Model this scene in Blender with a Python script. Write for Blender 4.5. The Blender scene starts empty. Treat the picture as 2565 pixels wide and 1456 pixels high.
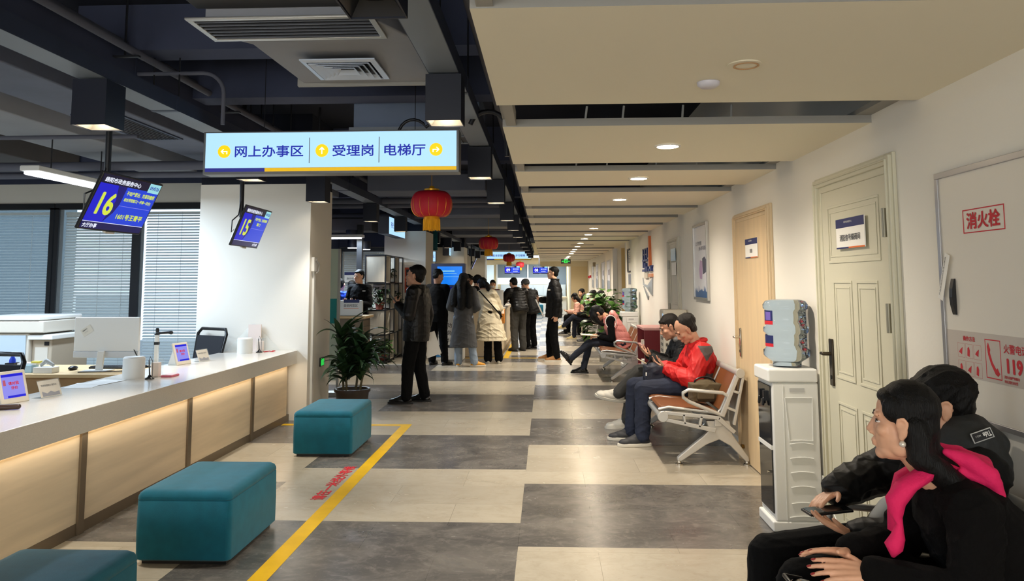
import bpy, math, random
from mathutils import Vector as V, Matrix as M
import numpy as np
S = bpy.context.scene
COL = S.collection
PI = math.pi
R = math.radians

# ------------------------------------------------------------------ camera
cam_data = bpy.data.cameras.new('camera')
cam = bpy.data.objects.new('camera', cam_data)
COL.objects.link(cam)
cam_data.sensor_width = 36.0
cam_data.sensor_fit = 'HORIZONTAL'
cam_data.lens = 27.03
cam_data.shift_y = -0.0807
cam_data.clip_start = 0.05
cam.matrix_world = M(((0.99903072, 0.00716882, 0.04343082, 0.0),
                      (0.04391709, -0.09539155, -0.99447058, 0.0),
                      (-0.00298625, 0.99541401, -0.09561393, 1.5),
                      (0, 0, 0, 1)))
S.camera = cam

# ------------------------------------------------------------------ world: overcast daylight outside the windows
w = bpy.data.worlds.new('daylight'); S.world = w
w.use_nodes = True
bg = w.node_tree.nodes['Background']
bg.inputs[0].default_value = (0.62, 0.80, 1.0, 1)
bg.inputs[1].default_value = 2.3

# ------------------------------------------------------------------ exposure
S.view_settings.view_transform = 'Standard'
S.view_settings.look = 'None'
S.view_settings.gamma = 1.0
S.view_settings.use_curve_mapping = False
S.view_settings.exposure = 0.12
S.cycles.use_denoising = True
S.cycles.max_bounces = 8
S.cycles.diffuse_bounces = 6
S.cycles.glossy_bounces = 3
S.cycles.transmission_bounces = 7
S.cycles.transparent_max_bounces = 8
S.cycles.sample_clamp_indirect = 4.0
S.cycles.caustics_reflective = False
S.cycles.caustics_refractive = False

# ------------------------------------------------------------------ lights of the place, plus one added fill
WARM = (1.0, 0.90, 0.77)
SOFT = (1.0, 0.93, 0.82)
COOL = (0.66, 0.82, 1.0)
def spot(x, y, z, power, col, ang=100, blend=0.7, rad=0.05, tx=0, ty=0):
    d = bpy.data.lights.new('spot', 'SPOT'); d.energy = power; d.color = col
    d.spot_size = R(ang); d.spot_blend = blend; d.shadow_soft_size = rad
    o = bpy.data.objects.new('downlight_beam', d); COL.objects.link(o); o.location = (x, y, z)
    o.rotation_euler = (tx, ty, 0)
    return o
def area(loc, rot, sx, sy, power, col, name='tube_light_glow'):
    d = bpy.data.lights.new(name, 'AREA'); d.energy = power; d.color = col; d.shape = 'RECTANGLE'
    d.size = sx; d.size_y = sy
    o = bpy.data.objects.new(name, d); COL.objects.link(o); o.location = loc; o.rotation_euler = rot
    return o
SOFFIT_LAMPS = [4.56, 6.0, 7.55, 11.65, 13.2, 14.5, 16.2, 17.75, 19.4, 20.7, 22.1, 24.6, 26.0, 27.5, 29.4]
PEND_R = [2.5, 4.4, 6.8, 9.0, 11.6, 13.8, 16.0, 18.3, 20.6, 22.9, 25.2, 27.5, 29.8]
PEND_L = [4.4, 6.8, 8.15, 11.6, 14.0, 16.2, 18.5, 20.8, 23.1, 25.4, 27.7, 30.0]
for y in SOFFIT_LAMPS:
    spot(0.73, y, 2.28, 112, WARM, 155, 1.0)
for y in PEND_R[1:]:                       # the nearest box of this row is switched off
    spot(-0.58, y, 2.40, 150, SOFT, 70, 0.8)
for y in PEND_L:
    spot(-2.66 if y != 8.15 else -2.45, y, 2.40 if y != 8.15 else 2.34, 140 if y != 8.15 else 70, SOFT, 76, 0.8)
for y in (-2.5, 0.0):                      # the hall carries on behind the camera with the same lamps
    spot(0.73, y, 2.28, 110, WARM, 140, 0.9)
    spot(-0.58, y - 0.4, 2.40, 150, SOFT, 110, 0.6)
    spot(-2.66, y - 0.4, 2.40, 130, SOFT, 110, 0.6)
area((-1.6, -4.85, 1.45), (R(90), 0, 0), 6.4, 2.3, 230, (1.0, 0.95, 0.86), 'added_fill_light')   # added fill behind the camera, unseen, brightens soffit and right wall
area((-4.6, 7.3, 2.46), (0, 0, 0), 0.18, 1.35, 76, COOL)
area((-6.6, 6.5, 2.60), (0, 0, 0), 0.2, 1.4, 110, COOL)
area((-6.6, 3.0, 2.60), (0, 0, 0), 0.2, 1.4, 110, COOL)
area((-4.0, 14.2, 2.30), (0, 0, 0), 1.2, 0.2, 100, COOL)
area((-2.4, 35.0, 2.6), (0, 0, 0), 2.6, 0.5, 150, (0.85, 0.92, 1.0))
area((0.2, 36.0, 2.6), (0, 0, 0), 2.6, 0.5, 150, (0.85, 0.92, 1.0))

# ------------------------------------------------------------------ materials
def lin(c):
    return tuple((x / 255 / 12.92 if x <= 10 else ((x / 255 + 0.055) / 1.055) ** 2.4) for x in c) + (1,)
MATS = {}
def mat(name, col, rough=0.6, metal=0.0, var=None, bump=None, emis=0, alpha=1, trans=0, ior=1.45, spec=0.5, coat=0, stretch=None, sheen=0):
    if name in MATS: return MATS[name]
    m = bpy.data.materials.new(name); m.use_nodes = True; MATS[name] = m
    nt = m.node_tree; b = nt.nodes['Principled BSDF']; c = lin(col)
    b.inputs['Base Color'].default_value = c
    b.inputs['Roughness'].default_value = rough
    b.inputs['Metallic'].default_value = metal
    b.inputs['IOR'].default_value = ior
    b.inputs['Specular IOR Level'].default_value = spec
    b.inputs['Transmission Weight'].default_value = trans
    b.inputs['Coat Weight'].default_value = coat
    b.inputs['Alpha'].default_value = alpha
    b.inputs['Sheen Weight'].default_value = sheen
    if name.startswith('screen_'): b.inputs['Base Color'].default_value = tuple(q * 0.15 for q in c[:3]) + (1,)
    if emis:
        b.inputs['Emission Color'].default_value = c; b.inputs['Emission Strength'].default_value = emis
    if var or bump:
        tc = nt.nodes.new('ShaderNodeTexCoord'); src = tc.outputs['Object']
        if stretch:
            mp = nt.nodes.new('ShaderNodeMapping'); mp.inputs['Scale'].default_value = stretch
            nt.links.new(src, mp.inputs['Vector']); src = mp.outputs['Vector']
        if var:
            n = nt.nodes.new('ShaderNodeTexNoise'); n.inputs['Scale'].default_value = var[0]; n.inputs['Detail'].default_value = 6
            nt.links.new(src, n.inputs['Vector'])
            mr = nt.nodes.new('ShaderNodeMapRange'); mr.inputs['From Min'].default_value = 0.3; mr.inputs['From Max'].default_value = 0.7
            nt.links.new(n.outputs['Fac'], mr.inputs['Value'])
            mx = nt.nodes.new('ShaderNodeMix'); mx.data_type = 'RGBA'
            mx.inputs['A'].default_value = tuple(min(1, x * (1 - var[1])) for x in c[:3]) + (1,)
            mx.inputs['B'].default_value = tuple(min(1, x * (1 + var[1])) for x in c[:3]) + (1,)
            nt.links.new(mr.outputs['Result'], mx.inputs['Factor'])
            nt.links.new(mx.outputs['Result'], b.inputs['Base Color'])
        if bump:
            n2 = nt.nodes.new('ShaderNodeTexNoise'); n2.inputs['Scale'].default_value = bump[0]; n2.inputs['Detail'].default_value = 5
            nt.links.new(src, n2.inputs['Vector'])
            bp = nt.nodes.new('ShaderNodeBump'); bp.inputs['Strength'].default_value = bump[1]; bp.inputs['Distance'].default_value = 0.01
            nt.links.new(n2.outputs['Fac'], bp.inputs['Height']); nt.links.new(bp.outputs['Normal'], b.inputs['Normal'])
    return m

def stone(name, ca, cb, mortar):
    """polished floor slab: 0.90 x 0.455 m tiles with marbled veins and a thin joint"""
    m = bpy.data.materials.new(name); m.use_nodes = True; nt = m.node_tree; b = nt.nodes['Principled BSDF']
    tc = nt.nodes.new('ShaderNodeTexCoord')
    mp = nt.nodes.new('ShaderNodeMapping'); mp.inputs['Location'].default_value = (0.17, -0.34, 0)
    nt.links.new(tc.outputs['Object'], mp.inputs['Vector'])
    br = nt.nodes.new('ShaderNodeTexBrick'); br.offset = 0.5; br.inputs['Scale'].default_value = 1.0
    br.inputs['Brick Width'].default_value = 0.9; br.inputs['Row Height'].default_value = 0.4567
    br.inputs['Mortar Size'].default_value = 0.0016; br.inputs['Mortar Smooth'].default_value = 0.1
    br.inputs['Color1'].default_value = lin(ca); br.inputs['Color2'].default_value = lin([0.93 * x for x in ca])
    br.inputs['Mortar'].default_value = lin(mortar)
    nt.links.new(mp.outputs['Vector'], br.inputs['Vector'])
    mp2 = nt.nodes.new('ShaderNodeMapping'); mp2.inputs['Scale'].default_value = (1.0, 1.3, 1)
    nt.links.new(tc.outputs['Object'], mp2.inputs['Vector'])
    last = br.outputs['Color']; n = None
    for sc_, rg, di, p0, p1, fac in ((2.4, 0.6, 0.9, 0.38, 0.68, 0.40), (7.5, 0.72, 1.1, 0.46, 0.70, 0.34), (16.0, 0.6, 1.4, 0.55, 0.66, 0.22)):   # clouds, swirls, fine veins
        n_ = nt.nodes.new('ShaderNodeTexNoise'); n_.inputs['Scale'].default_value = sc_; n_.inputs['Detail'].default_value = 6; n_.inputs['Roughness'].default_value = rg; n_.inputs['Distortion'].default_value = di
        nt.links.new(mp2.outputs['Vector'], n_.inputs['Vector']); n = n or n_
        r_ = nt.nodes.new('ShaderNodeMapRange'); r_.interpolation_type = 'SMOOTHSTEP'; r_.inputs['From Min'].default_value = p0; r_.inputs['From Max'].default_value = p1; r_.inputs['To Max'].default_value = fac
        nt.links.new(n_.outputs['Fac'], r_.inputs['Value'])
        mx = nt.nodes.new('ShaderNodeMix'); mx.data_type = 'RGBA'; mx.inputs['B'].default_value = lin(cb)
        nt.links.new(r_.outputs['Result'], mx.inputs['Factor']); nt.links.new(last, mx.inputs['A']); last = mx.outputs['Result']
    nt.links.new(last, b.inputs['Base Color'])
    mr = nt.nodes.new('ShaderNodeMapRange'); mr.inputs['To Min'].default_value = 0.16; mr.inputs['To Max'].default_value = 0.34
    nt.links.new(n.outputs['Fac'], mr.inputs['Value']); nt.links.new(mr.outputs['Result'], b.inputs['Roughness'])
    return m

wall_white = mat('wall_white', (234, 230, 220), 0.75, bump=(60, 0.05))
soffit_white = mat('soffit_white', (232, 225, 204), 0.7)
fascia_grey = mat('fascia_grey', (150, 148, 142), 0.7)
slab_dark = mat('slab_dark', (20, 25, 40), 0.9, var=(1.2, 0.25))
beam_grey = mat('beam_grey', (62, 68, 90), 0.85, var=(2, 0.15))
duct_grey = mat('duct_grey', (92, 98, 114), 0.75, var=(3, 0.1))
duct_pale = mat('duct_pale', (136, 138, 144), 0.75, var=(2, 0.08))
tray_navy = mat('tray_navy', (44, 52, 72), 0.5, var=(4, 0.15))
tray_lip = mat('tray_lip', (120, 128, 138), 0.5)
pipe_grey = mat('pipe_grey', (84, 86, 98), 0.7)
black_metal = mat('black_metal', (22, 24, 30), 0.45)
navy_box = mat('navy_box', (13, 19, 36), 0.5)
alu = mat('alu', (186, 184, 178), 0.35, 0.9)
chrome = mat('chrome', (205, 200, 190), 0.16, 1.0)
steel_grey = mat('steel_grey', (196, 194, 188), 0.42, 0.6)
lamp_on = mat('lamp_on', (255, 240, 215), 0.5, emis=42)
lamp_warm = mat('lamp_warm', (255, 232, 196), 0.5, emis=110)
tube_on = mat('tube_on', (240, 246, 255), 0.5, emis=9)
teal = mat('teal_velvet', (0, 92, 112), 0.9, var=(14, 0.10), bump=(260, 0.12), sheen=0.1)
quartz = mat('quartz', (214, 208, 198), 0.22, var=(180, 0.06), coat=0.2)
oak = mat('oak_panel', (222, 204, 176), 0.5, var=(3.2, 0.10), stretch=(1, 0.35, 5))
bronze = mat('bronze_trim', (120, 106, 88), 0.4, 0.5)
yellow = mat('yellow_tape', (206, 164, 8), 0.5, var=(6, 0.10))
red_ink = mat('red_ink', (196, 30, 44), 0.6)
blue_ink = mat('blue_ink', (34, 48, 176), 0.6, emis=0.5)
white_plastic = mat('white_plastic', (228, 228, 224), 0.35)
white_paint = mat('white_paint', (226, 226, 222), 0.45)
ivory = mat('ivory_plastic', (216, 208, 192), 0.45)
grey_plastic = mat('grey_plastic', (166, 164, 158), 0.5)
black_plastic = mat('black_plastic', (20, 20, 22), 0.35)
black_mesh = mat('black_mesh', (26, 28, 34), 0.8)
paper = mat('paper', (236, 234, 228), 0.7)
ink = mat('ink', (38, 38, 46), 0.7)
navy = mat('navy_print', (30, 38, 92), 0.5)
orange = mat('orange_print', (220, 110, 40), 0.5)
cream_door = mat('cream_door', (204, 200, 178), 0.42, bump=(40, 0.03))
oak_door = mat('pale_oak_door', (216, 190, 150), 0.5, var=(2.5, 0.06), stretch=(6, 6, 0.7))
oak_frame = mat('pale_oak_frame', (214, 192, 156), 0.5, var=(2.5, 0.06), stretch=(6, 6, 0.7))
leather = mat('tan_leather', (116, 70, 38), 0.42, var=(5, 0.12), bump=(150, 0.08))
glass = mat('clear_glass', (235, 245, 245), 0.02, alpha=0.12, spec=0.6)
dark_glass = mat('dark_glass', (16, 18, 20), 0.08, spec=0.7)
bottle_blue = mat('bottle_blue', (196, 218, 238), 0.04, trans=0.95, ior=1.24)
leaf = mat('leaf_dark', (30, 52, 28), 0.42, var=(9, 0.3))
leaf2 = mat('leaf_green', (62, 98, 36), 0.4, var=(9, 0.3))
stem_mat = mat('stem', (72, 66, 44), 0.7)
pot_dark = mat('pot_dark', (38, 30, 26), 0.4)
pot_red = mat('pot_terracotta', (128, 62, 48), 0.6)
soil = mat('soil', (40, 30, 22), 0.95, bump=(60, 0.6))
lantern_red = mat('lantern_red', (176, 14, 36), 0.6, bump=(200, 0.1))
gold = mat('gold', (222, 160, 30), 0.35, 0.5)
tassel = mat('tassel_gold', (222, 160, 14), 0.7, var=(120, 0.3), stretch=(1, 1, 0.05))
screen_blue = mat('screen_blue', (12, 18, 205), 0.3, emis=0.85)
screen_deep = mat('screen_deep', (8, 8, 130), 0.3, emis=0.6)
screen_mid = mat('screen_mid', (24, 62, 212), 0.3, emis=0.9)
screen_bar = mat('screen_bar', (14, 14, 58), 0.3, emis=0.5)
screen_cyan = mat('screen_cyan', (150, 215, 225), 0.3, emis=0.9)
screen_text = mat('screen_text', (205, 220, 70), 0.4, emis=0.95)
screen_white = mat('screen_white', (225, 230, 245), 0.4, emis=0.95)
screen_lilac = mat('screen_lilac', (140, 140, 235), 0.3, emis=0.8)
screen_azure = mat('screen_azure', (10, 120, 230), 0.3, emis=1.0)
lightbox = mat('screen_lightbox', (176, 222, 252), 0.4, emis=1.0)
maroon = mat('maroon', (120, 22, 34), 0.4)
pink_top = mat('pink_laminate', (226, 170, 165), 0.4)
slat = mat('blind_slat', (214, 222, 222), 0.5)
frame_black = mat('frame_black', (24, 27, 34), 0.5)
wood_desk = mat('wood_desk', (204, 174, 128), 0.45, var=(3, 0.1), stretch=(1, 6, 6))
shelf_board = mat('shelf_board', (196, 188, 172), 0.5, var=(3, 0.08), stretch=(6, 6, 0.6))
tan_wall = mat('tan_wall', (206, 184, 134), 0.7)
skin = mat('skin', (222, 170, 138), 0.5, var=(30, 0.05))
skin_tan = mat('skin_tan', (184, 138, 112), 0.5, var=(30, 0.06))
lip_mat = mat('lip', (160, 82, 76), 0.45)
eye_white = mat('eye_white', (220, 214, 208), 0.3)
iris = mat('iris', (26, 18, 14), 0.2)
hair_black = mat('hair_black', (9, 8, 8), 0.5, bump=(60, 0.5), stretch=(6, 6, 0.35), spec=0.25)
hair_brown = mat('hair_brown', (22, 17, 14), 0.5, bump=(60, 0.5), stretch=(6, 6, 0.5), spec=0.3)
nail = mat('nail_red', (150, 50, 48), 0.3)
pearl = mat('pearl', (225, 215, 200), 0.2, 0.3)

# ------------------------------------------------------------------ objects: tags, things, parts
def tag(o, label=None, cat=None, group=None, kind=None):
    if label: o['label'] = label
    if cat: o['category'] = cat
    if group: o['group'] = group
    if kind: o['kind'] = kind
    return o
WM = {}
def wm(o): return WM.get(o.name, M.Identity(4))
def thing(name, label, cat, loc=(0, 0, 0), rz=0, group=None):
    o = bpy.data.objects.new(name, None); COL.objects.link(o)
    o.empty_display_size = 0.1
    o.location = loc; o.rotation_euler = (0, 0, rz)
    WM[o.name] = M.Translation(loc) @ M.Rotation(rz, 4, 'Z')
    return tag(o, label, cat, group)
def put(me, name, m, parent=None, local=False):
    o = bpy.data.objects.new(name, me); COL.objects.link(o)
    for q in (m if isinstance(m, (list, tuple)) else [m]): me.materials.append(q)
    if parent is not None:
        o.parent = parent
        if not local: o.matrix_parent_inverse = wm(parent).inverted()
        WM[o.name] = wm(parent) if local else M.Identity(4)
    return o
def copy_tree(o, parent=None):
    c = o.copy(); COL.objects.link(c)
    if parent is not None: c.parent = parent
    for ch in list(o.children): copy_tree(ch, c)
    return c
def dup(o, loc, rz=None, label=None, group=None):
    c = copy_tree(o); c.location = loc
    if rz is not None: c.rotation_euler = (0, 0, rz)
    WM[c.name] = M.Translation(loc) @ M.Rotation(c.rotation_euler.z, 4, 'Z')
    if label: c['label'] = label
    if group: c['group'] = group
    return c

class MB:
    """collects closed shapes and links them as one mesh object"""
    def __init__(s): s.v = []; s.f = []; s.k = []; s.mi = 0
    def add(s, vs, fs):
        n = len(s.v); s.v += [tuple(v) for v in vs]; s.f += [tuple(i + n for i in f) for f in fs]; s.k += [s.mi] * len(fs); return s
    def box(s, x0, y0, z0, x1, y1, z1, T=None):
        vs = [V((x, y, z)) for z in (z0, z1) for y in (y0, y1) for x in (x0, x1)]
        if T is not None: vs = [T @ v for v in vs]
        return s.add(vs, [(0, 2, 3, 1), (4, 5, 7, 6), (0, 1, 5, 4), (2, 6, 7, 3), (0, 4, 6, 2), (1, 3, 7, 5)])
    def loft(s, rings, cap=True, closed=False):
        n = len(rings[0]); vs = [v for r in rings for v in r]; fs = []
        m = len(rings)
        for i in range(m if closed else m - 1):
            a = i * n; b = ((i + 1) % m) * n
            for j in range(n):
                k = (j + 1) % n; fs.append((a + j, a + k, b + k, b + j))
        if cap and not closed:
            fs.append(tuple(reversed(range(n)))); fs.append(tuple((m - 1) * n + j for j in range(n)))
        return s.add(vs, fs)
    def cyl(s, p0, p1, r0, r1=None, n=16):
        p0 = V(p0); p1 = V(p1); r1 = r0 if r1 is None else r1
        d = (p1 - p0).normalized(); u = d.orthogonal().normalized(); w = d.cross(u)
        return s.loft([[p + (u * math.cos(2 * PI * j / n) + w * math.sin(2 * PI * j / n)) * r for j in range(n)] for p, r in ((p0, r0), (p1, r1))])
    def tube(s, pts, r, n=8, closed=False):
        pts = [V(p) for p in pts]; m = len(pts); rr = r if isinstance(r, (list, tuple)) else [r] * m
        rings = []; u = None
        for i, p in enumerate(pts):
            a = pts[i - 1] if (i > 0 or closed) else p; b = pts[(i + 1) % m] if (i < m - 1 or closed) else p
            d = (b - a).normalized()
            if u is None: u = d.orthogonal().normalized()
            u = (u - d * u.dot(d))
            u = u.normalized() if u.length > 1e-6 else d.orthogonal().normalized()
            w = d.cross(u)
            rings.append([p + (u * math.cos(2 * PI * j / n) + w * math.sin(2 * PI * j / n)) * rr[i] for j in range(n)])
        return s.loft(rings, closed=closed)
    def lathe(s, prof, c=(0, 0, 0), n=32, T=None):
        c = V(c); rings = [[c + V((r * math.cos(2 * PI * j / n), r * math.sin(2 * PI * j / n), z)) for j in range(n)] for r, z in prof]
        if T is not None: rings = [[T @ v for v in r] for r in rings]
        ring = prof[0][0] > 1e-6 and prof[-1][0] > 1e-6            # an open ring closes on itself, a solid gets end caps
        if not ring: rings = [r if prof[i][0] > 1e-6 else [c + (T or M.Identity(4)) @ V((1e-5 * math.cos(2 * PI * j / n), 1e-5 * math.sin(2 * PI * j / n), prof[i][1])) - ((T or M.Identity(4)) @ V((0, 0, 0)) * 0) for j in range(n)] for i, r in enumerate(rings)]
        return s.loft(rings, closed=ring)
    def prism(s, poly, o, U, W, depth):
        """polygon (u, v) placed at o along U and W, pushed by the vector depth"""
        o = V(o); U = V(U); W = V(W); d = V(depth); n = len(poly)
        a = [o + U * p[0] + W * p[1] for p in poly]
        nrm = U.cross(W)
        if nrm.dot(d) < 0: a.reverse()
        return s.add(a + [v + d for v in a], [tuple(reversed(range(n))), tuple(range(n, 2 * n))] + [(j, (j + 1) % n, n + (j + 1) % n, n + j) for j in range(n)])
    def ell(s, c, r, T=None, n=16, m=10):
        c = V(c); vs = []; fs = []
        for i in range(1, m):
            t = PI * i / m
            for j in range(n):
                p = 2 * PI * j / n
                v = V((r[0] * math.sin(t) * math.cos(p), r[1] * math.sin(t) * math.sin(p), r[2] * math.cos(t)))
                vs.append((T @ v if T is not None else v) + c)
        top = V((0, 0, r[2])); bot = V((0, 0, -r[2]))
        vs += [(T @ top if T is not None else top) + c, (T @ bot if T is not None else bot) + c]
        a = len(vs) - 2
        for j in range(n):
            k = (j + 1) % n
            fs.append((a, j, k)); fs.append((a + 1, (m - 2) * n + k, (m - 2) * n + j))
            for i in range(m - 2): fs.append((i * n + j, (i + 1) * n + j, (i + 1) * n + k, i * n + k))
        return s.add(vs, fs)
    def cap(s, p0, p1, r0, r1=None, n=14):
        """tapered limb with round ends"""
        p0 = V(p0); p1 = V(p1); r1 = r0 if r1 is None else r1
        d = p1 - p0
        if d.length < 1e-5: return s.ell(p0, (r0, r0, r0))
        d.normalize(); u = d.orthogonal().normalized(); w = d.cross(u); rings = []
        for k in range(1, 5):
            t = PI / 2 * k / 4; rings.append((p0 - d * r0 * math.cos(t), r0 * math.sin(t)))
        for k in range(0, 4):
            t = PI / 2 * k / 4; rings.append((p1 + d * r1 * math.sin(t), r1 * math.cos(t)))
        return s.loft([[p + (u * math.cos(2 * PI * j / n) + w * math.sin(2 * PI * j / n)) * r for j in range(n)] for p, r in rings])
    def limb(s, pts, rs):
        for i in range(len(pts) - 1): s.cap(pts[i], pts[i + 1], rs[i], rs[i + 1])
        return s
    def xf(s, T):
        s.v = [tuple(T @ V(v)) for v in s.v]; return s
    def mesh(s, name):
        me = bpy.data.meshes.new(name); me.from_pydata(s.v, [], s.f)
        if any(s.k): me.polygons.foreach_set('material_index', s.k)
        me.update(); return me
    def build(s, name, m, parent=None, smooth=None, bevel=0, local=False, seg=2):
        me = s.mesh(name); o = put(me, name, m, parent, local)
        if smooth is not None or bevel:
            me.polygons.foreach_set('use_smooth', [True] * len(me.polygons)); me.set_sharp_from_angle(angle=R(smooth or 35))
        if bevel:
            b = o.modifiers.new('bevel', 'BEVEL'); b.width = bevel; b.segments = seg; b.limit_method = 'ANGLE'; b.angle_limit = R(40)
            b.harden_normals = True
        return o
def box(name, a, b, m, parent=None, bevel=0, local=False):
    return MB().box(*a, *b).build(name, m, parent, bevel=bevel, local=local)
def struct(name, mb, m, **k):
    return tag(mb.build(name, m, **k), kind='structure')

def arc(c, r, a0, a1, n, U=(1, 0, 0), W=(0, 0, 1)):
    c = V(c); U = V(U); W = V(W)
    return [c + U * r * math.cos(a0 + (a1 - a0) * i / n) + W * r * math.sin(a0 + (a1 - a0) * i / n) for i in range(n + 1)]

_tc = {}
def text(s, o, U, W, height, m, parent=None, name='lettering', width=None, centre=False, depth=0.0008, bold=0.0, local=False, target=None):
    """flat lettering from the built-in font: o = lower left (or centre) of the line, U = reading direction, W = up"""
    key = (s, bold)
    if key not in _tc:
        cu = bpy.data.curves.new('t', 'FONT'); cu.body = s; cu.size = 1; cu.resolution_u = 3
        ob = bpy.data.objects.new('t', cu); COL.objects.link(ob)
        me = bpy.data.meshes.new_from_object(ob.evaluated_get(bpy.context.evaluated_depsgraph_get()))
        vs = [tuple(v.co) for v in me.vertices]; fs = [tuple(p.vertices) for p in me.polygons]
        bpy.data.objects.remove(ob); bpy.data.curves.remove(cu); bpy.data.meshes.remove(me)
        if bold:                                            # heavier strokes: the outline laid down a few times, a hair apart
            n0 = len(vs); v0 = vs; f0 = fs; vs = []; fs = []
            for q in range(8):
                dx = bold * 1.5 * math.cos(q * PI / 4); dy = bold * 1.5 * math.sin(q * PI / 4); o_ = len(vs)
                vs = vs + [(v[0] + dx, v[1] + dy, q) for v in v0]; fs = fs + [tuple(i + o_ for i in f_) for f_ in f0]
        _tc[key] = (vs, fs)
    vs, fs = _tc[key]
    if not vs: return None
    x0 = min(v[0] for v in vs); x1 = max(v[0] for v in vs); y0 = min(v[1] for v in vs); y1 = max(v[1] for v in vs)
    ky = height / (y1 - y0); kx = ky if width is None else width / (x1 - x0)
    U = V(U).normalized(); W = V(W).normalized(); N = U.cross(W); o = V(o)
    ox, oy = ((x0 + x1) / 2, (y0 + y1) / 2) if centre else (x0, y0)
    P = [o + U * (v[0] - ox) * kx + W * (v[1] - oy) * ky + N * (depth + 4e-5 * v[2]) for v in vs]
    if target is not None: target.add(P, fs); return None
    mb = MB(); mb.add(P, fs)
    return mb.build(name, m, parent, local=local)
def rect(mb, o, U, W, x0, y0, x1, y1, t=0.001):
    """thin plate lying on the plane (o, U, W)"""
    U = V(U); W = V(W)
    return mb.prism([(x0, y0), (x1, y0), (x1, y1), (x0, y1)], o, U, W, U.cross(W).normalized() * t)
# ================================================================== THE ROOM
stone_dark = stone('stone_dark', (88, 85, 82), (136, 130, 122), (66, 63, 60))
stone_light = stone('stone_light', (182, 173, 155), (152, 141, 122), (136, 128, 114))
fl = MB()
edges = [-9.6, -7.37, -5.57, -4.6, -3.77, -1.97, -0.17, 1.67, 4.2]
for ci in range(len(edges) - 1):
    x0, x1 = edges[ci], edges[ci + 1]
    left_phase = (ci in (0, 2, 3, 5, 7))                              # columns alternate their phase
    off = 4.963 if left_phase else 4.533
    k0 = -7
    for k in range(k0, 25):
        y0 = off + 1.37 * k; y1 = y0 + 1.37
        if x1 < -5 and y0 > 11: continue
        if x1 < -5: y1 = min(y1, 11.15)
        light = (k % 2 == 0) if left_phase else (k % 2 == 1)
        fl.mi = 1 if light else 0
        fl.add([(x0, y0, 0), (x1, y0, 0), (x1, y1, 0), (x0, y1, 0)], [(0, 1, 2, 3)])
struct('floor', fl, [stone_dark, stone_light])
struct('ceiling', MB().box(-9.8, -5, 3.4, 4.2, 11.15, 3.6).box(-4.75, 11.15, 3.4, 4.2, 38.2, 3.6), slab_dark)

# right wall with the lobby opening
W = 1.67
wr = MB().box(W, -5, 0, W + 0.2, 16.2, 3.4).box(W, 19.2, 0, W + 0.2, 31, 3.4)
wr.box(W + 0.2, 15.9, 0, 4.2, 16.2, 3.4).box(W, 16.2, 2.32, 4.2, 19.2, 3.4)
struct('wall_right', wr, wall_white)
struct('wall_lobby', MB().box(W + 0.2, 19.2, 0, 4.2, 19.4, 3.4).box(4.2, 16, 0, 4.3, 19.4, 3.4), tan_wall)
struct('trim_1', MB().box(W - 0.012, 16.17, 0, W + 0.03, 16.215, 2.31).box(W - 0.012, 19.185, 0, W + 0.10, 19.22, 2.31), steel_grey)
struct('baseboard_right', MB().box(W - 0.012, 6.95, 0, W, 16.15, 0.09).box(W - 0.012, 5.0, 0, W, 5.60, 0.09).box(W - 0.012, 19.25, 0, W, 31, 0.09), steel_grey)
# far end
struct('wall_far', MB().box(-4.75, 38, 0, 4.2, 38.2, 3.4), mat('wall_far_cream', (224, 206, 166), 0.7))
struct('wall_far_side', MB().box(1.0, 31.0, 0, 4.2, 31.2, 3.4).box(1.0, 31.2, 0, 1.2, 37.95, 3.4), MATS['wall_far_cream'])
struct('wall_back', MB().box(-9.6, -5.2, 0, -4.8, -5, 3.4).box(1.6, -5.2, 0, 4.2, -5, 3.4).box(-4.8, -5.2, 2.6, 1.6, -5, 3.4).box(-4.8, -5.2, 0, 1.6, -5, 0.3), wall_white)  # gap left for the added rear window
struct('wall_left', MB().box(-9.8, -5, 0, -9.6, 11.15, 3.4), wall_white)

# office front wall with three blinds windows (y = 11) and the deeper service room (y = 17)
YW = 11.0
struct('wall_office', MB().box(-9.6, YW, 2.61, -4.6, YW + 0.15, 2.96).box(-4.75, YW, 0, -4.6, YW + 0.15, 2.61), wall_white)
struct('wall_office_upper', MB().box(-9.6, YW, 2.96, -4.6, YW + 0.15, 3.4).box(-4.75, YW + .15, 0, -4.6, 17.0, 3.4).box(-4.75, 17.0, 2.28, -3.0, 17.15, 3.4), beam_grey)
struct('wall_service', MB().box(-4.6, 17.0, 0, -3.0, 17.15, 0.5), wall_white)
def window(n, x0, x1, z0, z1, y, fr=0.06):
    wroot = thing('window_%d' % n, None, None, ((x0 + x1) / 2, y, z0)); wroot['kind'] = 'structure'
    f = MB().box(x0 - fr, y - 0.03, z0, x0, y + 0.09, z1).box(x1, y - 0.03, z0, x1 + fr, y + 0.09, z1)
    f.box(x0 - fr, y - 0.03, z1 - 0.02, x1 + fr, y + 0.09, z1 + 0.07).box(x0 - fr, y - 0.03, z0, x1 + fr, y + 0.09, z0 + 0.08)
    f.build('window_frame', frame_black, wroot)
    box('pane', (x0, y - 0.004, z0 + 0.08), (x1, y + 0.004, z1 - 0.02), glass, wroot)
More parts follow.
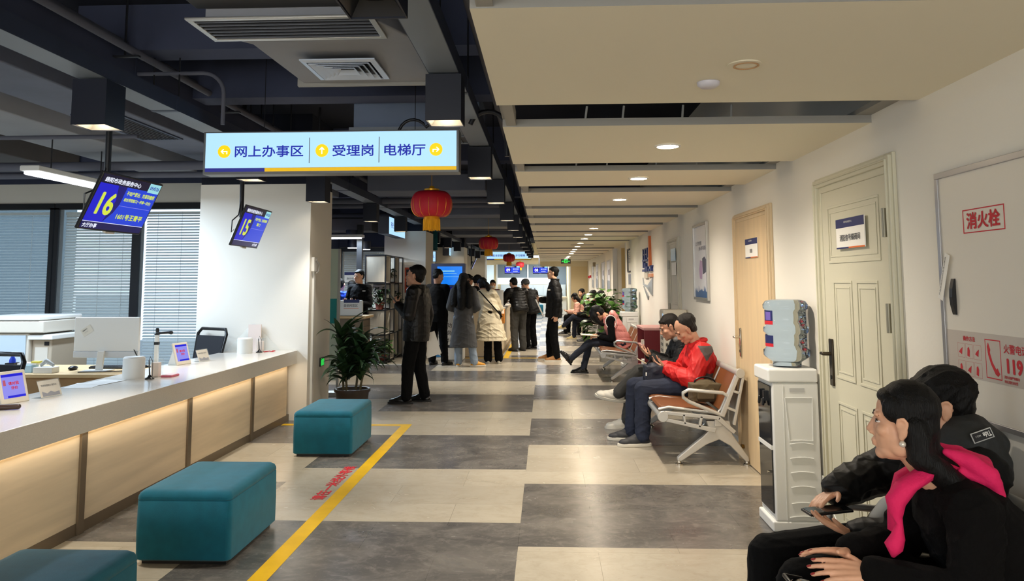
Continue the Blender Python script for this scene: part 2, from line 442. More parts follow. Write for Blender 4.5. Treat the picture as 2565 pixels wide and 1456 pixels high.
def blind(x0, x1, z0, z1, y, tilt, label, pitch=0.042):
    t = thing('venetian_blind', label, 'blind', ((x0 + x1) / 2, y, z0), group='venetian blinds behind the office glass')
    box('headrail', (x0, y - 0.02, z1 - 0.04), (x1, y + 0.02, z1), slat, t)
    m = MB(); z = z1 - 0.06; c = math.cos(R(tilt)) * 0.0205; s = math.sin(R(tilt)) * 0.0205
    while z > z0 + 0.03:
        m.add([(x0, y - c, z - s), (x1, y - c, z - s), (x1, y, z + 0.003), (x0, y, z + 0.003), (x1, y + c, z + s), (x0, y + c, z + s)], [(0, 1, 2, 3), (3, 2, 4, 5)])
        z -= pitch
    m.build('slats', slat, t)
    box('bottom_rail', (x0, y - 0.015, z0), (x1, y + 0.015, z0 + 0.025), slat, t)
    n = 3
    for i in range(n):
        xx = x0 + (x1 - x0) * (i + 0.5) / n
        MB().cyl((xx, y - 0.024, z0), (xx, y - 0.024, z1), 0.0025, n=6).build('cord', steel_grey, t)
window(1, -9.3, -7.29, 0.0, 2.60, YW); window(2, -7.15, -6.04, 0.0, 2.60, YW); window(3, -5.92, -4.8, 0.0, 2.60, YW)
blind(-9.28, -7.30, 0.1, 2.55, YW + 0.12, 14, 'open venetian blind on the darkest office window, behind the copier')
blind(-7.13, -6.06, 0.1, 2.55, YW + 0.12, 62, 'nearly shut grey venetian blind on the middle office window, behind the white monitor')
blind(-5.90, -4.82, 0.1, 2.55, YW + 0.12, 42, 'bright venetian blind on the office window right beside the white pillar')
window(6, -4.74, 1.54, 0.3, 2.55, -5.1)  # added rear window, out of view, framing the fill light
window(4, -4.54, -3.1, 0.5, 2.2, 17.0)
blind(-4.52, -3.12, 0.55, 2.18, 17.12, 50, 'grey venetian blind far back in the service room behind the waiting people')
# outside: dim office block seen through the open blind
struct('outside_facade', MB().box(-26, 17.5, -3, -11.6, 18.5, 9).box(-10.9, 17.5, -3, -9.9, 18.5, 1.2), mat('outside_dark', (84, 100, 106), 0.8))
struct('outside_ground', MB().box(-40, 11.2, -3.1, -4.8, 60, -3.0), mat('outside_ground', (92, 98, 100), 0.9))

# white pillars along the counter line
def pillar(n, x0, x1, y0, y1, z1=2.6):
    struct('wall_pillar_%d' % n, MB().box(x0, y0, 0, x1, y1, z1), wall_white)
    struct('wall_pillar_head_%d' % n, MB().box(x0 + 0.004, y0 + 0.004, z1, x1 - 0.004, y1 - 0.004, 3.4), slab_dark)
pillar(1, -3.88, -2.62, 8.45, 9.30)
pillar(2, -3.37, -2.50, 15.95, 17.0, 2.56)
pillar(3, -3.40, -2.50, 23.5, 24.5, 2.56)
pillar(4, -3.40, -2.42, 30.6, 31.6, 2.56)
struct('wall_service_far', MB().box(-4.75, 17.15, 0, -4.6, 38, 3.4), wall_white)

# ------------------------------------------------------------------ lowered soffit over the waiting side
PAN = [(-1.1, 0.2), (0.6, 1.75), (2.2, 3.456), (3.95, 5.22), (5.59, 6.47), (6.94, 8.2), (8.48, 9.35), (9.75, 10.62), (11.01, 12.29), (12.64, 13.68), (13.9, 15.08), (15.43, 18.41),
       (18.94, 20.08), (20.5, 22.07), (22.5, 24.06), (24.4, 25.5), (25.85, 27.0), (27.35, 28.41), (28.8, 31.0)]
XS = -0.22
sof = MB(); gaps = MB()
for i, (y0, y1) in enumerate(PAN):
    sof.mi = 0
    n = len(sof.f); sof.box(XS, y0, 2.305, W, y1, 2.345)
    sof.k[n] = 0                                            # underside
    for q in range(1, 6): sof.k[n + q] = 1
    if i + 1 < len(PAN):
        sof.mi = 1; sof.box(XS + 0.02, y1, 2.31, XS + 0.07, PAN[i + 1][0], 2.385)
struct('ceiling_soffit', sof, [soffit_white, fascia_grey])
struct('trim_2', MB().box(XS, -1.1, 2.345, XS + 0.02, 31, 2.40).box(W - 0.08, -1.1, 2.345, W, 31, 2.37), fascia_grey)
struct('wall_soffit_end', MB().box(XS, 30.9, 2.10, 1.67, 31.05, 3.4), mat('soffit_end', (224, 212, 182), 0.7))
hang = MB()
for y0, y1 in [(3.456, 3.95), (5.22, 5.59), (6.47, 6.94)]:
    for x in (0.25, 0.52, 0.95, 1.3): hang.cyl((x, y0 + 0.2, 2.36), (x + 0.06, y0 + 0.35, 2.78), 0.008, n=6)
tag(hang.build('soffit_hanger_rods', white_paint), 'pale hanger rods seen in the gaps of the white ceiling panels', 'hanger rods', kind='stuff')

# ------------------------------------------------------------------ doors
def lever(t, x, y, z0, z1, m, dy, plate=0.05):
    """long door plate with lever; the lever points to dy along the wall"""
    h = MB().box(x - 0.012, y - plate / 2, z0, x, y + plate / 2, z1).build('handle_plate', m, t, bevel=0.008)
    zc = z0 + (z1 - z0) * 0.68
    MB().cyl((x - 0.012, y, zc), (x - 0.055, y, zc), 0.011, n=12).limb([(x - 0.052, y, zc), (x - 0.052, y + dy, zc)], [0.011, 0.009]).build('lever', m, h, smooth=40)
    MB().cyl((x - 0.012, y, z0 + 0.05), (x - 0.016, y, z0 + 0.05), 0.012, n=14).build('keyhole', black_plastic, h)
def panel_door(n, y0, y1, frame_m, leaf_m, ztop=2.03, fw=0.10):
    """y0 = far jamb, y1 = near jamb along the right wall"""
    d = thing('door_%d' % n, None, None, (W, (y0 + y1) / 2, 0)); d['kind'] = 'structure'
    lo, hi = min(y0, y1), max(y0, y1)
    f = MB()
    for a, b, t in ((0, fw, 0.018), (0.012, fw * 0.62, 0.034), (0.03, 0.03 + fw * 0.10, 0.044)):
        f.box(W - t, lo + a, 0, W, lo + b, ztop + fw - a).box(W - t, hi - b, 0, W, hi - a, ztop + fw - a).box(W - t, lo + b, ztop + fw - b, W, hi - b, ztop + fw - a)
    f.build('door_frame', frame_m, d, bevel=0.005)
    return d, lo + fw, hi - fw
# cream pressed-steel door beside the water cooler
d2, a, b = panel_door(1, 4.77, 3.70, cream_door, cream_door, 2.02, 0.095)
lf = MB().box(W - 0.012, a, 0.01, W, b, 2.02)
def raised(mb, y0, y1, z0, z1, x=W - 0.012):
    for t0, t1, h in ((0, 0.014, 0.005), (0.034, 0.044, 0.0035)):
        for (q0, q1, r0, r1) in ((y0 + t0, y1 - t0, z0 + t0, z0 + t1), (y0 + t0, y1 - t0, z1 - t1, z1 - t0), (y0 + t0, y0 + t1, z0 + t1, z1 - t1), (y1 - t1, y1 - t0, z0 + t1, z1 - t1)):
            mb.box(x - h, q0, r0, x, q1, r1)
cy = (a + b) / 2
raised(lf, a + 0.09, b - 0.09, 1.60, 1.93)
for s in (-1, 1):
    q = sorted((cy + s * 0.03, cy + s * 0.30)); raised(lf, q[0], q[1], 0.95, 1.50); raised(lf, q[0], q[1], 0.15, 0.82)
lf.build('door_leaf', cream_door, d2, bevel=0.003)
lever(d2, W - 0.012, b - 0.075, 0.895, 1.165, mat('bronze_handle', (74, 66, 56), 0.3, 0.8), 0.035, 0.055)
for z in (0.35, 1.32, 1.78):
    MB().cyl((W - 0.03, a - 0.002, z - 0.07), (W - 0.03, a - 0.002, z + 0.07), 0.012, n=10).build('hinge', mat('hinge_grey', (150, 146, 130), 0.4, 0.4), d2, smooth=40)
# pale oak door beside the bench, standing a hand's width open
d1, a, b = panel_door(2, 6.81, 5.72, oak_frame, oak_door, 2.0, 0.075)
MB().box(W - 0.02, a, 0.01, W, b, 2.0).build('door_leaf', oak_door, d1, bevel=0.003)
lever(d1, W - 0.02, b - 0.06, 0.86, 1.105, chrome, 0.04, 0.036)
MB().cyl((W - 0.02, b - 0.05, 0.12), (W - 0.045, b - 0.05, 0.12), 0.016, 0.02, n=12).build('door_stop', mat('brass', (150, 116, 60), 0.35, 0.8), d1, smooth=40)
box('latch_strip', (W - 0.023, a + 0.018, 1.78), (W - 0.019, a + 0.03, 1.92), steel_grey, d1)
# grey door further down
d3, a, b = panel_door(3, 10.47, 9.62, mat('grey_door', (196, 192, 178), 0.45), grey_plastic, 1.98, 0.075)
lf = MB().box(W - 0.012, a, 0.01, W, b, 1.98); raised(lf, a + 0.08, b - 0.08, 1.2, 1.9); raised(lf, a + 0.08, b - 0.08, 0.15, 1.1)
lf.build('door_leaf', MATS['grey_door'], d3, bevel=0.003)
for z in (1.15, 1.72): MB().cyl((W - 0.03, b + 0.002, z - 0.06), (W - 0.03, b + 0.002, z + 0.06), 0.012, n=10).build('hinge', grey_plastic, d3, smooth=40)

def door_sign(y, z, wd, ht, line, label, x):
    t = thing('door_sign', label, 'sign', (x, y, z)); U = (0, -1, 0); Wv = (0, 0, 1); o = (x, y + wd / 2, z - ht / 2)
    m = MB(); rect(m, o, U, Wv, 0, 0, wd, ht, 0.006); m.build('plate', paper, t)
    o2 = (x - 0.006, y + wd / 2, z - ht / 2)
    m = MB(); rect(m, o2, U, Wv, 0, ht * 0.70, wd, ht); m.build('top_band', navy, t)
    m = MB(); m.mi = 0; rect(m, o2, U, Wv, 0, 0, wd * 0.45, ht * 0.05); m.mi = 1; rect(m, o2, U, Wv, wd * 0.45, 0, wd, ht * 0.05); m.build('bottom_stripe', [navy, orange], t)
    text(line, (x - 0.007, y, z - ht * 0.14), U, Wv, ht * 0.22, ink, t, width=min(wd * 0.84, ht * 0.24 * len(line)), centre=True, bold=0.008)
    text('绵阳市政务服务中心', (x - 0.007, y + wd * 0.05, z + ht * 0.38), U, Wv, ht * 0.07, paper, t, name='small_lettering', centre=True)
    return t
door_sign(4.222, 1.758, 0.385, 0.165, '消防信号蝶阀间', 'white and navy sign reading fire signal valve room on the cream door', W - 0.024)
door_sign(6.235, 1.762, 0.36, 0.155, '库房', 'small white and navy sign on the pale oak door', W - 0.022)
# paper notice and lit card on the grey door
t = thing('notice_board', 'small notice under a bright reflecting card on the grey door', 'notice', (W - 0.013, 10.0, 1.62))
m = MB(); rect(m, (W - 0.024, 10.17, 1.58), (0, -1, 0), (0, 0, 1), 0, 0, 0.34, 0.16, 0.004); m.build('notice_sheet', paper, t)
m = MB(); rect(m, (W - 0.024, 10.2, 1.76), (0, -1, 0), (0, 0, 1), 0, 0, 0.34, 0.16, 0.006); m.build('card', mat('pale_blue_card', (196, 224, 244), 0.25), t)

# ------------------------------------------------------------------ hydrant cabinet in the right wall
c = thing('hydrant_cabinet', 'white fire hydrant cabinet door with grey metal edge on the right wall', 'cabinet', (W, 2.7, 0.95))
y1, y0, z0, z1 = 3.32, 2.12, 0.955, 1.95
MB().box(W - 0.012, y0, z0, W, y1, z1).build('cabinet_door', mat('cabinet_white', (226, 220, 208), 0.45), c)
MB().box(W - 0.02, y0, z1 - 0.025, W, y1, z1).box(W - 0.02, y1 - 0.025, z0, W, y1, z1 - 0.025).box(W - 0.02, y0, z0, W, y1 - 0.025, z0 + 0.02).box(W - 0.02, y0, z0 + .02, W, y0 + .025, z1 - .025).build('edge_frame', mat('cabinet_edge', (168, 166, 166), 0.3, 0.5), c, bevel=0.002)
g = MB(); g.prism([(0, 0), (0.006, 0.0), (0.015, 0.04), (0.017, 0.07), (0.015, 0.105), (0.006, 0.145), (0, 0.145)], (W - 0.012, 3.205, 1.362), (-1, 0, 0), (0, 0, 1), (0, 0.024, 0)); g.build('pull_handle', black_plastic, c)
U = (0, -1, 0); Z1 = (0, 0, 1); X0 = W - 0.0125
def plate(name, mt, y, z, wd, ht, par, x=X0, t=0.0008):
    m = MB(); rect(m, (x, y, z), U, Z1, 0, 0, wd, ht, t); return m.build(name, mt, par)
def frame_line(mb, y, z, wd, ht, t=0.006, x=X0):
    for q in ((0, 0, wd, t), (0, ht - t, wd, ht), (0, t, t, ht - t), (wd - t, t, wd, ht - t)): rect(mb, (x, y, z), U, Z1, *q, 0.001)
plate('grey_band', mat('hydrant_band', (196, 186, 176), 0.5), 3.295, 1.122, 1.17, 0.178, c)
m = MB(); frame_line(m, 3.122, 1.684, 0.278, 0.093, 0.004); m.build('red_frame', red_ink, c)
text('消火栓', (X0, 2.983, 1.731), U, Z1, 0.066, red_ink, c, width=0.225, centre=True, depth=0.0015, bold=0.02)
X0 = W - 0.0134
text('操作方法', (X0, 3.17, 1.262), U, Z1, 0.02, red_ink, c, width=0.085, depth=0.001, bold=0.02)
m = MB()
for r in range(2):
    for q in range(3):
        yy = 3.215 - q * 0.058; zz = 1.195 - r * 0.068
        frame_line(m, yy, zz, 0.052, 0.056, 0.0012)
        pic = MB(); pic.prism([(0.012, 0.01), (0.026, 0.006), (0.03, 0.03), (0.024, 0.044), (0.016, 0.04)] if (r + q) % 2 else [(0.01, 0.02), (0.03, 0.012), (0.036, 0.04), (0.02, 0.03)], (X0, yy, zz), U, Z1, (-0.001, 0, 0)); pic.build('pictogram', red_ink, c)
m.build('picture_frames', mat('faded_red', (186, 110, 104), 0.6), c)
m = MB(); frame_line(m, 3.02, 1.135, 0.1, 0.145, 0.004); m.build('telephone_frame', red_ink, c)
m = MB(); m.prism([(0.014, 0.116), (0.022, 0.132), (0.034, 0.106), (0.030, 0.096), (0.044, 0.062), (0.066, 0.036), (0.074, 0.042), (0.088, 0.022), (0.076, 0.012), (0.062, 0.018), (0.036, 0.052), (0.02, 0.086)], (X0, 3.02, 1.135), U, Z1, (-0.001, 0, 0)); m.build('telephone_symbol', red_ink, c)
text('火警电话', (X0, 2.90, 1.236), U, Z1, 0.034, red_ink, c, depth=0.001, bold=0.01)
text('119', (X0, 2.885, 1.165), U, Z1, 0.055, red_ink, c, depth=0.001, bold=0.03)
text('消防设施严禁挪用', (X0, 2.905, 1.146), U, Z1, 0.011, red_ink, c, depth=0.001, bold=0.01)
text('违反消防法处罚', (X0, 2.905, 1.130), U, Z1, 0.011, red_ink, c, depth=0.001, bold=0.01)
# sealing strip stuck over the cabinet edge
t = MB(); T = M.Translation((W - 0.022, 3.275, 1.515)) @ M.Rotation(R(22), 4, 'X')
t.prism([(-0.019, -0.10), (0.019, -0.10), (0.019, 0.10), (-0.019, 0.10)], T @ V((0, 0, 0)), T.to_3x3() @ V((0, -1, 0)), T.to_3x3() @ V((0, 0, 1)), (-0.001, 0, 0))
st = tag(t.build('seal_strip', paper), 'slanting white paper seal stuck across the hydrant cabinet edge', 'paper seal')
text('严禁使用消防封条请勿撕毁', T @ V((-0.0015, 0.004, -0.085)), T.to_3x3() @ V((0, 0, 1)), T.to_3x3() @ V((0, 1, 0)), 0.009, ink, st, width=0.17)

# ------------------------------------------------------------------ things on the right wall
def poster(y0, y1, z0, z1, label, art):
    """y0 far, y1 near"""
    t = thing('wall_poster', label, 'poster', (W, (y0 + y1) / 2, z0), group='framed posters on the right wall'); f = 0.028
    fm = MB().box(W - 0.03, y1, z0, W, y1 + f, z1).box(W - 0.03, y0 - f, z0, W, y0, z1).box(W - 0.03, y1 + f, z0, W, y0 - f, z0 + f).box(W - 0.03, y1 + f, z1 - f, W, y0 - f, z1)
    fm.build('poster_frame', alu, t, bevel=0.003)
    X = W - 0.012
    m = MB(); rect(m, (X, y0, z0), U, Z1, f, f, y0 - y1 - f, z1 - z0 - f, 0.002); m.build('sheet', mat('poster_sheet', (216, 216, 222), 0.35), t)
    wd = y0 - y1; ht = z1 - z0; o = (X - 0.002, y0, z0)
    if art == 1:
        m = MB(); sk = [(f, f)]; rnd = random.Random(3)
        for i in range(25): sk.append((f + (wd - 2 * f) * i / 24, ht * (0.10 + 0.10 * rnd.random() * (1 if i % 2 else 0.3))))
        sk.append((wd - f, f)); m.prism(sk, o, U, Z1, (-0.001, 0, 0)); m.build('blue_skyline', mat('skyline', (44, 88, 140), 0.4), t)
        m = MB(); m.prism([(wd * 0.62, ht * .33), (wd * .84, ht * .36), (wd * .86, ht * .52), (wd * .76, ht * .56), (wd * .6, ht * .54)], o, U, Z1, (-0.001, 0, 0)); m.build('dark_figure', mat('poster_dark', (62, 62, 84), 0.4), t)
        m = MB(); m.prism([(wd * 0.40, ht * .28), (wd * .56, ht * .27), (wd * .62, ht * .50), (wd * .44, ht * .52), (wd * .36, ht * .40)], o, U, Z1, (-0.001, 0, 0)); m.build('mauve_figure', mat('poster_mauve', (176, 146, 182), 0.4), t)
        text('让数据', (X - 0.003, y0 - wd * .12, z0 + ht * .715), U, Z1, 0.045, mat('poster_ink', (92, 92, 112), 0.4), t, width=wd * .45)
        text('多跑路', (X - 0.003, y0 - wd * .36, z0 + ht * .645), U, Z1, 0.045, MATS['poster_ink'], t, width=wd * .5)
    else:
        m = MB(); m.prism([(f, f), (wd - f, f), (wd - f, ht * .3), (f, ht * (.2 + .06 * art))], o, U, Z1, (-0.001, 0, 0)); m.build('lower_picture', mat('poster_grey_blue', (132, 140, 152), 0.4), t)
        m = MB(); m.prism([(wd * .3, ht * .5), (wd * .7, ht * .5), (wd * .7, ht * .7), (wd * .3, ht * .66)], o, U, Z1, (-0.001, 0, 0)); m.build('upper_picture', mat('poster_slate', (120, 116, 128), 0.4), t)
poster(8.68, 7.95, 1.30, 2.115, 'tall framed poster with a dark and mauve figure above a blue skyline', 1)
poster(20.9, 19.9, 1.28, 2.06, 'nearest of the four framed posters in the row past the lobby opening', 2)
poster(22.9, 21.9, 1.28, 2.06, 'second framed poster in the row past the lobby opening', 3)
poster(25.6, 24.6, 1.28, 2.06, 'third framed poster in the row past the lobby opening', 4)
poster(27.6, 26.8, 1.28, 2.06, 'farthest of the four framed posters past the lobby opening', 3)
# raised service logo: navy characters, orange stroke and grey sail
t = thing('wall_logo', 'raised wall logo of navy blocks, an orange upright and a grey sail shape', 'wall logo', (W, 12.7, 1.25))
def relief(name, mt, poly, th=0.04):
    m = MB(); m.prism([(12.95 - p[0], p[1]) for p in poly], (W, 12.95, 0), U, Z1, (-th, 0, 0)); m.build(name, mt, t)
lnv = mat('logo_navy', (34, 50, 110), 0.35); lgr = mat('logo_grey', (168, 172, 176), 0.3, 0.3)
relief('orange_upright', mat('logo_orange', (196, 108, 60), 0.4), [(12.38, 1.74), (12.24, 1.74), (12.28, 2.22), (12.34, 2.22)])
m = MB()
def bar(y0, z0, y1, z1): m.prism([(12.95 - y0, z0), (12.95 - y1, z0), (12.95 - y1, z1), (12.95 - y0, z1)], (W, 12.95, 0), U, Z1, (-0.04, 0, 0))
for q in ((13.1, 1.93, 12.5, 1.95), (13.1, 2.02, 12.5, 2.04), (13.1, 1.86, 13.0, 2.04), (12.56, 1.88, 12.46, 2.04), (12.86, 1.86, 12.76, 2.03), (13.15, 1.83, 12.44, 1.86),
          (13.1, 1.72, 12.98, 1.83), (13.16, 1.66, 12.9, 1.70), (12.86, 1.66, 12.74, 1.80), (12.7, 1.66, 12.56, 1.74), (12.2, 1.66, 12.1, 1.75), (12.44, 1.66, 12.3, 1.7), (12.24, 1.73, 12.06, 1.75)): bar(*q)
m.build('navy_characters', lnv, t)
relief('grey_sail', lgr, [(13.3, 1.56), (13.18, 1.46), (12.7, 1.43), (12.1, 1.55), (12.16, 1.28), (12.3, 1.30), (12.8, 1.40), (13.25, 1.44)], 0.02)
relief('lower_fin', lgr, [(13.22, 1.42), (12.6, 1.26), (12.66, 1.20)], 0.02)
relief('orange_tab', mat('logo_orange_pale', (214, 150, 112), 0.4), [(12.5, 1.57), (12.08, 1.57), (12.08, 1.62), (12.5, 1.62)], 0.03)
relief('cream_tab', ivory, [(13.0, 1.55), (12.6, 1.55), (12.6, 1.64), (13.0, 1.64)], 0.03)
# bracket sign and slim panel just before the lobby opening
t = thing('bracket_sign', 'thin dark line sign like a tall bracket with characters before the lobby opening', 'sign', (W, 15.3, 1.7))
m = MB()
for q in ((15.75, 1.70, 15.68, 2.14), (15.75, 2.12, 15.35, 2.15), (15.75, 1.68, 15.3, 1.71)):
    m.prism([(15.8 - q[0], q[1]), (15.8 - q[2], q[1]), (15.8 - q[2], q[3]), (15.8 - q[0], q[3])], (W, 15.8, 0), U, Z1, (-0.02, 0, 0))
m.build('bracket_line', black_metal, t)
text('服务', (W - 0.001, 15.55, 1.86), U, Z1, 0.24, mat('slate_ink', (60, 66, 92), 0.4), t, width=0.34, depth=0.015)
t = thing('info_panel', 'slim grey and white info panel under the dark bracket sign', 'panel', (W, 15.35, 1.3))
plate('panel_plate', paper, 15.6, 1.30, 0.5, 0.36, t, W - 0.001, 0.015); plate('grey_top', mat('panel_grey', (130, 132, 146), 0.4), 15.58, 1.44, 0.46, 0.2, t, W - 0.016, 0.001)
for y, z in ((29.5, 1.62), (28.6, 1.64)):
    tag(box('alarm_box', (W - 0.05, y, z), (W, y + 0.3, z + 0.09), red_ink), 'little red alarm box on the far right wall, %s of the pair' % ('far one' if y > 29 else 'near one'), 'alarm box', 'red alarm boxes')
tag(box('wall_speaker', (W - 0.09, 25.9, 2.0), (W, 26.2, 2.14), mat('speaker_tan', (150, 136, 112), 0.6), bevel=0.01), 'small tan box high on the far right wall', 'box')
# ================================================================== CEILING: ducts, trays, pendants, lamps
def lamp_disc(t, x, y, z, r, m, depth=0.004):
    MB().cyl((x, y, z - depth), (x, y, z), r, n=28).build('lamp', m, t)
SL = []
for i, y in enumerate(SOFFIT_LAMPS):
    t = thing('recessed_downlight', 'lit round downlight in the white ceiling, %s' % (['nearest lit one', 'second from the camera', 'third from the camera', 'in front of the pink vest', 'above the grey door stretch'][i] if i < 5 else '%s counted from the camera' % ['sixth', 'seventh', 'eighth', 'ninth', 'tenth', 'eleventh', 'twelfth', 'thirteenth', 'fourteenth', 'fifteenth'][i - 5]), 'downlight', (0.73, y, 2.305), group='round downlights in the white soffit')
    MB().lathe([(0.062, 0.0), (0.078, 0.0), (0.078, -0.006), (0.064, -0.008)], (0.73, y, 2.304), 32).build('trim_ring', white_plastic, t, smooth=40)
    lamp_disc(t, 0.73, y, 2.303, 0.063, lamp_warm)
t = thing('dead_downlight', 'unlit round downlight with stained peeling cover on the nearest ceiling panel', 'downlight', (0.744, 2.833, 2.305))
MB().lathe([(0.0, -0.001), (0.062, -0.001), (0.064, -0.006), (0.0, -0.007)], (0.744, 2.833, 2.305), 32).build('cover', soffit_white, t, smooth=40)
MB().lathe([(0.045, -0.0075), (0.047, -0.010), (0.040, -0.010), (0.041, -0.0075)], (0.75, 2.833, 2.305), 32).build('glue_ring', mat('stain', (200, 160, 118), 0.7), t, smooth=40)
t = thing('smoke_detector', 'small round grey smoke detector on the nearest ceiling panel', 'smoke detector', (0.665, 3.093, 2.305))
MB().lathe([(0.0, -0.022), (0.03, -0.022), (0.044, -0.012), (0.046, 0.0), (0.0, 0.0)], (0.665, 3.093, 2.304), 32).build('detector_body', mat('detector', (206, 204, 214), 0.4), t, smooth=50)
for y, g in ((9.55, 0), (8.9, 1)):
    tag(MB().lathe([(0.0, -0.003), (0.07, -0.003), (0.072, 0.001), (0.0, 0.001)], (0.4 if g == 0 else 0.55, 8.0 if g else 9.1, 2.304), 28).build('blanking_disc', soffit_white), 'faint round blank cover in the white ceiling, %s' % ('farther one' if g == 0 else 'nearer one'), 'cover', 'blank covers in the soffit')
tag(MB().box(0.55, 16.9, 2.300, 1.05, 16.98, 2.305).build('air_slot', duct_grey), 'dark slit air outlet in the wide ceiling panel before the lobby', 'air outlet')

def pendant(x, y, label, group, z=2.42, s=0.205, h=0.27, lit=True):
    t = thing('pendant_box_light', label, 'ceiling light', (x, y, z), group=group); a = s / 2; w_ = 0.006
    m = MB().box(-a, -a, 0, a, -a + w_, h).box(-a, a - w_, 0, a, a, h).box(-a, -a + w_, 0, -a + w_, a - w_, h).box(a - w_, -a + w_, 0, a, a - w_, h).box(-a + w_, -a + w_, h - w_, a - w_, a - w_, h)
    m.build('housing', navy_box, t, local=True)
    r = MB(); b = a - 0.008
    r.loft([[V((sx * b, sy * b, 0.006)) for sx, sy in ((-1, -1), (1, -1), (1, 1), (-1, 1))], [V((sx * 0.06, sy * 0.06, 0.055)) for sx, sy in ((-1, -1), (1, -1), (1, 1), (-1, 1))]], cap=False)
    r.build('reflector', mat('reflector', (184, 178, 164), 0.4) if lit else black_metal, t, local=True)
    MB().cyl((0, 0, 0.046), (0, 0, 0.054), 0.052, n=24).build('lamp', lamp_on if lit else black_plastic, t, local=True)
    return t
ordinal = ['nearest', 'second', 'third', 'fourth', 'fifth', 'sixth', 'seventh', 'eighth', 'ninth', 'tenth', 'eleventh', 'twelfth', 'thirteenth']
P0 = pendant(-0.58, PEND_R[0], 'nearest black box pendant light along the soffit edge, cut by the photo top', 'box pendants along the soffit edge', lit=False)
P0 = pendant(-0.58, PEND_R[1], 'second black box pendant light from the camera in the row along the soffit edge', 'box pendants along the soffit edge')
for i, y in enumerate(PEND_R[2:]): dup(P0, (-0.58, y, 2.42), None, '%s black box pendant light from the camera in the row along the soffit edge' % ordinal[i + 2])
for i, y in enumerate(PEND_L):
    pl_ = dup(P0, (-2.66, y, 2.42) if i != 2 else (-2.45, y, 2.36), None, '%s black box pendant light from the camera in the row over the counter' % ordinal[i], 'box pendants over the counter')
    if i == 2: MB().cyl((0, 0, 0.265), (0, 0, 1.04), 0.012, n=10).build('hanging_rod', black_metal, pl_, local=True)

def tray(name, x, y0, y1, z0, w_, h, label, m=tray_navy, lip=True):
    t = thing(name, label, 'cable tray', (x, y0, z0))
    MB().box(x - w_ / 2, y0, z0, x + w_ / 2, y1, z0 + 0.006).build('tray_base', tray_lip if lip else m, t)
    MB().box(x - w_ / 2 - 0.004, y0, z0, x - w_ / 2, y1, z0 + h).box(x + w_ / 2, y0, z0, x + w_ / 2 + 0.004, y1, z0 + h).build('tray_side', m, t)
    j = MB(); hg = MB(); y = y0 + 1.2
    while y < y1:
        j.box(x - w_ / 2 - 0.008, y, z0 - 0.003, x + w_ / 2 + 0.008, y + 0.05, z0 + h + 0.004)
        for s in (-1, 1): hg.cyl((x + s * (w_ / 2 + 0.006), y + 0.025, z0 + h), (x + s * (w_ / 2 + 0.006), y + 0.025, 3.4), 0.006, n=6)
        y += 2.37
    tag(j.build('joint_plates', m, t), kind='stuff'); tag(hg.build('hanger_rods', black_metal, t), kind='stuff')
tray('cable_tray', -2.66, 1.6, 33, 2.70, 0.17, 0.10, 'navy cable tray over the counter carrying the box pendants')
tray('cable_tray', -0.58, 1.2, 33, 2.70, 0.17, 0.10, 'navy cable tray along the soffit edge carrying the box pendants')
tray('cable_tray', -2.93, 1.6, 16, 2.93, 0.10, 0.16, 'upper dark cable tray with a pale lip just left of the counter pendants', beam_grey)
def pipe(name, pts, r, m, label, cat='pipe', group=None, n=10):
    return tag(MB().tube(pts, r, n).build(name, m, smooth=50), label, cat, group)
pipe('water_pipe', [(-2.86, 1, 3.12), (-2.86, 30, 3.12)], 0.028, pipe_grey, 'upper of the two long grey pipes running above the counter', group='ceiling pipes over the counter')
pipe('water_pipe', [(-2.74, 1, 3.04), (-2.74, 30, 3.04)], 0.026, pipe_grey, 'lower of the two long grey pipes running above the counter', group='ceiling pipes over the counter')
cl = MB()
for y in (3.0, 4.9, 6.6, 8.8, 11): cl.cyl((-2.80, y, 3.02), (-2.80, y, 3.4), 0.008, n=6).box(-2.90, y - 0.015, 3.0, -2.70, y + 0.015, 3.012)
tag(cl.build('pipe_hangers', black_metal), 'thin rods and clamps holding the two long pipes', 'pipe hangers', kind='stuff')
pipe('conduit', [(-3.3, 3.05, 2.80)] + [(-3.1, 3.05, 2.80)] + arc((-2.86, 3.05, 2.98), 0.18, -PI / 2, 0, 8) + [(-2.68, 3.05, 3.4)], 0.02, pipe_grey, 'bent grey conduit curving up at the top left corner', 'conduit')
pipe('conduit', [(-3.2, 5.2, 2.97), (-3.0, 5.2, 2.97)] + arc((-2.4, 5.2, 2.82), 0.15, PI / 2, 0, 6) + [(-2.25, 5.2, 2.6)], 0.014, pipe_grey, 'thin conduit bending down behind the lit direction sign', 'conduit')
pipe('conduit', [(-6.5, 6.2, 2.72), (-3.4, 6.2, 2.72)], 0.018, pipe_grey, 'thin grey conduit crossing left of the first pendant', 'conduit')
for k, (y, z, r) in enumerate([(7.8, 2.72, 0.05), (8.05, 2.66, 0.035), (12.0, 2.78, 0.05), (12.4, 2.74, 0.04), (15.0, 2.80, 0.06), (18.2, 2.76, 0.05), (21.5, 2.78, 0.05)]):
    pipe('sprinkler_pipe', [(-7.0 if k < 2 else -4.2, y, z), (-0.75 if k > 1 else -3.0, y, z)], r, pipe_grey, 'grey cross pipe under the dark ceiling, %s from the camera' % ordinal[k], group='cross pipes under the ceiling')

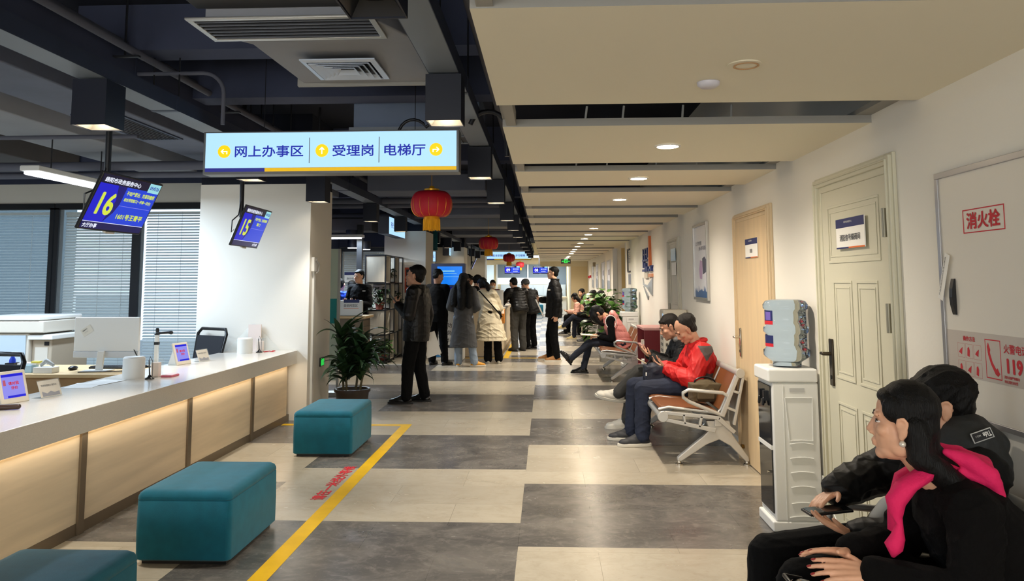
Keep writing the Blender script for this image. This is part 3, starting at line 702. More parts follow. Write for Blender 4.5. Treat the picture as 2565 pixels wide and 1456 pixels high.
def duct(name, a, b, m, label, bev=0.012, seams=None):
    t = thing(name, label, 'air duct', ((a[0] + b[0]) / 2, (a[1] + b[1]) / 2, a[2]))
    MB().box(*a, *b).build('duct_body', m, t, bevel=bev)
    hr_ = MB()
    for hx in (a[0] + 0.08, b[0] - 0.08):
        for hy in (a[1] + 0.08, b[1] - 0.08): hr_.cyl((hx, hy, b[2] - 0.01), (hx, hy, 3.4), 0.006, n=6)
    hr_.build('hanger_rods', black_metal, t)
    fl_ = MB()
    if seams:
        ax, step = seams; p = a[ax] + step
        while p < b[ax] - 0.1:
            q0 = [a[0] - 0.01, a[1] - 0.01, a[2] - 0.01]; q1 = [b[0] + 0.01, b[1] + 0.01, b[2] + 0.01]; q0[ax] = p; q1[ax] = p + 0.03
            fl_.box(*q0, *q1); p += step
        tag(fl_.build('flanges', m, t), kind='stuff')
    return t
dk = mat('duct_brown', (84, 80, 78), 0.8, var=(2, 0.12))
duct('air_duct', (-3.86, 1.6, 2.85), (-3.32, 8.4, 3.2), duct_grey, 'long pale air duct running over the counter office, the one next to the pendants', seams=None)
duct('air_duct', (-5.0, 1.6, 2.86), (-4.3, 9.25, 3.15), duct_pale, 'long pale air duct farther left over the office with ceiling grilles')
duct('air_duct', (-7.2, 3.0, 2.88), (-5.8, 9.25, 3.15), dk, 'leftmost dull air duct over the copier')
def grille(x0, y0, x1, y1, z, label, n=12, along='x', m=duct_grey, inner=black_metal):
    t = thing('air_grille', label, 'air grille', ((x0 + x1) / 2, (y0 + y1) / 2, z)); f = 0.03
    MB().box(x0, y0, z - 0.012, x1, y0 + f, z).box(x0, y1 - f, z - 0.012, x1, y1, z).box(x0, y0 + f, z - 0.012, x0 + f, y1 - f, z).box(x1 - f, y0 + f, z - 0.012, x1, y1 - f, z).build('grille_frame', m, t, bevel=0.003)
    box('dark_inside', (x0 + f, y0 + f, z - 0.002), (x1 - f, y1 - f, z), inner, t)
    s = MB()
    for i in range(n):
        q = (i + 0.5) / n
        if along == 'x':
            y = y0 + f + (y1 - y0 - 2 * f) * q; s.box(x0 + f, y - 0.003, z - 0.012, x1 - f, y + 0.003, z - 0.003)
        else:
            x = x0 + f + (x1 - x0 - 2 * f) * q; s.box(x - 0.003, y0 + f, z - 0.012, x + 0.003, y1 - f, z - 0.003)
    s.build('grille_bars', mat('bar_grey', (96, 98, 104), 0.4, 0.5), t)
    return t
grille(-4.95, 5.2, -4.4, 5.9, 2.86, 'black slatted grille in the pale duct left of the first pendant', 14, 'y', tray_navy)
grille(-3.80, 5.9, -3.40, 7.0, 2.85, 'black slatted grille in the duct just right of the first pendant', 9, 'y', tray_navy)
# linear AC outlet and its box
duct('fan_coil_box', (-1.66, 3.0, 2.80), (-0.86, 3.50, 3.25), mat('fan_coil', (56, 56, 58), 0.7, var=(3, 0.15)), 'dark fan coil box above the long slot air outlet')
grille(-1.70, 3.46, -0.80, 3.80, 2.75, 'long metal slot air outlet near the top of the photo', 6, 'x', alu)
m = MB(); m.loft([[V((-1.62, 3.50, 2.752)), V((-0.84, 3.50, 2.752)), V((-0.84, 3.50, 3.0)), V((-1.62, 3.50, 3.0))], [V((-1.62, 3.80, 2.752)), V((-0.70, 3.80, 2.752)), V((-0.70, 3.80, 3.0)), V((-1.62, 3.80, 3.0))],
                  [V((-1.60, 4.05, 2.80)), V((-0.66, 4.05, 2.80)), V((-0.66, 4.05, 3.1)), V((-1.60, 4.05, 3.1))], [V((-1.52, 4.70, 2.752)), V((-0.66, 4.70, 2.752)), V((-0.66, 4.70, 3.1)), V((-1.52, 4.70, 3.1))]])
t = thing('air_duct', 'pale grey supply duct holding the square diffuser', 'air duct', (-1.1, 4.2, 2.75)); m.build('duct_body', duct_pale, t, bevel=0.01)
box('end_flange', (-1.56, 4.70, 2.735), (-0.64, 4.73, 3.12), fascia_grey, t)
# square four-way diffuser
t = thing('square_diffuser', 'square blue-white ceiling diffuser with nested louvres', 'air diffuser', (-1.17, 4.4, 2.75)); cx, cyy, z = -1.17, 4.40, 2.748
def sq(m, r0, z0, r1, z1, th=0.003):
    A = [V((cx + sx * r0, cyy + sy * r0, z0)) for sx, sy in ((-1, -1), (1, -1), (1, 1), (-1, 1))]; B = [V((cx + sx * r1, cyy + sy * r1, z1)) for sx, sy in ((-1, -1), (1, -1), (1, 1), (-1, 1))]
    m.loft([A, B, [v + V((0, 0, th)) for v in B], [v + V((0, 0, th)) for v in A]], cap=False, closed=True)
m = MB(); sq(m, 0.215, z, 0.185, z - 0.006, 0.008); m.build('outer_frame', mat('diffuser_white', (196, 206, 222), 0.4, 0.2), t)
m = MB()
for r in (0.175, 0.14, 0.105, 0.07): sq(m, r, z - 0.012, r - 0.03, z + 0.012)
m.build('louvres', MATS['diffuser_white'], t)
box('dark_throat', (cx - 0.18, cyy - 0.18, z + 0.014), (cx + 0.18, cyy + 0.18, z + 0.016), black_metal, t)
# cross beams, cassette and duct clutter farther down
for k, (x0, y0, z0, x1, y1, z1) in enumerate([(-3.2, 5.0, 3.08, 1.6, 5.25, 3.4), (-3.2, 6.05, 3.0, 1.6, 6.3, 3.4), (-9.5, 9.3, 2.98, 1.6, 9.6, 3.4), (-4.5, 13.0, 2.95, 1.6, 13.3, 3.4), (-4.5, 17.2, 2.95, 1.6, 17.6, 3.4), (-4.5, 24.6, 2.9, 1.6, 25.0, 3.4)]):
    struct('ceiling_beam_%d' % (k + 1), MB().box(x0, y0, z0, x1, y1, z1), beam_grey)
t = thing('cassette_unit', 'blue-grey air conditioning cassette box above the direction sign', 'air conditioner', (-1.1, 6.6, 2.75))
MB().box(-1.62, 6.35, 2.80, -0.55, 7.0, 3.1).build('cassette_body', mat('cassette_blue', (112, 126, 150), 0.6, var=(3, 0.06)), t, bevel=0.01)
box('bottom_lip', (-1.65, 6.32, 2.775), (-0.52, 7.03, 2.80), tray_lip, t); grille(-1.3, 6.6, -0.6, 6.95, 2.775, 'dark return grille under the blue-grey cassette box', 8, 'y', tray_lip)
for k, (x0, y0, z0, x1, y1, z1, mm) in enumerate([(-2.4, 10.2, 2.72, -0.8, 10.9, 2.95, duct_grey), (-2.3, 14.2, 2.74, -0.8, 14.9, 2.92, duct_grey), (-2.5, 16.2, 2.66, -0.75, 16.9, 2.85, duct_pale), (-2.4, 19.6, 2.7, -0.8, 20.6, 2.9, duct_grey), (-2.4, 23, 2.66, -0.75, 23.8, 2.86, duct_grey), (-2.4, 27.5, 2.62, -0.75, 28.4, 2.86, duct_grey), (-4.4, 10.0, 2.72, -3.0, 11.0, 2.95, duct_grey), (-4.5, 14.9, 2.5, -3.4, 15.5, 2.75, dk)]):
    duct('cross_duct', (x0, y0, z0), (x1, y1, z1), mm, 'dull grey cross duct under the dark ceiling, %s' % (['just past the first lantern', 'third bay', 'before the second lantern', 'after the second lantern', 'far bay', 'farthest bay', 'over the pillar', 'over the service room'][k]))
pipe('conduit', arc((-0.42, 5.6, 2.62), 0.14, PI * 0.9, PI * 0.1, 8) + [(-0.28, 5.6, 2.42)], 0.018, black_metal, 'black curved conduit just left of the white soffit corner', 'conduit')
pipe('drain_pipe', [(-0.36, 1.2, 2.86), (-0.36, 16, 2.82)], 0.03, pipe_grey, 'grey drain pipe running between the pendants and the white soffit')
pipe('flexible_hose', [(-0.80, 3.3, 2.9), (-0.72, 3.45, 2.78), (-0.62, 3.55, 2.76), (-0.52, 3.6, 2.80)], 0.026, black_metal, 'short black hose beside the long slot outlet', 'hose')
pipe('sign_cable', arc((-1.0, 5.72, 2.62), 0.11, PI, PI * 0.15, 8) + [(-0.84, 5.72, 2.72)], 0.012, black_metal, 'black cable looping up from the lit direction sign', 'cable')

# tube lights in the office
def tube_light(x, y0, y1, z, label):
    t = thing('tube_light', label, 'ceiling light', (x, (y0 + y1) / 2, z), group='tube lights in the office')
    MB().box(x - 0.09, y0, z, x + 0.09, y1, z + 0.05).build('housing', white_paint, t, bevel=0.01)
    MB().box(x - 0.075, y0 + 0.03, z - 0.03, x + 0.075, y1 - 0.03, z).build('diffuser', tube_on, t, bevel=0.02)
    for y in (y0 + 0.3, y1 - 0.3): MB().cyl((x, y, z + 0.05), (x, y, 3.4), 0.006, n=6).build('suspension_wire', black_metal, t)
tube_light(-4.6, 6.6, 8.0, 2.50, 'white tube light behind the screen numbered 16')
tube_light(-6.6, 5.8, 7.2, 2.64, 'white tube light farther left over the office, outside the photo edge')
t = thing('tube_light', 'bright white tube light in the service room beyond the pillar', 'ceiling light', (-4.0, 14.2, 2.3))
MB().box(-4.55, 14.1, 2.33, -3.4, 14.3, 2.38).build('housing', white_paint, t); box('diffuser', (-4.55, 14.12, 2.31), (-3.45, 14.28, 2.33), tube_on, t)
for k, (x, y, z) in enumerate([(-3.72, 14.6, 2.34), (-3.95, 15.6, 2.2), (-3.60, 15.2, 2.15)]):
    t = thing('round_ceiling_lamp', 'small round lit lamp in the service room, %s' % ['under the tube light', 'far left one', 'lowest one'][k], 'ceiling light', (x, y, z), group='round lamps in the service room')
    MB().lathe([(0.0, 0.0), (0.11, 0.0), (0.11, 0.16), (0.0, 0.16)], (x, y, z), 24).build('can', navy_box, t, smooth=40); lamp_disc(t, x, y, z, 0.10, lamp_on)
for k, (x, y) in enumerate([(-2.4, 35.0), (-0.1, 35.2), (-0.9, 33.5)]):
    t = thing('panel_light', 'white panel light glowing over the far desks, %s' % ['left one', 'right one', 'middle one'][k], 'ceiling light', (x, y, 2.62), group='panel lights over the far desks')
    MB().box(x - 1.0, y - 0.15, 2.62, x + 1.0, y + 0.15, 2.66).build('housing', white_paint, t); MB().cyl((x - .8, y, 2.66), (x - .8, y, 3.39), .006).cyl((x + .8, y, 2.66), (x + .8, y, 3.39), .006).build('suspension_wires', black_metal, t); box('diffuser', (x - 0.97, y - 0.13, 2.605), (x + 0.97, y + 0.13, 2.62), tube_on, t)

# ------------------------------------------------------------------ lit hanging signs
def hanging_sign(x0, x1, y, z0, z1, items, label, dividers=(), cables=True):
    """items: (kind, text, x fraction, width fraction)"""
    t = thing('hanging_sign', label, 'sign', ((x0 + x1) / 2, y, z0)); wd = x1 - x0; ht = z1 - z0
    MB().box(x0 - 0.02, y, z0 - 0.02, x1 + 0.02, y + 0.14, z1 + 0.012).build('sign_case', mat('sign_case', (120, 122, 122), 0.45, 0.3), t, bevel=0.006)
    o = (x0, y, z0); U = V((1, 0, 0)); Wv = V((0, 0, 1))
    m = MB(); rect(m, o, U, Wv, 0, 0.028, wd, ht, 0.004); m.build('light_panel', lightbox, t)
    m = MB(); m.mi = 0; rect(m, o, U, Wv, 0, 0, wd * 0.24, 0.026, 0.004); m.mi = 1; rect(m, o, U, Wv, wd * 0.24, 0, wd, 0.026, 0.004)
    m.build('bottom_stripe', [mat('stripe_blue', (48, 52, 150), 0.5, emis=0.35), mat('stripe_yellow', (240, 190, 20), 0.5, emis=0.5)], t)
    yl = mat('sign_yellow', (242, 205, 10), 0.5, emis=0.75)
    for kind, s, fx, fw in items:
        c = V(o) + U * wd * fx + Wv * ht * 0.52 + V((0, -0.004, 0))
        if kind == 'text': text(s, c, U, Wv, ht * 0.30, blue_ink, t, width=wd * fw, centre=True, bold=0.012)
        else:
            r = ht * 0.165
            MB().cyl(c, c + V((0, -0.002, 0)), r * 1.1, n=32).build('arrow_ring', lightbox, t)
            MB().cyl(c, c + V((0, -0.004, 0)), r, n=32).build('arrow_disc', yl, t)
            a = MB(); L = {'left': [(-.55, .0), (-.12, .42), (-.02, .32), (-.26, .08), (.52, .08), (.52, -.42), (.36, -.42), (.36, -.08), (-.26, -.08), (-.02, -.32), (-.12, -.42)],
                           'up': [(0, .6), (.42, .16), (.30, .06), (.08, .28), (.08, -.55), (-.08, -.55), (-.08, .28), (-.30, .06), (-.42, .16)]}
            pl = L['left'] if kind != 'up' else L['up']
            if kind == 'right': pl = [(-p[0], p[1]) for p in pl]
            a.prism([(p[0] * r, p[1] * r) for p in pl], c + V((0, -0.004, 0)), U, Wv, (0, -0.001, 0)); a.build('arrow', mat('arrow_white', (250, 250, 235), 0.5, emis=0.9), t)
    for fx in dividers:
        m = MB(); rect(m, o, U, Wv, wd * fx - 0.003, ht * 0.2, wd * fx + 0.003, ht * 0.86, 0.006); m.build('divider', mat('divider_grey', (150, 160, 170), 0.5), t)
    for x in (x0 + wd * 0.22, x1 - wd * 0.17): MB().cyl((x, y + 0.07, z1), (x, y + 0.07, 3.4), 0.003, n=6).build('suspension_wire', black_metal, t)
hanging_sign(-2.545, -0.655, 5.6, 2.325, 2.618, [('left', '', .076, 0), ('text', '网上办事区', .256, .275), ('up', '', .468, 0), ('text', '受理岗', .591, .163), ('text', '电梯厅', .797, .163), ('right', '', .92, 0)],
             'lit white direction sign with yellow arrows hanging in the foreground', (.418, .695))
hanging_sign(-2.62, -0.62, 32.0, 2.42, 2.74, [('left', '', .06, 0), ('text', '自助区', .16, .16), ('text', '交易受理岗', .33, .24), ('text', '步行楼梯', .78, .20)], 'lit white direction sign hanging far down the hall behind the lanterns', (.55,))
def side_sign(x, y0, y1, z0, z1, s, label):
    t = thing('lit_wall_sign', label, 'sign', (x, y0, z0))
    MB().box(x - 0.2, y0 - 0.02, z0, x, y1, z1).build('sign_case', duct_grey, t)
    m = MB(); rect(m, (x, y0, z0), (0, 1, 0), (0, 0, 1), 0.02, 0.0, y1 - y0 - 0.02, z1 - z0, 0.004); m.build('light_panel', lightbox, t)
    text(s, (x + 0.004, (y0 + y1) / 2, (z0 + z1) / 2 + 0.02), (0, 1, 0), (0, 0, 1), (z1 - z0) * 0.36, blue_ink, t, width=(y1 - y0) * 0.8, centre=True)
side_sign(-2.92, 14.2, 15.85, 2.40, 2.72, '税务服务岗', 'lit blue-white sign over the shelf unit, seen at a slant')
side_sign(-2.92, 23.2, 25.2, 2.30, 2.60, '办税服务', 'small lit sign farther down on the pillar row, seen at a slant')
t = thing('lit_wall_sign', 'little lit sign behind the black screen pole under the first lantern', 'sign', (-2.72, 18.0, 1.98))
box('sign_case', (-2.83, 18.0, 1.97), (-2.58, 18.1, 2.22), duct_grey, t); box('light_panel', (-2.82, 17.99, 1.98), (-2.59, 18.0, 2.21), lightbox, t)
text('自助区', (-2.705, 17.988, 2.10), (1, 0, 0), (0, 0, 1), 0.07, blue_ink, t, centre=True, width=0.19)
tag(box('teal_glass_panel', (-2.83, 18.05, 2.24), (-2.55, 18.07, 2.9), mat('teal_glass', (30, 96, 104), 0.15, var=(3, 0.2))), 'teal glass strip above the little lit sign', 'glass panel')

# ------------------------------------------------------------------ lanterns
def lantern(loc, label):
    t = thing('red_lantern', label, 'lantern', loc, group='red lanterns down the hall'); r = 0.205; hh = 0.128
    prof = [(0.085, -hh)] + [(0.085 + (r - 0.085) * math.sin(PI * (0.04 + 0.92 * k / 16)) ** 0.75, -hh * math.cos(PI * k / 16)) for k in range(1, 16)] + [(0.075, hh)]
    m = MB(); N = 96; rings = []
    for rr, z in prof: rings.append([V((rr * (1 - 0.014 * abs(math.cos(8 * 2 * PI * j / N / 2 * 1.0)) ** 14) * math.cos(2 * PI * j / N), rr * (1 - 0.014 * abs(math.cos(4 * 2 * PI * j / N)) ** 14) * math.sin(2 * PI * j / N), z)) for j in range(N)])
    m.loft(rings); m.build('lantern_shade', lantern_red, t, smooth=60, local=True)
    g = MB()
    for k in range(14):
        a = 2 * PI * (k + 0.5) / 14
        pts = [(rr * 1.006 * math.cos(a), rr * 1.006 * math.sin(a), z) for rr, z in prof[1:11]]
        g.tube(pts, [0.0018 if i < 8 else 0.001 for i in range(len(pts))], 5)
    g.build('gold_ribs', gold, t, local=True)
    MB().lathe([(0.078, 0), (0.082, -0.03), (0.08, -0.03), (0.0, -0.03), (0.0, 0)], (0, 0, -hh), 32).build('gold_collar', gold, t, smooth=40, local=True)
    MB().lathe([(0.0, 0.0), (0.075, 0.0), (0.078, 0.022), (0.03, 0.03), (0.022, 0.05), (0.0, 0.055)], (0, 0, hh), 24).build('gold_cap', gold, t, smooth=40, local=True)
    s = MB(); rnd = random.Random(5)
    for k in range(60):
        a = 2 * PI * k / 60; rr = 0.078 + rnd.uniform(-0.004, 0.004)
        s.cyl((rr * math.cos(a), rr * math.sin(a), -hh - 0.025), (rr * 1.05 * math.cos(a + 0.02), rr * 1.05 * math.sin(a + 0.02), -hh - 0.125 - rnd.uniform(0, 0.015)), 0.005, 0.0042, n=6)
    tag(s.build('tassel', tassel, t, local=True), kind='stuff')
    MB().cyl((0, 0, hh + 0.05), (0, 0, 3.4 - loc[2]), 0.003, n=6).build('hanging_cord', gold, t, local=True)
    return t
L0 = lantern((-1.135, 7.6, 2.275), 'nearest and largest red lantern with gold tassel under the dark ceiling')
dup(L0, (-1.19, 16.0, 2.30), None, 'second red lantern down the hall, in front of the far lit sign')
dup(L0, (-1.235, 25.9, 2.30), None, 'third red lantern down the hall, overlapping the far lit sign')
dup(L0, (-1.24, 37.0, 2.31), None, 'smallest and farthest red lantern beside the screen numbered 09')

# ------------------------------------------------------------------ counter screens
def counter_screen(loc, yaw, tilt, w_, h_, num, label, full=True, pole=True):
    """local frame: screen in the XZ plane facing -Y, then tilted down and turned"""
    t = thing('queue_screen', label, 'screen', loc); T = M.Rotation(yaw, 4, 'Z') @ M.Rotation(tilt, 4, 'X')
    def B(m, name, mt, parent=t, **k): return m.xf(T).build(name, mt, parent, local=True, **k)
    a, b = w_ / 2, h_ / 2; fr = 0.012
    B(MB().box(-a, 0.0, -b, a, 0.022, b), 'screen_case', black_plastic, bevel=0.004)
    B(MB().box(-a * 0.8, 0.022, -b * 0.92, a * 0.8, 0.06, b * 0.35), 'back_cover', white_plastic, bevel=0.015)
    U = T.to_3x3() @ V((1, 0, 0)); Wv = T.to_3x3() @ V((0, 0, 1)); N = T.to_3x3() @ V((0, -1, 0)); org = T @ V((-a, 0, -b))
    def pl(name, mt, x0, y0, x1, y1, th=0.001, off=0.0): m = MB(); rect(m, org + N * off, U, Wv, x0 * w_, y0 * h_, x1 * w_, y1 * h_, th); return m.build(name, mt, t, local=True)
    pl('picture', screen_blue, .02, .03, .98, .97)
    pl('right_field', screen_mid, .44, .16, .98, .82, 0.0014)
    m = MB(); m.prism([(.30 * w_, .16 * h_), (.44 * w_, .16 * h_), (.44 * w_, .50 * h_), (.40 * w_, .34 * h_)], org, U, Wv, N * 0.0013); m.build('right_curve', screen_mid, t, local=True)
    m = MB(); m.prism([(.40 * w_, .34 * h_), (.44 * w_, .50 * h_), (.44 * w_, .82 * h_), (.30 * w_, .82 * h_), (.36 * w_, .55 * h_), (.30 * w_, .16 * h_)], org, U, Wv, N * 0.0012); m.build('dark_curve', screen_deep, t, local=True)
    pl('top_bar', screen_bar, .02, .82, .98, .97, 0.0014); pl('bottom_bar', mat('screen_bar_blue', (18, 18, 96), 0.3, emis=0.6), .02, .03, .98, .145, 0.0014); pl('rule', screen_white, .02, .146, .98, .156, 0.0014)
    pl('clock_field', screen_cyan, .78, .80, .98, .97, 0.0018); pl('divider_line', screen_lilac, .44, .475, .96, .483, 0.002)
    def tx(s, x, y, h, wd, mt, name='lettering'): text(s, org + U * x * w_ + Wv * y * h_, U, Wv, h * h_, mt, t, name=name, width=wd * w_, depth=0.0025, bold=0.02, local=True)
    tx(num, .12, .28, .40, .24, screen_text if full else screen_white, 'window_number')
    tx('绵阳市政务服务中心', .06, .845, .09, .58, screen_white)
    if full:
        tx('09:43:26', .80, .855, .07, .16, blue_ink, 'clock'); tx('不动产登记、交易和缴税', .47, .68, .08, .48, screen_text)
        if full == 16:
            tx('综合受理窗口(一件事一次办)', .47, .56, .075, .46, screen_text); tx('1601号王青平', .47, .24, .11, .44, screen_text); tx('大厅办事', .04, .045, .08, .21, screen_white)
        else: tx('窗口', .60, .56, .08, .14, screen_text); tx('大厅办事', .74, .05, .07, .18, screen_white)
    else: tx('窗口办理', .55, .55, .12, .36, screen_white); tx('业务受理', .55, .28, .1, .3, screen_white)
    B(MB().box(-0.05, -0.004, -b - 0.012, 0.05, 0.02, -b), 'sensor_bar', ivory)
    if pole:
        px = T @ V((-a * 0.15, 0.10, 0))
        k = MB().cyl((px.x, px.y, -b * 0.4), (px.x, px.y, 3.4 - loc[2]), 0.021, n=14); k.build('pole', black_metal, t, smooth=40, local=True)
        mt = MB().box(-a * 0.15 - 0.05, 0.06, -0.05, -a * 0.15 + 0.05, 0.10, 0.05); B(mt, 'mount_bracket', black_metal)
        q = T @ V((-a * 0.7, 0.05, -b * 0.1))
        MB().tube([(px.x, px.y - 0.02, 0.25), (px.x - 0.01, px.y - 0.04, 0.12), (q.x - 0.04, q.y - 0.03, 0.05), (q.x - 0.05, q.y - 0.02, -0.06), q], 0.006, 6).build('cable', black_plastic, t, smooth=50, local=True)
    return t
counter_screen((-2.909, 5.15, 2.033), R(87.2), 0.436, 0.70, 0.406, '16', 'hanging counter screen showing the number 16', 16)
counter_screen((-2.858, 7.369, 2.032), R(91.4), 0.375, 0.70, 0.406, '15', 'hanging counter screen showing the number 15 in front of the white pillar', 15)
counter_screen((-1.57, 36.0, 2.05), 0, 0.15, 0.72, 0.37, '09', 'far queue screen reading 09, left one beside the smallest lantern', 0)
counter_screen((-0.26, 36.0, 2.04), 0, 0.15, 0.70, 0.36, '08', 'far queue screen reading 08, right one near the standing person with the folder', 0)
counter_screen((-2.33, 25.0, 2.08), R(95), 0.42, 0.75, 0.43, '12', 'far hanging screen seen almost edge-on beside the kiosk', 0)
# ================================================================== COUNTER AND OFFICE
c = thing('service_counter', 'long reception counter with pale quartz top and lit oak front panels', 'counter', (-2.8, 5, 0))
CY0, CY1 = -2.0, 8.45
MB().box(-3.48, CY0, 0.615, -2.735, CY1 - 0.005, 0.757).build('countertop', quartz, c, bevel=0.004)
posts = [-1.2, 0.25, 1.72, 3.2, 4.66, 6.06, 7.37, 8.40]
for i in range(len(posts) - 1):
    y0, y1 = posts[i] + 0.03, posts[i + 1] - 0.03
    MB().box(-2.86, y0, 0.07, -2.815, y1, 0.60).build('front_panel', oak, c)
pm = MB()
for y in posts[:-1]: MB().box(-2.83, y - 0.03, 0.0, -2.80, y + 0.03, 0.615).build('post_strip', bronze, c, bevel=0.002)
MB().box(-2.85, CY0, 0.0, -2.812, CY1 - 0.005, 0.07).build('kick_strip', bronze, c)
MB().box(-3.42, CY0, 0.0, -2.87, CY1 - 0.005, 0.615).build('carcass', wood_desk, c)
MB().box(-2.80, CY0 + 0.1, 0.603, -2.785, CY1 - 0.1, 0.612).build('light_strip', mat('led_strip', (255, 222, 170), 0.5, emis=4), c)
area((-2.775, 5.2, 0.600), (0, R(-28), 0), 0.03, 6.3, 6, (1.0, 0.88, 0.70), 'counter_led_glow')
area((-2.775, -0.2, 0.600), (0, R(-28), 0), 0.03, 4.0, 3.6, (1.0, 0.88, 0.70), 'counter_led_glow')

def tablet(y, label, yaw=78):
    t = thing('tablet_stand', label, 'tablet', (-3.30, y, 0.757), R(yaw), 'rating tablets on the counter')
    T = M.Rotation(R(-16), 4, 'X')                               # leans back, faces -Y before turning
    MB().box(-0.10, 0, 0.0, 0.10, 0.016, 0.205).xf(T).build('tablet_body', ivory, t, bevel=0.006, local=True)
    MB().box(-0.078, -0.0012, 0.035, 0.078, 0, 0.185).xf(T).build('display', screen_lilac, t, local=True)
    MB().box(-0.078, -0.0018, 0.168, 0.078, -0.001, 0.185).xf(T).build('display_bar', screen_blue, t, local=True); MB().box(-0.05, -0.0018, 0.036, 0.078, -0.001, 0.05).xf(T).build('display_bar', screen_blue, t, local=True)
    m = MB().box(-0.07, -0.0018, 0.115, -0.052, -0.001, 0.15).xf(T); m.build('portrait', mat('portrait_red', (150, 70, 90), 0.4, emis=0.4), t, local=True)
    UU = T.to_3x3() @ V((1, 0, 0)); WW = T.to_3x3() @ V((0, 0, 1))
    text('请对我', T @ V((-0.035, -0.002, 0.115)), UU, WW, 0.022, red_ink, t, width=0.075, local=True, bold=0.02); text('评价', T @ V((-0.02, -0.002, 0.085)), UU, WW, 0.022, red_ink, t, width=0.05, local=True, bold=0.02)
    MB().prism([(0, 0), (0.11, 0), (0.055, 0.15)], (-0.075, 0.01, 0), (0, 1, 0), (0, 0, 1), (0.15, 0, 0)).build('foot', white_plastic, t, bevel=0.004, local=True)
    return t
def card_stand(y, label, yaw=80):
    t = thing('card_stand', label, 'card stand', (-3.24, y, 0.757), R(yaw), 'clear card stands on the counter')
    T = M.Rotation(R(-22), 4, 'X')
    MB().box(-0.085, 0, 0.005, 0.085, 0.0025, 0.115).xf(T).build('card', mat('notice_card', (216, 204, 188), 0.5), t, local=True)
    MB().box(-0.09, -0.003, 0.0, 0.09, -0.001, 0.12).xf(T).build('clear_cover', glass, t, local=True)
    MB().box(-0.09, 0.0, 0.0, 0.09, 0.075, 0.003).build('clear_foot', glass, t, local=True)
    UU = T.to_3x3() @ V((1, 0, 0)); WW = T.to_3x3() @ V((0, 0, 1))
    text('"首席受理窗口"服务台', T @ V((-0.07, -0.0006, 0.075)), UU, WW, 0.014, ink, t, width=0.13, local=True)
    MB().prism([(-.07, .01), (.07, .01), (.07, .035), (.03, .03), (.0, .042), (-.03, .028), (-.07, .045)], T @ V((0, -0.0006, 0)), UU, WW, T.to_3x3() @ V((0, -0.0006, 0))).build('skyline_print', mat('skyline_grey', (140, 140, 150), 0.5), t, local=True)
tablet(4.74, 'nearest tablet on a stand at the left end of the counter'); card_stand(5.0, 'clear card stand right beside the nearest tablet')
tablet(6.98, 'tablet on a stand farther along the counter by the bright blinds'); card_stand(7.27, 'clear card stand beside the farther tablet')
def paper_roll(x, y, r, h, label):
    t = thing('paper_roll_box', label, 'tissue box', (x, y, 0.757), group='white round tissue boxes on the counter')
    MB().lathe([(0.0, 0), (r, 0), (r, h - 0.01), (r - 0.01, h), (0.03, h), (0.0, h - 0.012)], (x, y, 0.757), 40).build('roll_body', white_paint, t, smooth=40)
    MB().lathe([(0.0, 0), (0.028, 0), (0.028, 0.002), (0, 0.002)], (x, y, 0.757 + h - 0.006), 20).build('opening', grey_plastic, t)
paper_roll(-3.225, 5.97, 0.080, 0.168, 'white round tissue box in the middle of the counter'); paper_roll(-3.185, 8.10, 0.078, 0.160, 'white round tissue box at the far end of the counter by the pillar')
def pen_stand(x, y, label):
    t = thing('pen_stand', label, 'pen', (x, y, 0.757), group='corded pens on the counter')
    MB().lathe([(0, 0), (0.034, 0), (0.034, 0.006), (0.016, 0.016), (0.010, 0.03), (0, 0.03)], (x, y, 0.757), 24).build('pen_base', black_plastic, t, smooth=40)
    MB().cyl((x, y, 0.78), (x - 0.012, y + 0.004, 0.90), 0.006, 0.004, n=10).build('pen', black_plastic, t, smooth=40)
    MB().tube([(x - 0.01, y, 0.90), (x + 0.004, y - 0.01, 0.93), (x + 0.02, y, 0.89), (x + 0.016, y + 0.01, 0.82), (x + 0.02, y, 0.775)], 0.0022, 6).build('coiled_cord', black_plastic, t, smooth=50)
pen_stand(-3.075, 5.93, 'black pen on a round base beside the middle tissue box'); pen_stand(-3.06, 8.18, 'black pen on a round base beside the far tissue box')
def acrylic(x, y, label):
    t = thing('cup_dispenser', label, 'dispenser', (x, y, 0.757), group='small clear boxes behind the tissue boxes')
    MB().box(x - 0.03, y, 0.757, x + 0.03, y + 0.05, 0.87).build('box_body', mat('pale_pink', (232, 214, 200), 0.4), t, bevel=0.004)
    MB().box(x - 0.045, y - 0.005, 0.757, x + 0.045, y + 0.055, 0.90).build('clear_shell', glass, t)
acrylic(-3.10, 6.05, 'small pale box behind the middle tissue box'); acrylic(-3.09, 8.27, 'small pale box behind the far tissue box')
t = thing('ink_pad', 'pink ink pad lying right of the middle pen', 'ink pad', (-2.98, 6.08, 0.757)); MB().box(-3.04, 6.03, 0.757, -2.95, 6.16, 0.772).build('pad_case', mat('pink_case', (196, 90, 110), 0.4), t, bevel=0.004); box('pad_top', (-3.035, 6.035, 0.772), (-2.955, 6.155, 0.775), mat('pale_pink_top', (226, 196, 200), 0.4), t)
tag(MB().tube([(-3.02, 8.2, 0.762), (-2.98, 8.26, 0.764), (-2.94, 8.24, 0.762), (-2.93, 8.3, 0.764), (-2.97, 8.33, 0.762)], 0.004, 6).build('loose_cord', red_ink, smooth=50), 'loose red cord at the far end of the counter', 'cord')
for k, (x, y, a) in enumerate([(-3.36, 5.55, 12), (-3.33, 5.72, -6)]):
    t = MB().box(-0.10, -0.145, 0, 0.10, 0.145, 0.0012); o = t.build('paper_sheet', paper); o.location = (x, y, 0.7575 + 0.0013 * k); o.rotation_euler = (0, 0, R(a)); tag(o, 'white paper sheet on the counter edge, %s' % ['lower and nearer one', 'upper one beside the tissue box'][k], 'paper', 'paper sheets on the counter')
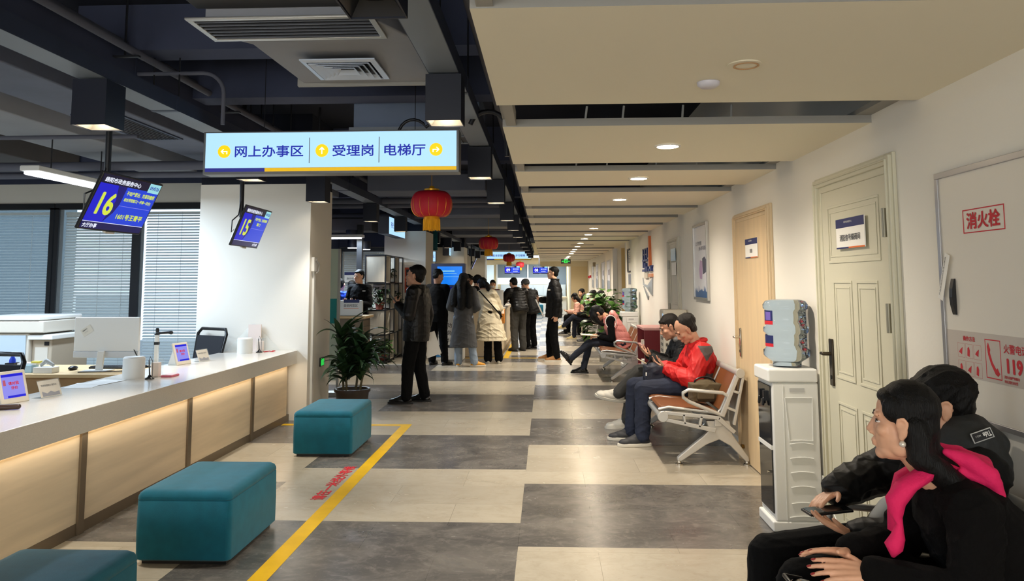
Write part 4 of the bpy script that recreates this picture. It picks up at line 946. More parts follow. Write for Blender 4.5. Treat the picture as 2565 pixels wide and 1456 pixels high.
t = thing('leaflet_holder', 'clear triangular leaflet holder with a pale notice against the white pillar', 'leaflet holder', (-3.22, 8.38, 0.757))
m = MB(); m.prism([(-0.30, 0), (-0.02, 0.29), (0.02, 0.29), (0.30, 0.0)], (-3.22, 8.43, 0.757), (1, 0, 0), (0, 0, 1), (0, -0.004, 0)); m.build('clear_sheet', glass, t)
m = MB(); m.box(-3.27, 8.40, 0.757, -3.13, 8.42, 1.04); m.build('notice', mat('notice_pink', (232, 216, 208), 0.6), t)
tag(MB().cap((-3.30, 4.42, 0.775), (-3.12, 4.50, 0.775), 0.018, 0.016).build('stamp_handle', mat('dark_wood', (54, 34, 28), 0.4), smooth=40), 'dark brown stamp handle lying at the left end of the counter', 'stamp')

# office desk and the things on it
def desk(x0, x1, y0, y1, label, z=0.735):
    t = thing('office_desk', label, 'desk', ((x0 + x1) / 2, (y0 + y1) / 2, 0))
    MB().box(x0, y0, z - 0.03, x1, y1, z).build('desktop', wood_desk, t, bevel=0.004)
    MB().box(x0 + 0.04, y0 + 0.03, 0.25, x1 - 0.04, y0 + 0.05, z - 0.03).build('modesty_panel', mat('wood_dark', (158, 122, 78), 0.5, var=(3, 0.1)), t)
    for x in (x0 + 0.02, x1 - 0.06): MB().box(x, y0 + 0.06, 0.0, x + 0.04, y1 - 0.02, z - 0.03).build('side_panel', wood_desk, t)
desk(-4.75, -3.50, 6.40, 7.15, 'pale wood office desk behind the counter with the white monitor')
desk(-5.2, -3.50, 3.2, 3.9, 'pale wood office desk left of the counter, mostly outside the photo')
t = thing('monitor', 'back of a white computer monitor with a taped note', 'monitor', (-3.85, 6.68, 0.735))
MB().box(-4.135, 6.64, 0.905, -3.555, 6.672, 1.20).build('monitor_case', white_plastic, t, bevel=0.006)
MB().box(-4.135, 6.637, 0.85, -3.555, 6.675, 0.905).build('lower_bezel', mat('bezel_grey', (206, 210, 214), 0.35), t, bevel=0.004)
MB().loft([[V((-3.895 + sx * 0.03, 6.635 + sy * 0.012, 0.74)) for sx, sy in ((-1, -1), (1, -1), (1, 1), (-1, 1))], [V((-3.87 + sx * 0.03, 6.62 + sy * 0.012, 0.91)) for sx, sy in ((-1, -1), (1, -1), (1, 1), (-1, 1))]]).build('stand_neck', white_plastic, t, bevel=0.004)
MB().box(-4.02, 6.56, 0.735, -3.80, 6.72, 0.745).build('stand_foot', white_plastic, t, bevel=0.004)
T = M.Translation((-4.02, 6.6385, 1.085)) @ M.Rotation(R(-33), 4, 'Y')
m = MB(); m.box(-0.05, -0.001, -0.033, 0.05, 0, 0.033, T); n_ = m.build('note', mat('note_cream', (222, 218, 206), 0.6), t)
text('温馨提示', T @ V((-0.038, -0.0015, 0.008)), T.to_3x3() @ V((1, 0, 0)), T.to_3x3() @ V((0, 0, 1)), 0.012, ink, n_); text('上班时间', T @ V((-0.03, -0.0015, -0.012)), T.to_3x3() @ V((1, 0, 0)), T.to_3x3() @ V((0, 0, 1)), 0.009, grey_plastic, n_)
tag(MB().ell((-4.18, 6.72, 0.752), (0.032, 0.055, 0.02)).build('mouse', black_plastic, smooth=60), 'black computer mouse on the desk left of the white monitor', 'mouse')
t = thing('keyboard', 'black keyboard on the desk under the white monitor', 'keyboard', (-3.75, 6.9, 0.735)); MB().box(-4.1, 6.82, 0.735, -3.62, 6.96, 0.752).build('keyboard_base', black_plastic, t, bevel=0.004); m = MB()
for r in range(4):
    for q in range(14): m.box(-4.09 + q * 0.033, 6.83 + r * 0.031, 0.752, -4.062 + q * 0.033, 6.855 + r * 0.031, 0.757)
tag(m.build('keys', mat('key_black', (30, 30, 32), 0.5), t), kind='stuff')
tag(MB().tube([(-3.62, 6.66, 0.95), (-3.56, 6.62, 0.88), (-3.52, 6.66, 0.79), (-3.60, 6.6, 0.745), (-3.75, 6.55, 0.742), (-4.0, 6.5, 0.742)], 0.004, 6).build('monitor_cable', black_plastic, smooth=50), 'thin black cable trailing from the white monitor over the desk', 'cable')
t = thing('tissue_pack', 'crumpled white tissue pack on the desk beside the pale blue box', 'tissue', (-4.60, 6.56, 0.735)); MB().ell((-4.58, 6.56, 0.765), (0.055, 0.045, 0.03)).ell((-4.55, 6.57, 0.78), (0.03, 0.03, 0.025)).build('pack', paper, t, smooth=60)
t = thing('document_box', 'pale blue box with papers and a yellow pad on the office desk', 'box', (-4.47, 6.55, 0.735)); MB().box(-4.53, 6.50, 0.735, -4.41, 6.60, 0.80).build('box_body', mat('pale_blue_box', (170, 204, 226), 0.6), t, bevel=0.003); MB().box(-4.55, 6.52, 0.80, -4.38, 6.62, 0.815).build('papers', paper, t); MB().box(-4.43, 6.52, 0.815, -4.36, 6.57, 0.83).build('yellow_pad', mat('pad_yellow', (230, 214, 90), 0.6), t)
t = thing('card_tray', 'small white tray with a grey stapler on the office desk', 'tray', (-4.30, 6.52, 0.735)); MB().box(-4.37, 6.46, 0.735, -4.20, 6.56, 0.785).build('tray_body', white_paint, t, bevel=0.003); MB().limb([(-4.34, 6.53, 0.80), (-4.30, 6.53, 0.835), (-4.24, 6.53, 0.80)], [0.014, 0.018, 0.014]).build('stapler', grey_plastic, t, smooth=50)
t = thing('blue_bottle', 'small blue bottle in a black holder beside the copier', 'bottle', (-4.78, 6.62, 0.735)); MB().lathe([(0, 0), (0.026, 0), (0.026, 0.09), (0.012, 0.12), (0.012, 0.14), (0, 0.14)], (-4.72, 6.7, 0.735), 20).build('bottle_body', mat('bright_blue', (26, 60, 190), 0.3), t, smooth=40); MB().box(-4.76, 6.66, 0.735, -4.68, 6.74, 0.80).build('holder', black_plastic, t)
def doc_camera(x, y, z, label):
    t = thing('document_camera', label, 'document camera', (x, y, z), group='document cameras'); 
    MB().box(x - 0.055, y - 0.05, z, x + 0.055, y + 0.07, z + 0.012).build('camera_base', black_plastic, t, bevel=0.004)
    MB().box(x - 0.018, y - 0.012, z + 0.012, x + 0.018, y + 0.012, z + 0.29).build('column', white_plastic, t, bevel=0.004)
    MB().box(x - 0.02, y - 0.014, z + 0.20, x + 0.02, y + 0.014, z + 0.225).box(x - 0.02, y - 0.014, z + 0.29, x + 0.02, y + 0.014, z + 0.30).build('black_clamp', black_plastic, t)
    MB().limb([(x, y, z + 0.305), (x + 0.11, y - 0.01, z + 0.315), (x + 0.135, y - 0.01, z + 0.31)], [0.014, 0.013, 0.018]).build('camera_arm', black_plastic, t, smooth=50)
    MB().lathe([(0, 0), (0.014, 0), (0.016, 0.02), (0.012, 0.035), (0, 0.038)], (x, y, z + 0.315), 16).build('lens_head', black_plastic, t, smooth=50)
doc_camera(-3.565, 6.98, 0.735, 'white and black document camera standing right of the white monitor')
doc_camera(-3.44, 4.55, 0.757, 'document camera cut off by the left photo edge beside the nearest tablet')
def office_chair(x, y, rz, label):
    t = thing('office_chair', label, 'chair', (x, y, 0), rz, 'black mesh office chairs')
    def bk(zf): return [V((sx * (0.20 + 0.03 * zf), -0.22 - 0.10 * zf + sy * 0.012, 0.52 + 0.48 * zf)) for sx, sy in ((-1, -1), (1, -1), (1, 1), (-1, 1))]
    MB().loft([bk(0), bk(0.5), bk(0.85)]).build('mesh_back', black_mesh, t, local=True)
    e = [(-0.21, -0.22, 0.52), (0.21, -0.22, 0.52), (0.24, -0.31, 0.95), (0.20, -0.33, 1.0), (-0.20, -0.33, 1.0), (-0.24, -0.31, 0.95)]
    MB().tube(e, 0.017, 8, closed=True).build('back_frame', black_plastic, t, smooth=50, local=True)
    MB().box(-0.24, -0.24, 0.44, 0.24, 0.24, 0.51).build('seat', black_mesh, t, bevel=0.03, local=True)
    MB().cyl((0, 0, 0.08), (0, 0, 0.44), 0.03).build('gas_column', black_plastic, t, local=True)
    for k in range(5):
        a = 2 * PI * k / 5; MB().limb([(0, 0, 0.10), (0.28 * math.cos(a), 0.28 * math.sin(a), 0.06)], [0.025, 0.016]).ell((0.28 * math.cos(a), 0.28 * math.sin(a), 0.028), (0.028, 0.028, 0.028)).build('leg', black_plastic, t, smooth=50, local=True)
office_chair(-3.77, 8.0, R(150), 'black mesh office chair right of the white monitor before the bright blinds')
office_chair(-3.95, 5.05, R(170), 'black mesh office chair at the left photo edge behind the nearest tablet')
# copier
t = thing('copier', 'large cream office copier at the left edge behind the counter', 'copier', (-5.6, 8.3, 0))
cm = mat('copier_cream', (204, 196, 182), 0.5); ct = mat('copier_tan', (176, 162, 142), 0.5)
MB().box(-6.05, 8.0, 0.0, -5.47, 8.75, 0.97).build('copier_body', cm, t, bevel=0.015)
MB().box(-6.06, 7.97, 0.975, -5.30, 8.76, 1.10).build('scanner_unit', cm, t, bevel=0.012)
MB().box(-6.08, 7.96, 1.105, -5.34, 8.72, 1.15).build('scanner_lid', white_paint, t, bevel=0.015)
MB().box(-5.47, 8.05, 0.1, -5.25, 8.70, 0.90).build('side_door', ct, t, bevel=0.012)
MB().box(-5.50, 8.0, 0.90, -5.22, 8.72, 0.955).build('side_tray', white_paint, t, bevel=0.012)
MB().box(-5.43, 8.045, 0.12, -5.29, 8.05, 0.82).build('side_panel_line', cm, t); MB().box(-5.33, 8.044, 0.84, -5.28, 8.05, 0.88).build('latch', black_plastic, t)
MB().box(-6.0, 7.985, 0.70, -5.80, 8.0, 0.86).build('notice_label', paper, t)
MB().box(-6.04, 7.99, 0.50, -5.5, 8.0, 0.95).build('front_cover', mat('copier_blue', (176, 190, 200), 0.5), t)

# ------------------------------------------------------------------ floor markings
tp = MB(); tp.add([(-1.515, 1.2, 0.0012), (-1.415, 1.2, 0.0012), (-1.425, 8.26, 0.0012), (-2.80, 8.26, 0.0012), (-2.80, 8.16, 0.0012), (-1.525, 8.16, 0.0012)], [(0, 1, 2, 5), (2, 3, 4, 5)])
tag(tp.build('yellow_floor_tape', yellow), 'worn yellow queue tape stuck on the floor beside the ottomans', 'floor tape')
tp = MB(); tp.add([(-1.9, 15.3, 0.0012), (-0.1, 15.3, 0.0012), (-0.1, 15.42, 0.0012), (-1.9, 15.42, 0.0012)], [(0, 1, 2, 3)]).add([(-0.86, 15.42, 0.0012), (-0.75, 15.42, 0.0012), (-0.75, 20, 0.0012), (-0.86, 20, 0.0012)], [(0, 1, 2, 3)])
tag(tp.build('yellow_floor_tape', yellow), 'far yellow tape on the floor before the cream counter', 'floor tape')
t = text('请在一米线外等候', (-1.55, 5.42, 0.0012), (0, 1, 0), (-1, 0, 0), 0.10, red_ink, width=0.97, depth=0.0004, name='floor_lettering', bold=0.018)
tag(t, 'red characters on the floor along the yellow tape', 'floor lettering')

# ------------------------------------------------------------------ ottomans
def ottoman(x0, y0, label, w_=0.52, d_=0.75, h_=0.385, g='teal ottomans before the counter'):
    t = thing('ottoman', label, 'ottoman', (x0 + w_ / 2, y0 + d_ / 2, 0), group=g)
    m = MB(); n = 40; rings = []
    def ringat(z, ins, r=0.03):
        a, b = w_ / 2 - ins, d_ / 2 - ins; out = []
        for cx_, cy_, a0 in ((a - r, b - r, 0), (-a + r, b - r, PI / 2), (-a + r, -b + r, PI), (a - r, -b + r, 1.5 * PI)):
            for k in range(6): out.append(V((cx_ + r * math.cos(a0 + PI / 2 * k / 5), cy_ + r * math.sin(a0 + PI / 2 * k / 5), z)))
        return out
    for z, i in ((0.022, 0.01), (0.03, 0.0), (0.17, -0.002), (h_ - 0.052, 0.0), (h_ - 0.048, 0.004), (h_ - 0.044, 0.0), (h_ - 0.03, 0.001), (h_ - 0.014, 0.008), (h_ - 0.003, 0.022), (h_, 0.05), (h_ + 0.006, 0.14)): rings.append(ringat(z, i))
    m.loft(rings); o = m.build('upholstery', teal, t, smooth=50, local=True)
    k = MB().box(-w_ / 2 + 0.03, -d_ / 2 + 0.03, 0.0, w_ / 2 - 0.03, d_ / 2 - 0.03, 0.024); k.build('base_plinth', black_plastic, t, local=True)
    return t
ottoman(-2.21, 4.17, 'middle teal ottoman, the whole big one beside the yellow tape', d_=0.72)
ottoman(-2.20, 6.72, 'farthest teal ottoman, in front of the potted plant', d_=0.76)
ottoman(-2.24, 2.56, 'nearest teal ottoman cut off at the bottom left corner', d_=0.74)
ottoman(-0.55, 35.4, 'small far teal ottoman before the white far desk', g='far teal ottomans', w_=0.42, d_=0.42, h_=0.45)

# ------------------------------------------------------------------ bench seating along the right wall
def bench(y0, n, label, sw=0.58, dx=0.0):
    """local frame: faces +Y, row runs along +X, origin on the floor at the wall"""
    t = thing('waiting_bench', label, 'bench', (W - 0.005 - dx, y0, 0), R(90), 'steel waiting benches along the right wall'); L = n * sw
    for i in range(n):
        x0 = i * sw + 0.045; x1 = (i + 1) * sw - 0.012
        seat = [(0.74, 0.452), (0.72, 0.472), (0.66, 0.476), (0.40, 0.452), (0.26, 0.432), (0.24, 0.405), (0.40, 0.425), (0.66, 0.448)]
        MB().prism(seat, (x0, 0, 0), (0, 1, 0), (0, 0, 1), (x1 - x0, 0, 0)).build('seat_pad', leather, t, bevel=0.008, local=True)
        back = [(0.245, 0.44), (0.095, 0.765), (0.075, 0.755), (0.215, 0.43)]
        MB().prism(back, (x0, 0, 0), (0, 1, 0), (0, 0, 1), (x1 - x0, 0, 0)).build('back_pad', leather, t, bevel=0.008, local=True)
        s = MB()
        s.tube([(x0 - 0.018, 0.745, 0.448), (x0 - 0.018, 0.66, 0.466), (x0 - 0.018, 0.27, 0.415), (x0 - 0.018, 0.235, 0.45), (x0 - 0.018, 0.085, 0.77)], 0.011, 8)
        s.build('divider_rail', steel_grey, t, smooth=50, local=True)
    MB().cyl((-0.02, 0.715, 0.395), (L + 0.02, 0.715, 0.395), 0.034, n=20).build('front_rail', steel_grey, t, smooth=40, local=True)
    MB().cyl((-0.02, 0.085, 0.745), (L + 0.02, 0.085, 0.745), 0.028, n=20).build('top_rail', steel_grey, t, smooth=40, local=True)
    MB().box(-0.01, 0.235, 0.315, L + 0.01, 0.295, 0.375).build('beam', steel_grey, t, bevel=0.006, local=True)
    def frame(x):
        m = MB(); th = 0.035
        def bar(p, q, w0, w1):
            p = V((p[0], p[1])); q = V((q[0], q[1])); d = (q - p).normalized(); nn = V((-d.y, d.x))
            m.prism([tuple(p + nn * w0), tuple(p - nn * w0), tuple(q - nn * w1), tuple(q + nn * w1)], (x, 0, 0), (0, 1, 0), (0, 0, 1), (th, 0, 0))
        bar((0.70, 0.425), (0.25, 0.385), 0.014, 0.014); bar((0.70, 0.372), (0.29, 0.285), 0.014, 0.018)          # seat arm top and bottom
        bar((0.545, 0.415), (0.535, 0.335), 0.010, 0.010); bar((0.40, 0.40), (0.42, 0.31), 0.012, 0.010)
        bar((0.235, 0.40), (0.085, 0.755), 0.018, 0.014); bar((0.14, 0.33), (0.055, 0.72), 0.012, 0.012)           # back arm pair
        bar((0.265, 0.385), (0.135, 0.27), 0.020, 0.016); bar((0.195, 0.47), (0.12, 0.44), 0.010, 0.010); bar((0.135, 0.60), (0.085, 0.585), 0.010, 0.010)
        m.cyl((x - 0.004, 0.715, 0.395), (x + th + 0.004, 0.715, 0.395), 0.043, n=24); m.cyl((x - 0.004, 0.078, 0.745), (x + th + 0.004, 0.078, 0.745), 0.038, n=24)
        m.build('side_frame', steel_grey, t, bevel=0.004, local=True)
        xm = x + th / 2
        arm = [(xm, 0.22, 0.40), (xm, 0.50, 0.515), (xm, 0.545, 0.55), (xm, 0.545, 0.585), (xm, 0.50, 0.61), (xm, 0.22, 0.585), (xm, 0.185, 0.56), (xm, 0.18, 0.50), (xm, 0.225, 0.395)]
        MB().tube(arm, 0.015, 10).build('armrest', steel_grey, t, smooth=50, local=True)
    def leg(x):
        m = MB(); th = 0.05
        m.prism([(0.17, 0.36), (0.36, 0.36), (0.34, 0.285), (0.39, 0.235), (0.60, 0.065), (0.60, 0.035), (0.57, 0.035), (0.36, 0.17), (0.26, 0.21), (0.17, 0.16), (0.05, 0.035), (0.02, 0.035), (0.025, 0.07), (0.15, 0.25)], (x, 0, 0), (0, 1, 0), (0, 0, 1), (th, 0, 0))
        l = m.build('leg', steel_grey, t, bevel=0.008, local=True)
        for y in (0.585, 0.035): MB().lathe([(0, 0), (0.032, 0), (0.032, 0.012), (0.016, 0.022), (0.012, 0.04), (0, 0.04)], (x + th / 2, y, 0), 20).build('foot', chrome, l, smooth=40, local=True)
    for x in ([-0.02] + [i * sw for i in range(2, n, 2)] + [L - 0.015]): frame(x)
    for x in (0.0, L - 0.05): leg(x)
    return t
bench(1.47, 3, 'steel and tan leather bench in the foreground under the hydrant cabinet')
bench(6.50, 3, 'steel and tan leather bench beside the pale oak door where the red jacket sits')
bench(11.75, 3, 'steel and tan leather bench where the person in the pink vest writes', dx=0.10)
bench(18.95, 6, 'far bench beyond the lobby opening with a row of seated people')

# ------------------------------------------------------------------ water coolers
def cooler(x0, y0, label, blabel):
    """front faces -x; body x0..x0+0.30, y0..y0+0.31"""
    wd, dp, h = 0.30, 0.31, 0.965
    t = thing('water_cooler', label, 'water cooler', (x0 + wd / 2, y0 + dp / 2, 0), group='white water coolers')
    X = x0
    b = MB(); 
    b.loft([[V((X + a, y, z)) for a, y in ((0.02, y0), (wd, y0), (wd, y0 + dp), (0.02, y0 + dp))] for z in (0.06, 0.88)])
    b.build('body', white_plastic, t, bevel=0.012)
    MB().box(X, y0 - 0.004, 0.0, X + wd + 0.004, y0 + dp + 0.004, 0.062).build('plinth', white_plastic, t, bevel=0.01)
    MB().box(X - 0.004, y0 - 0.004, 0.88, X + wd, y0 + dp + 0.004, h).build('head', white_plastic, t, bevel=0.014)
    MB().box(X + 0.012, y0 + 0.02, 0.50, X + 0.021, y0 + dp - 0.02, 0.86).build('dark_recess', dark_glass, t, bevel=0.004)
    MB().box(X + 0.012, y0 + 0.02, 0.10, X + 0.021, y0 + dp - 0.02, 0.48).build('lower_door', dark_glass, t, bevel=0.004)
    MB().box(X + 0.008, y0 + 0.015, 0.478, X + 0.022, y0 + dp - 0.015, 0.502).build('drip_edge', white_plastic, t)
    for k in (0, 1):
        yy = y0 + 0.11 + 0.09 * k; MB().box(X - 0.004, yy - 0.014, 0.76, X + 0.015, yy + 0.014, 0.82).limb([(X - 0.002, yy, 0.77), (X - 0.006, yy, 0.735)], [0.009, 0.008]).build('tap', black_plastic, t)
    MB().cyl((X + 0.012, y0 + 0.06, 0.34), (X - 0.006, y0 + 0.06, 0.34), 0.008, n=12).build('door_knob', chrome, t)
    # moulded side panel facing the camera
    s = MB(); ys = y0 - 0.003
    def rib(x_0, x_1, z, bow=0.008, th=0.004):
        pts = [(x_0 + (x_1 - x_0) * k / 8, ys, z + bow * math.sin(PI * k / 8)) for k in range(9)]; s.tube(pts, th, 6)
    for z in (0.165, 0.26, 0.345, 0.43, 0.515): rib(X + 0.115, X + 0.255, z)
    rib(X + 0.10, X + 0.265, 0.085); rib(X + 0.095, X + 0.26, 0.79, 0.0, 0.003); rib(X + 0.115, X + 0.255, 0.535, 0.004, 0.003)
    s.tube([(X + 0.095, ys, 0.79), (X + 0.115, ys, 0.535)], 0.003, 6); s.tube([(X + 0.26, ys, 0.79), (X + 0.255, ys, 0.535)], 0.003, 6); s.tube([(X + 0.085, ys, 0.07), (X + 0.085, ys, 0.87)], 0.002, 6)
    s.build('moulded_ribs', white_plastic, t, smooth=50)
    MB().box(X + 0.125, y0 - 0.002, 0.825, X + 0.215, y0 + 0.004, 0.85).build('grip_slot', mat('slot_grey', (186, 186, 184), 0.5), t)
    MB().box(X + 0.05, y0 + 0.03, 0.89, X + 0.052, y0 + 0.12, 0.94)
    # bottle: lifts off, so a thing of its own
    bt = thing('water_bottle', blabel, 'water bottle', (x0 + 0.165, y0 + 0.155, h), group='large blue water bottles')
    cx_, cy_ = x0 + 0.165, y0 + 0.155; r = 0.134
    prof = [(0.085, 0.0), (0.088, 0.03), (0.112, 0.045), (r - 0.004, 0.058), (r + 0.006, 0.070), (r + 0.006, 0.102), (r - 0.010, 0.116), (r - 0.010, 0.205), (r + 0.003, 0.216), (r + 0.003, 0.242), (r - 0.010, 0.254), (r - 0.011, 0.352), (r + 0.002, 0.362), (r + 0.003, 0.385), (r - 0.012, 0.408), (r - 0.05, 0.418), (0.02, 0.412), (0.0, 0.412)]
    inn = [(max(0, q - 0.003), z + (0.003 if z < 0.05 else 0.0) - (0.003 if z > 0.405 else 0)) for q, z in prof]
    m = MB(); m.loft([[V((cx_ + q * math.cos(2 * PI * j / 48), cy_ + q * math.sin(2 * PI * j / 48), h + z)) for j in range(48)] for q, z in [(0.0, 0.0)] + prof])
    m.build('bottle_shell', bottle_blue, bt, smooth=60)
    def label_patch(z0, z1, a0, a1, mt, name, rr):
        n = 10; vs = []; fs = []
        for k in range(n + 1):
            a = a0 + (a1 - a0) * k / n
            vs += [(cx_ + rr * math.cos(a), cy_ + rr * math.sin(a), h + z) for z in (z0, z1)]
        for k in range(n): fs.append((2 * k, 2 * k + 2, 2 * k + 3, 2 * k + 1))
        mm = MB(); mm.add(vs, fs); return mm.build(name, mt, bt, smooth=60)
    label_patch(0.262, 0.35, PI * 0.70, PI * 1.20, navy, 'label', r - 0.0075); label_patch(0.262, 0.285, PI * 0.70, PI * 1.20, red_ink, 'label_red_stripe', r - 0.007)
    label_patch(0.125, 0.195, PI * 0.70, PI * 1.20, navy, 'label', r - 0.0075); label_patch(0.125, 0.145, PI * 0.70, PI * 1.20, red_ink, 'label_red_stripe', r - 0.007)
    label_patch(0.29, 0.34, PI * 1.02, PI * 1.16, mat('label_violet', (110, 90, 170), 0.4), 'label_violet_patch', r - 0.0065)
cooler(1.352, 4.84, 'white water cooler in the foreground beside the cream door', 'blue water bottle standing on the foreground cooler')
cooler(1.325, 13.75, 'white water cooler in the distance beside the wall logo', 'blue water bottle standing on the distant cooler')
tag(MB().tube([(1.655, 5.1, 0.2), (1.66, 4.95, 0.02), (1.66, 4.80, 0.008), (1.66, 4.6, 0.1), (1.655, 4.80, 0.24)], 0.006, 8).build('power_cable', white_plastic, smooth=50), 'white power cable behind the foreground cooler', 'cable')
tag(MB().box(1.655, 4.79, 0.23, 1.669, 4.86, 0.33).build('wall_socket', white_plastic, bevel=0.004), 'white wall socket between the cooler and the cream door', 'socket')
# red magazine cabinet and white perforated purifier
t = thing('magazine_cabinet', 'maroon magazine cabinet with a pink top standing at the wall behind the bench', 'cabinet', (1.48, 10.9, 0))
X0_, X1_, Y0_, Y1_ = 1.32, 1.65, 10.55, 11.35
MB().box(X0_, Y0_, 0.02, X1_, Y0_ + 0.03, 0.84).build('side_panel', maroon, t); MB().box(X0_, Y1_ - 0.03, 0.02, X1_, Y1_, 0.84).build('side_panel', maroon, t)
MB().box(X1_ - 0.02, Y0_ + 0.03, 0.02, X1_, Y1_ - 0.03, 0.84).build('back_panel', maroon, t); MB().box(X0_ - 0.01, Y0_ - 0.01, 0.84, X1_, Y1_ + 0.01, 0.87).build('top_board', pink_top, t, bevel=0.004)
for z in (0.02, 0.3, 0.6): MB().box(X0_, Y0_ + 0.03, z, X1_ - 0.02, Y1_ - 0.03, z + 0.02).build('shelf', pink_top, t)
for k, (y, z, mm) in enumerate([(10.62, 0.62, paper), (10.62, 0.32, grey_plastic), (10.9, 0.62, ivory), (10.9, 0.32, paper)]):
    tag(box('magazine_stack', (X0_ + 0.02, y, z), (X0_ + 0.25, y + 0.2, z + (0.09 if k % 2 else 0.06)), mm), '%s stack of magazines inside the maroon cabinet, %s shelf' % (['white', 'grey', 'cream', 'pale'][k], ['upper', 'lower'][k % 2]), 'magazines', 'magazine stacks')
t = thing('air_purifier', 'tall white perforated air purifier behind the two seated men', 'air purifier', (1.5, 9.35, 0))
MB().box(1.375, 9.2, 0.0, 1.655, 9.5, 1.165).build('purifier_body', ivory, t, bevel=0.02)
m = MB()
for r in range(12):
    for q in range(2): m.box(1.372, 9.26 + q * 0.10, 0.25 + r * 0.07, 1.377, 9.30 + q * 0.10, 0.285 + r * 0.07); m.box(1.40 + q * 0.06, 9.196, 0.25 + r * 0.07, 1.425 + q * 0.06, 9.202, 0.285 + r * 0.07)
tag(m.build('air_holes', mat('hole_dark', (96, 90, 82), 0.7), t), kind='stuff')
m = MB(); m.box(1.373, 9.21, 1.02, 1.378, 9.27, 1.12); m.build('control_light', mat('control_blue', (170, 200, 235), 0.4, emis=0.4), t)

# ------------------------------------------------------------------ plants
def blade(mb, base, yaw, length, width, rise, droop, n=9, fold=0.25, twist=0.0):
    """strap leaf: rises from base then arches over"""
    d = V((math.cos(yaw), math.sin(yaw), 0)); sd = V((-math.sin(yaw), math.cos(yaw), 0)); p = V(base); a = rise; rows = []
    for k in range(n + 1):
        t_ = k / n; wv = width * math.sin(PI * min(1, (0.10 + 0.90 * t_)) ** 0.8) * (1 if t_ < 1 else 0.02)
        up = V((0, 0, 1)) * math.cos(a) - d * math.sin(a)
        s2 = (sd * math.cos(twist * t_) + up * math.sin(twist * t_))
        rows.append((p - s2 * wv + up * wv * fold, p, p + s2 * wv + up * wv * fold))
        p = p + (d * math.cos(a) + V((0, 0, 1)) * math.sin(a)) * (length / n); a -= droop / n
    vs = [v for r in rows for v in r]; fs = []
    for k in range(n):
        o = k * 3; fs += [(o, o + 1, o + 4, o + 3), (o + 1, o + 2, o + 5, o + 4)]
    m0 = len(vs); vs2 = vs + [v - V((0, 0, 0.0012)) for v in vs]
    mb.add(vs2, fs + [tuple(reversed([i + m0 for i in f])) for f in fs])
def pot(t, c, r0, r1, h, m, n=28):
    MB().lathe([(0, 0), (r0, 0), (r1, h), (r1 + 0.012, h), (r1 + 0.012, h - 0.03), (r1 + 0.014, h), (r1, h + 0.004), (r1 - 0.012, h), (r1 - 0.02, h - 0.03), (0, h - 0.03)], c, n).build('pot', m, t, smooth=40)
    MB().lathe([(0, h - 0.035), (r1 - 0.015, h - 0.035), (r1 - 0.02, h - 0.022), (0, h - 0.018)], c, n).build('soil', soil, t)
t = thing('dracaena_plant', 'large potted plant with long dark strap leaves between ottoman and white pillar', 'plant', (-2.20, 8.78, 0)); rnd = random.Random(11)
pot(t, (-2.20, 8.78, 0), 0.15, 0.19, 0.30, pot_dark)
leaves = 0
for k, (dx, dy, hh) in enumerate([(-0.10, 0.0, 0.62), (0.03, 0.04, 0.50), (0.09, -0.03, 0.36), (-0.05, -0.05, 0.30)]):
    b = V((-2.20 + dx, 8.78 + dy, 0.27)); tip = b + V((dx * 0.6, dy, hh))
    MB().tube([b, (b + tip) / 2 + V((0.01, 0, 0)), tip], [0.014, 0.012, 0.010], 8).build('cane', stem_mat, t, smooth=50)
    for q in range(24):
        f = q / 23; m = MB()
        yw = rnd.uniform(0, 2 * PI); ln = rnd.uniform(0.38, 0.58)
        if math.cos(yw) < -0.35: ln = min(ln, 0.32) if dx > 0 else 0.24 + 0.08 * f
        blade(m, b.lerp(tip, 0.35 + 0.65 * f), yw, ln, rnd.uniform(0.030, 0.044), R(rnd.uniform(20, 55) + 30 * f), R(rnd.uniform(45, 125)), twist=rnd.uniform(-0.5, 0.5))
        m.build('leaf', leaf, t, smooth=60)
more = MB()
for k, (dx, dy, hh) in enumerate([(-0.10, 0.0, 0.62), (0.03, 0.04, 0.50), (0.09, -0.03, 0.36), (-0.05, -0.05, 0.30)]):
    b = V((-2.20 + dx, 8.78 + dy, 0.27)); tip = b + V((dx * 0.6, dy, hh))
    for q in range(16):
        yw = rnd.uniform(-PI * 0.6, PI * 0.6); blade(more, b.lerp(tip, 0.45 + 0.55 * q / 15), yw, rnd.uniform(0.30, 0.50), rnd.uniform(0.028, 0.042), R(rnd.uniform(35, 80)), R(rnd.uniform(30, 100)), twist=rnd.uniform(-0.5, 0.5))
tag(more.build('leaves', leaf, t, smooth=60), kind='stuff')
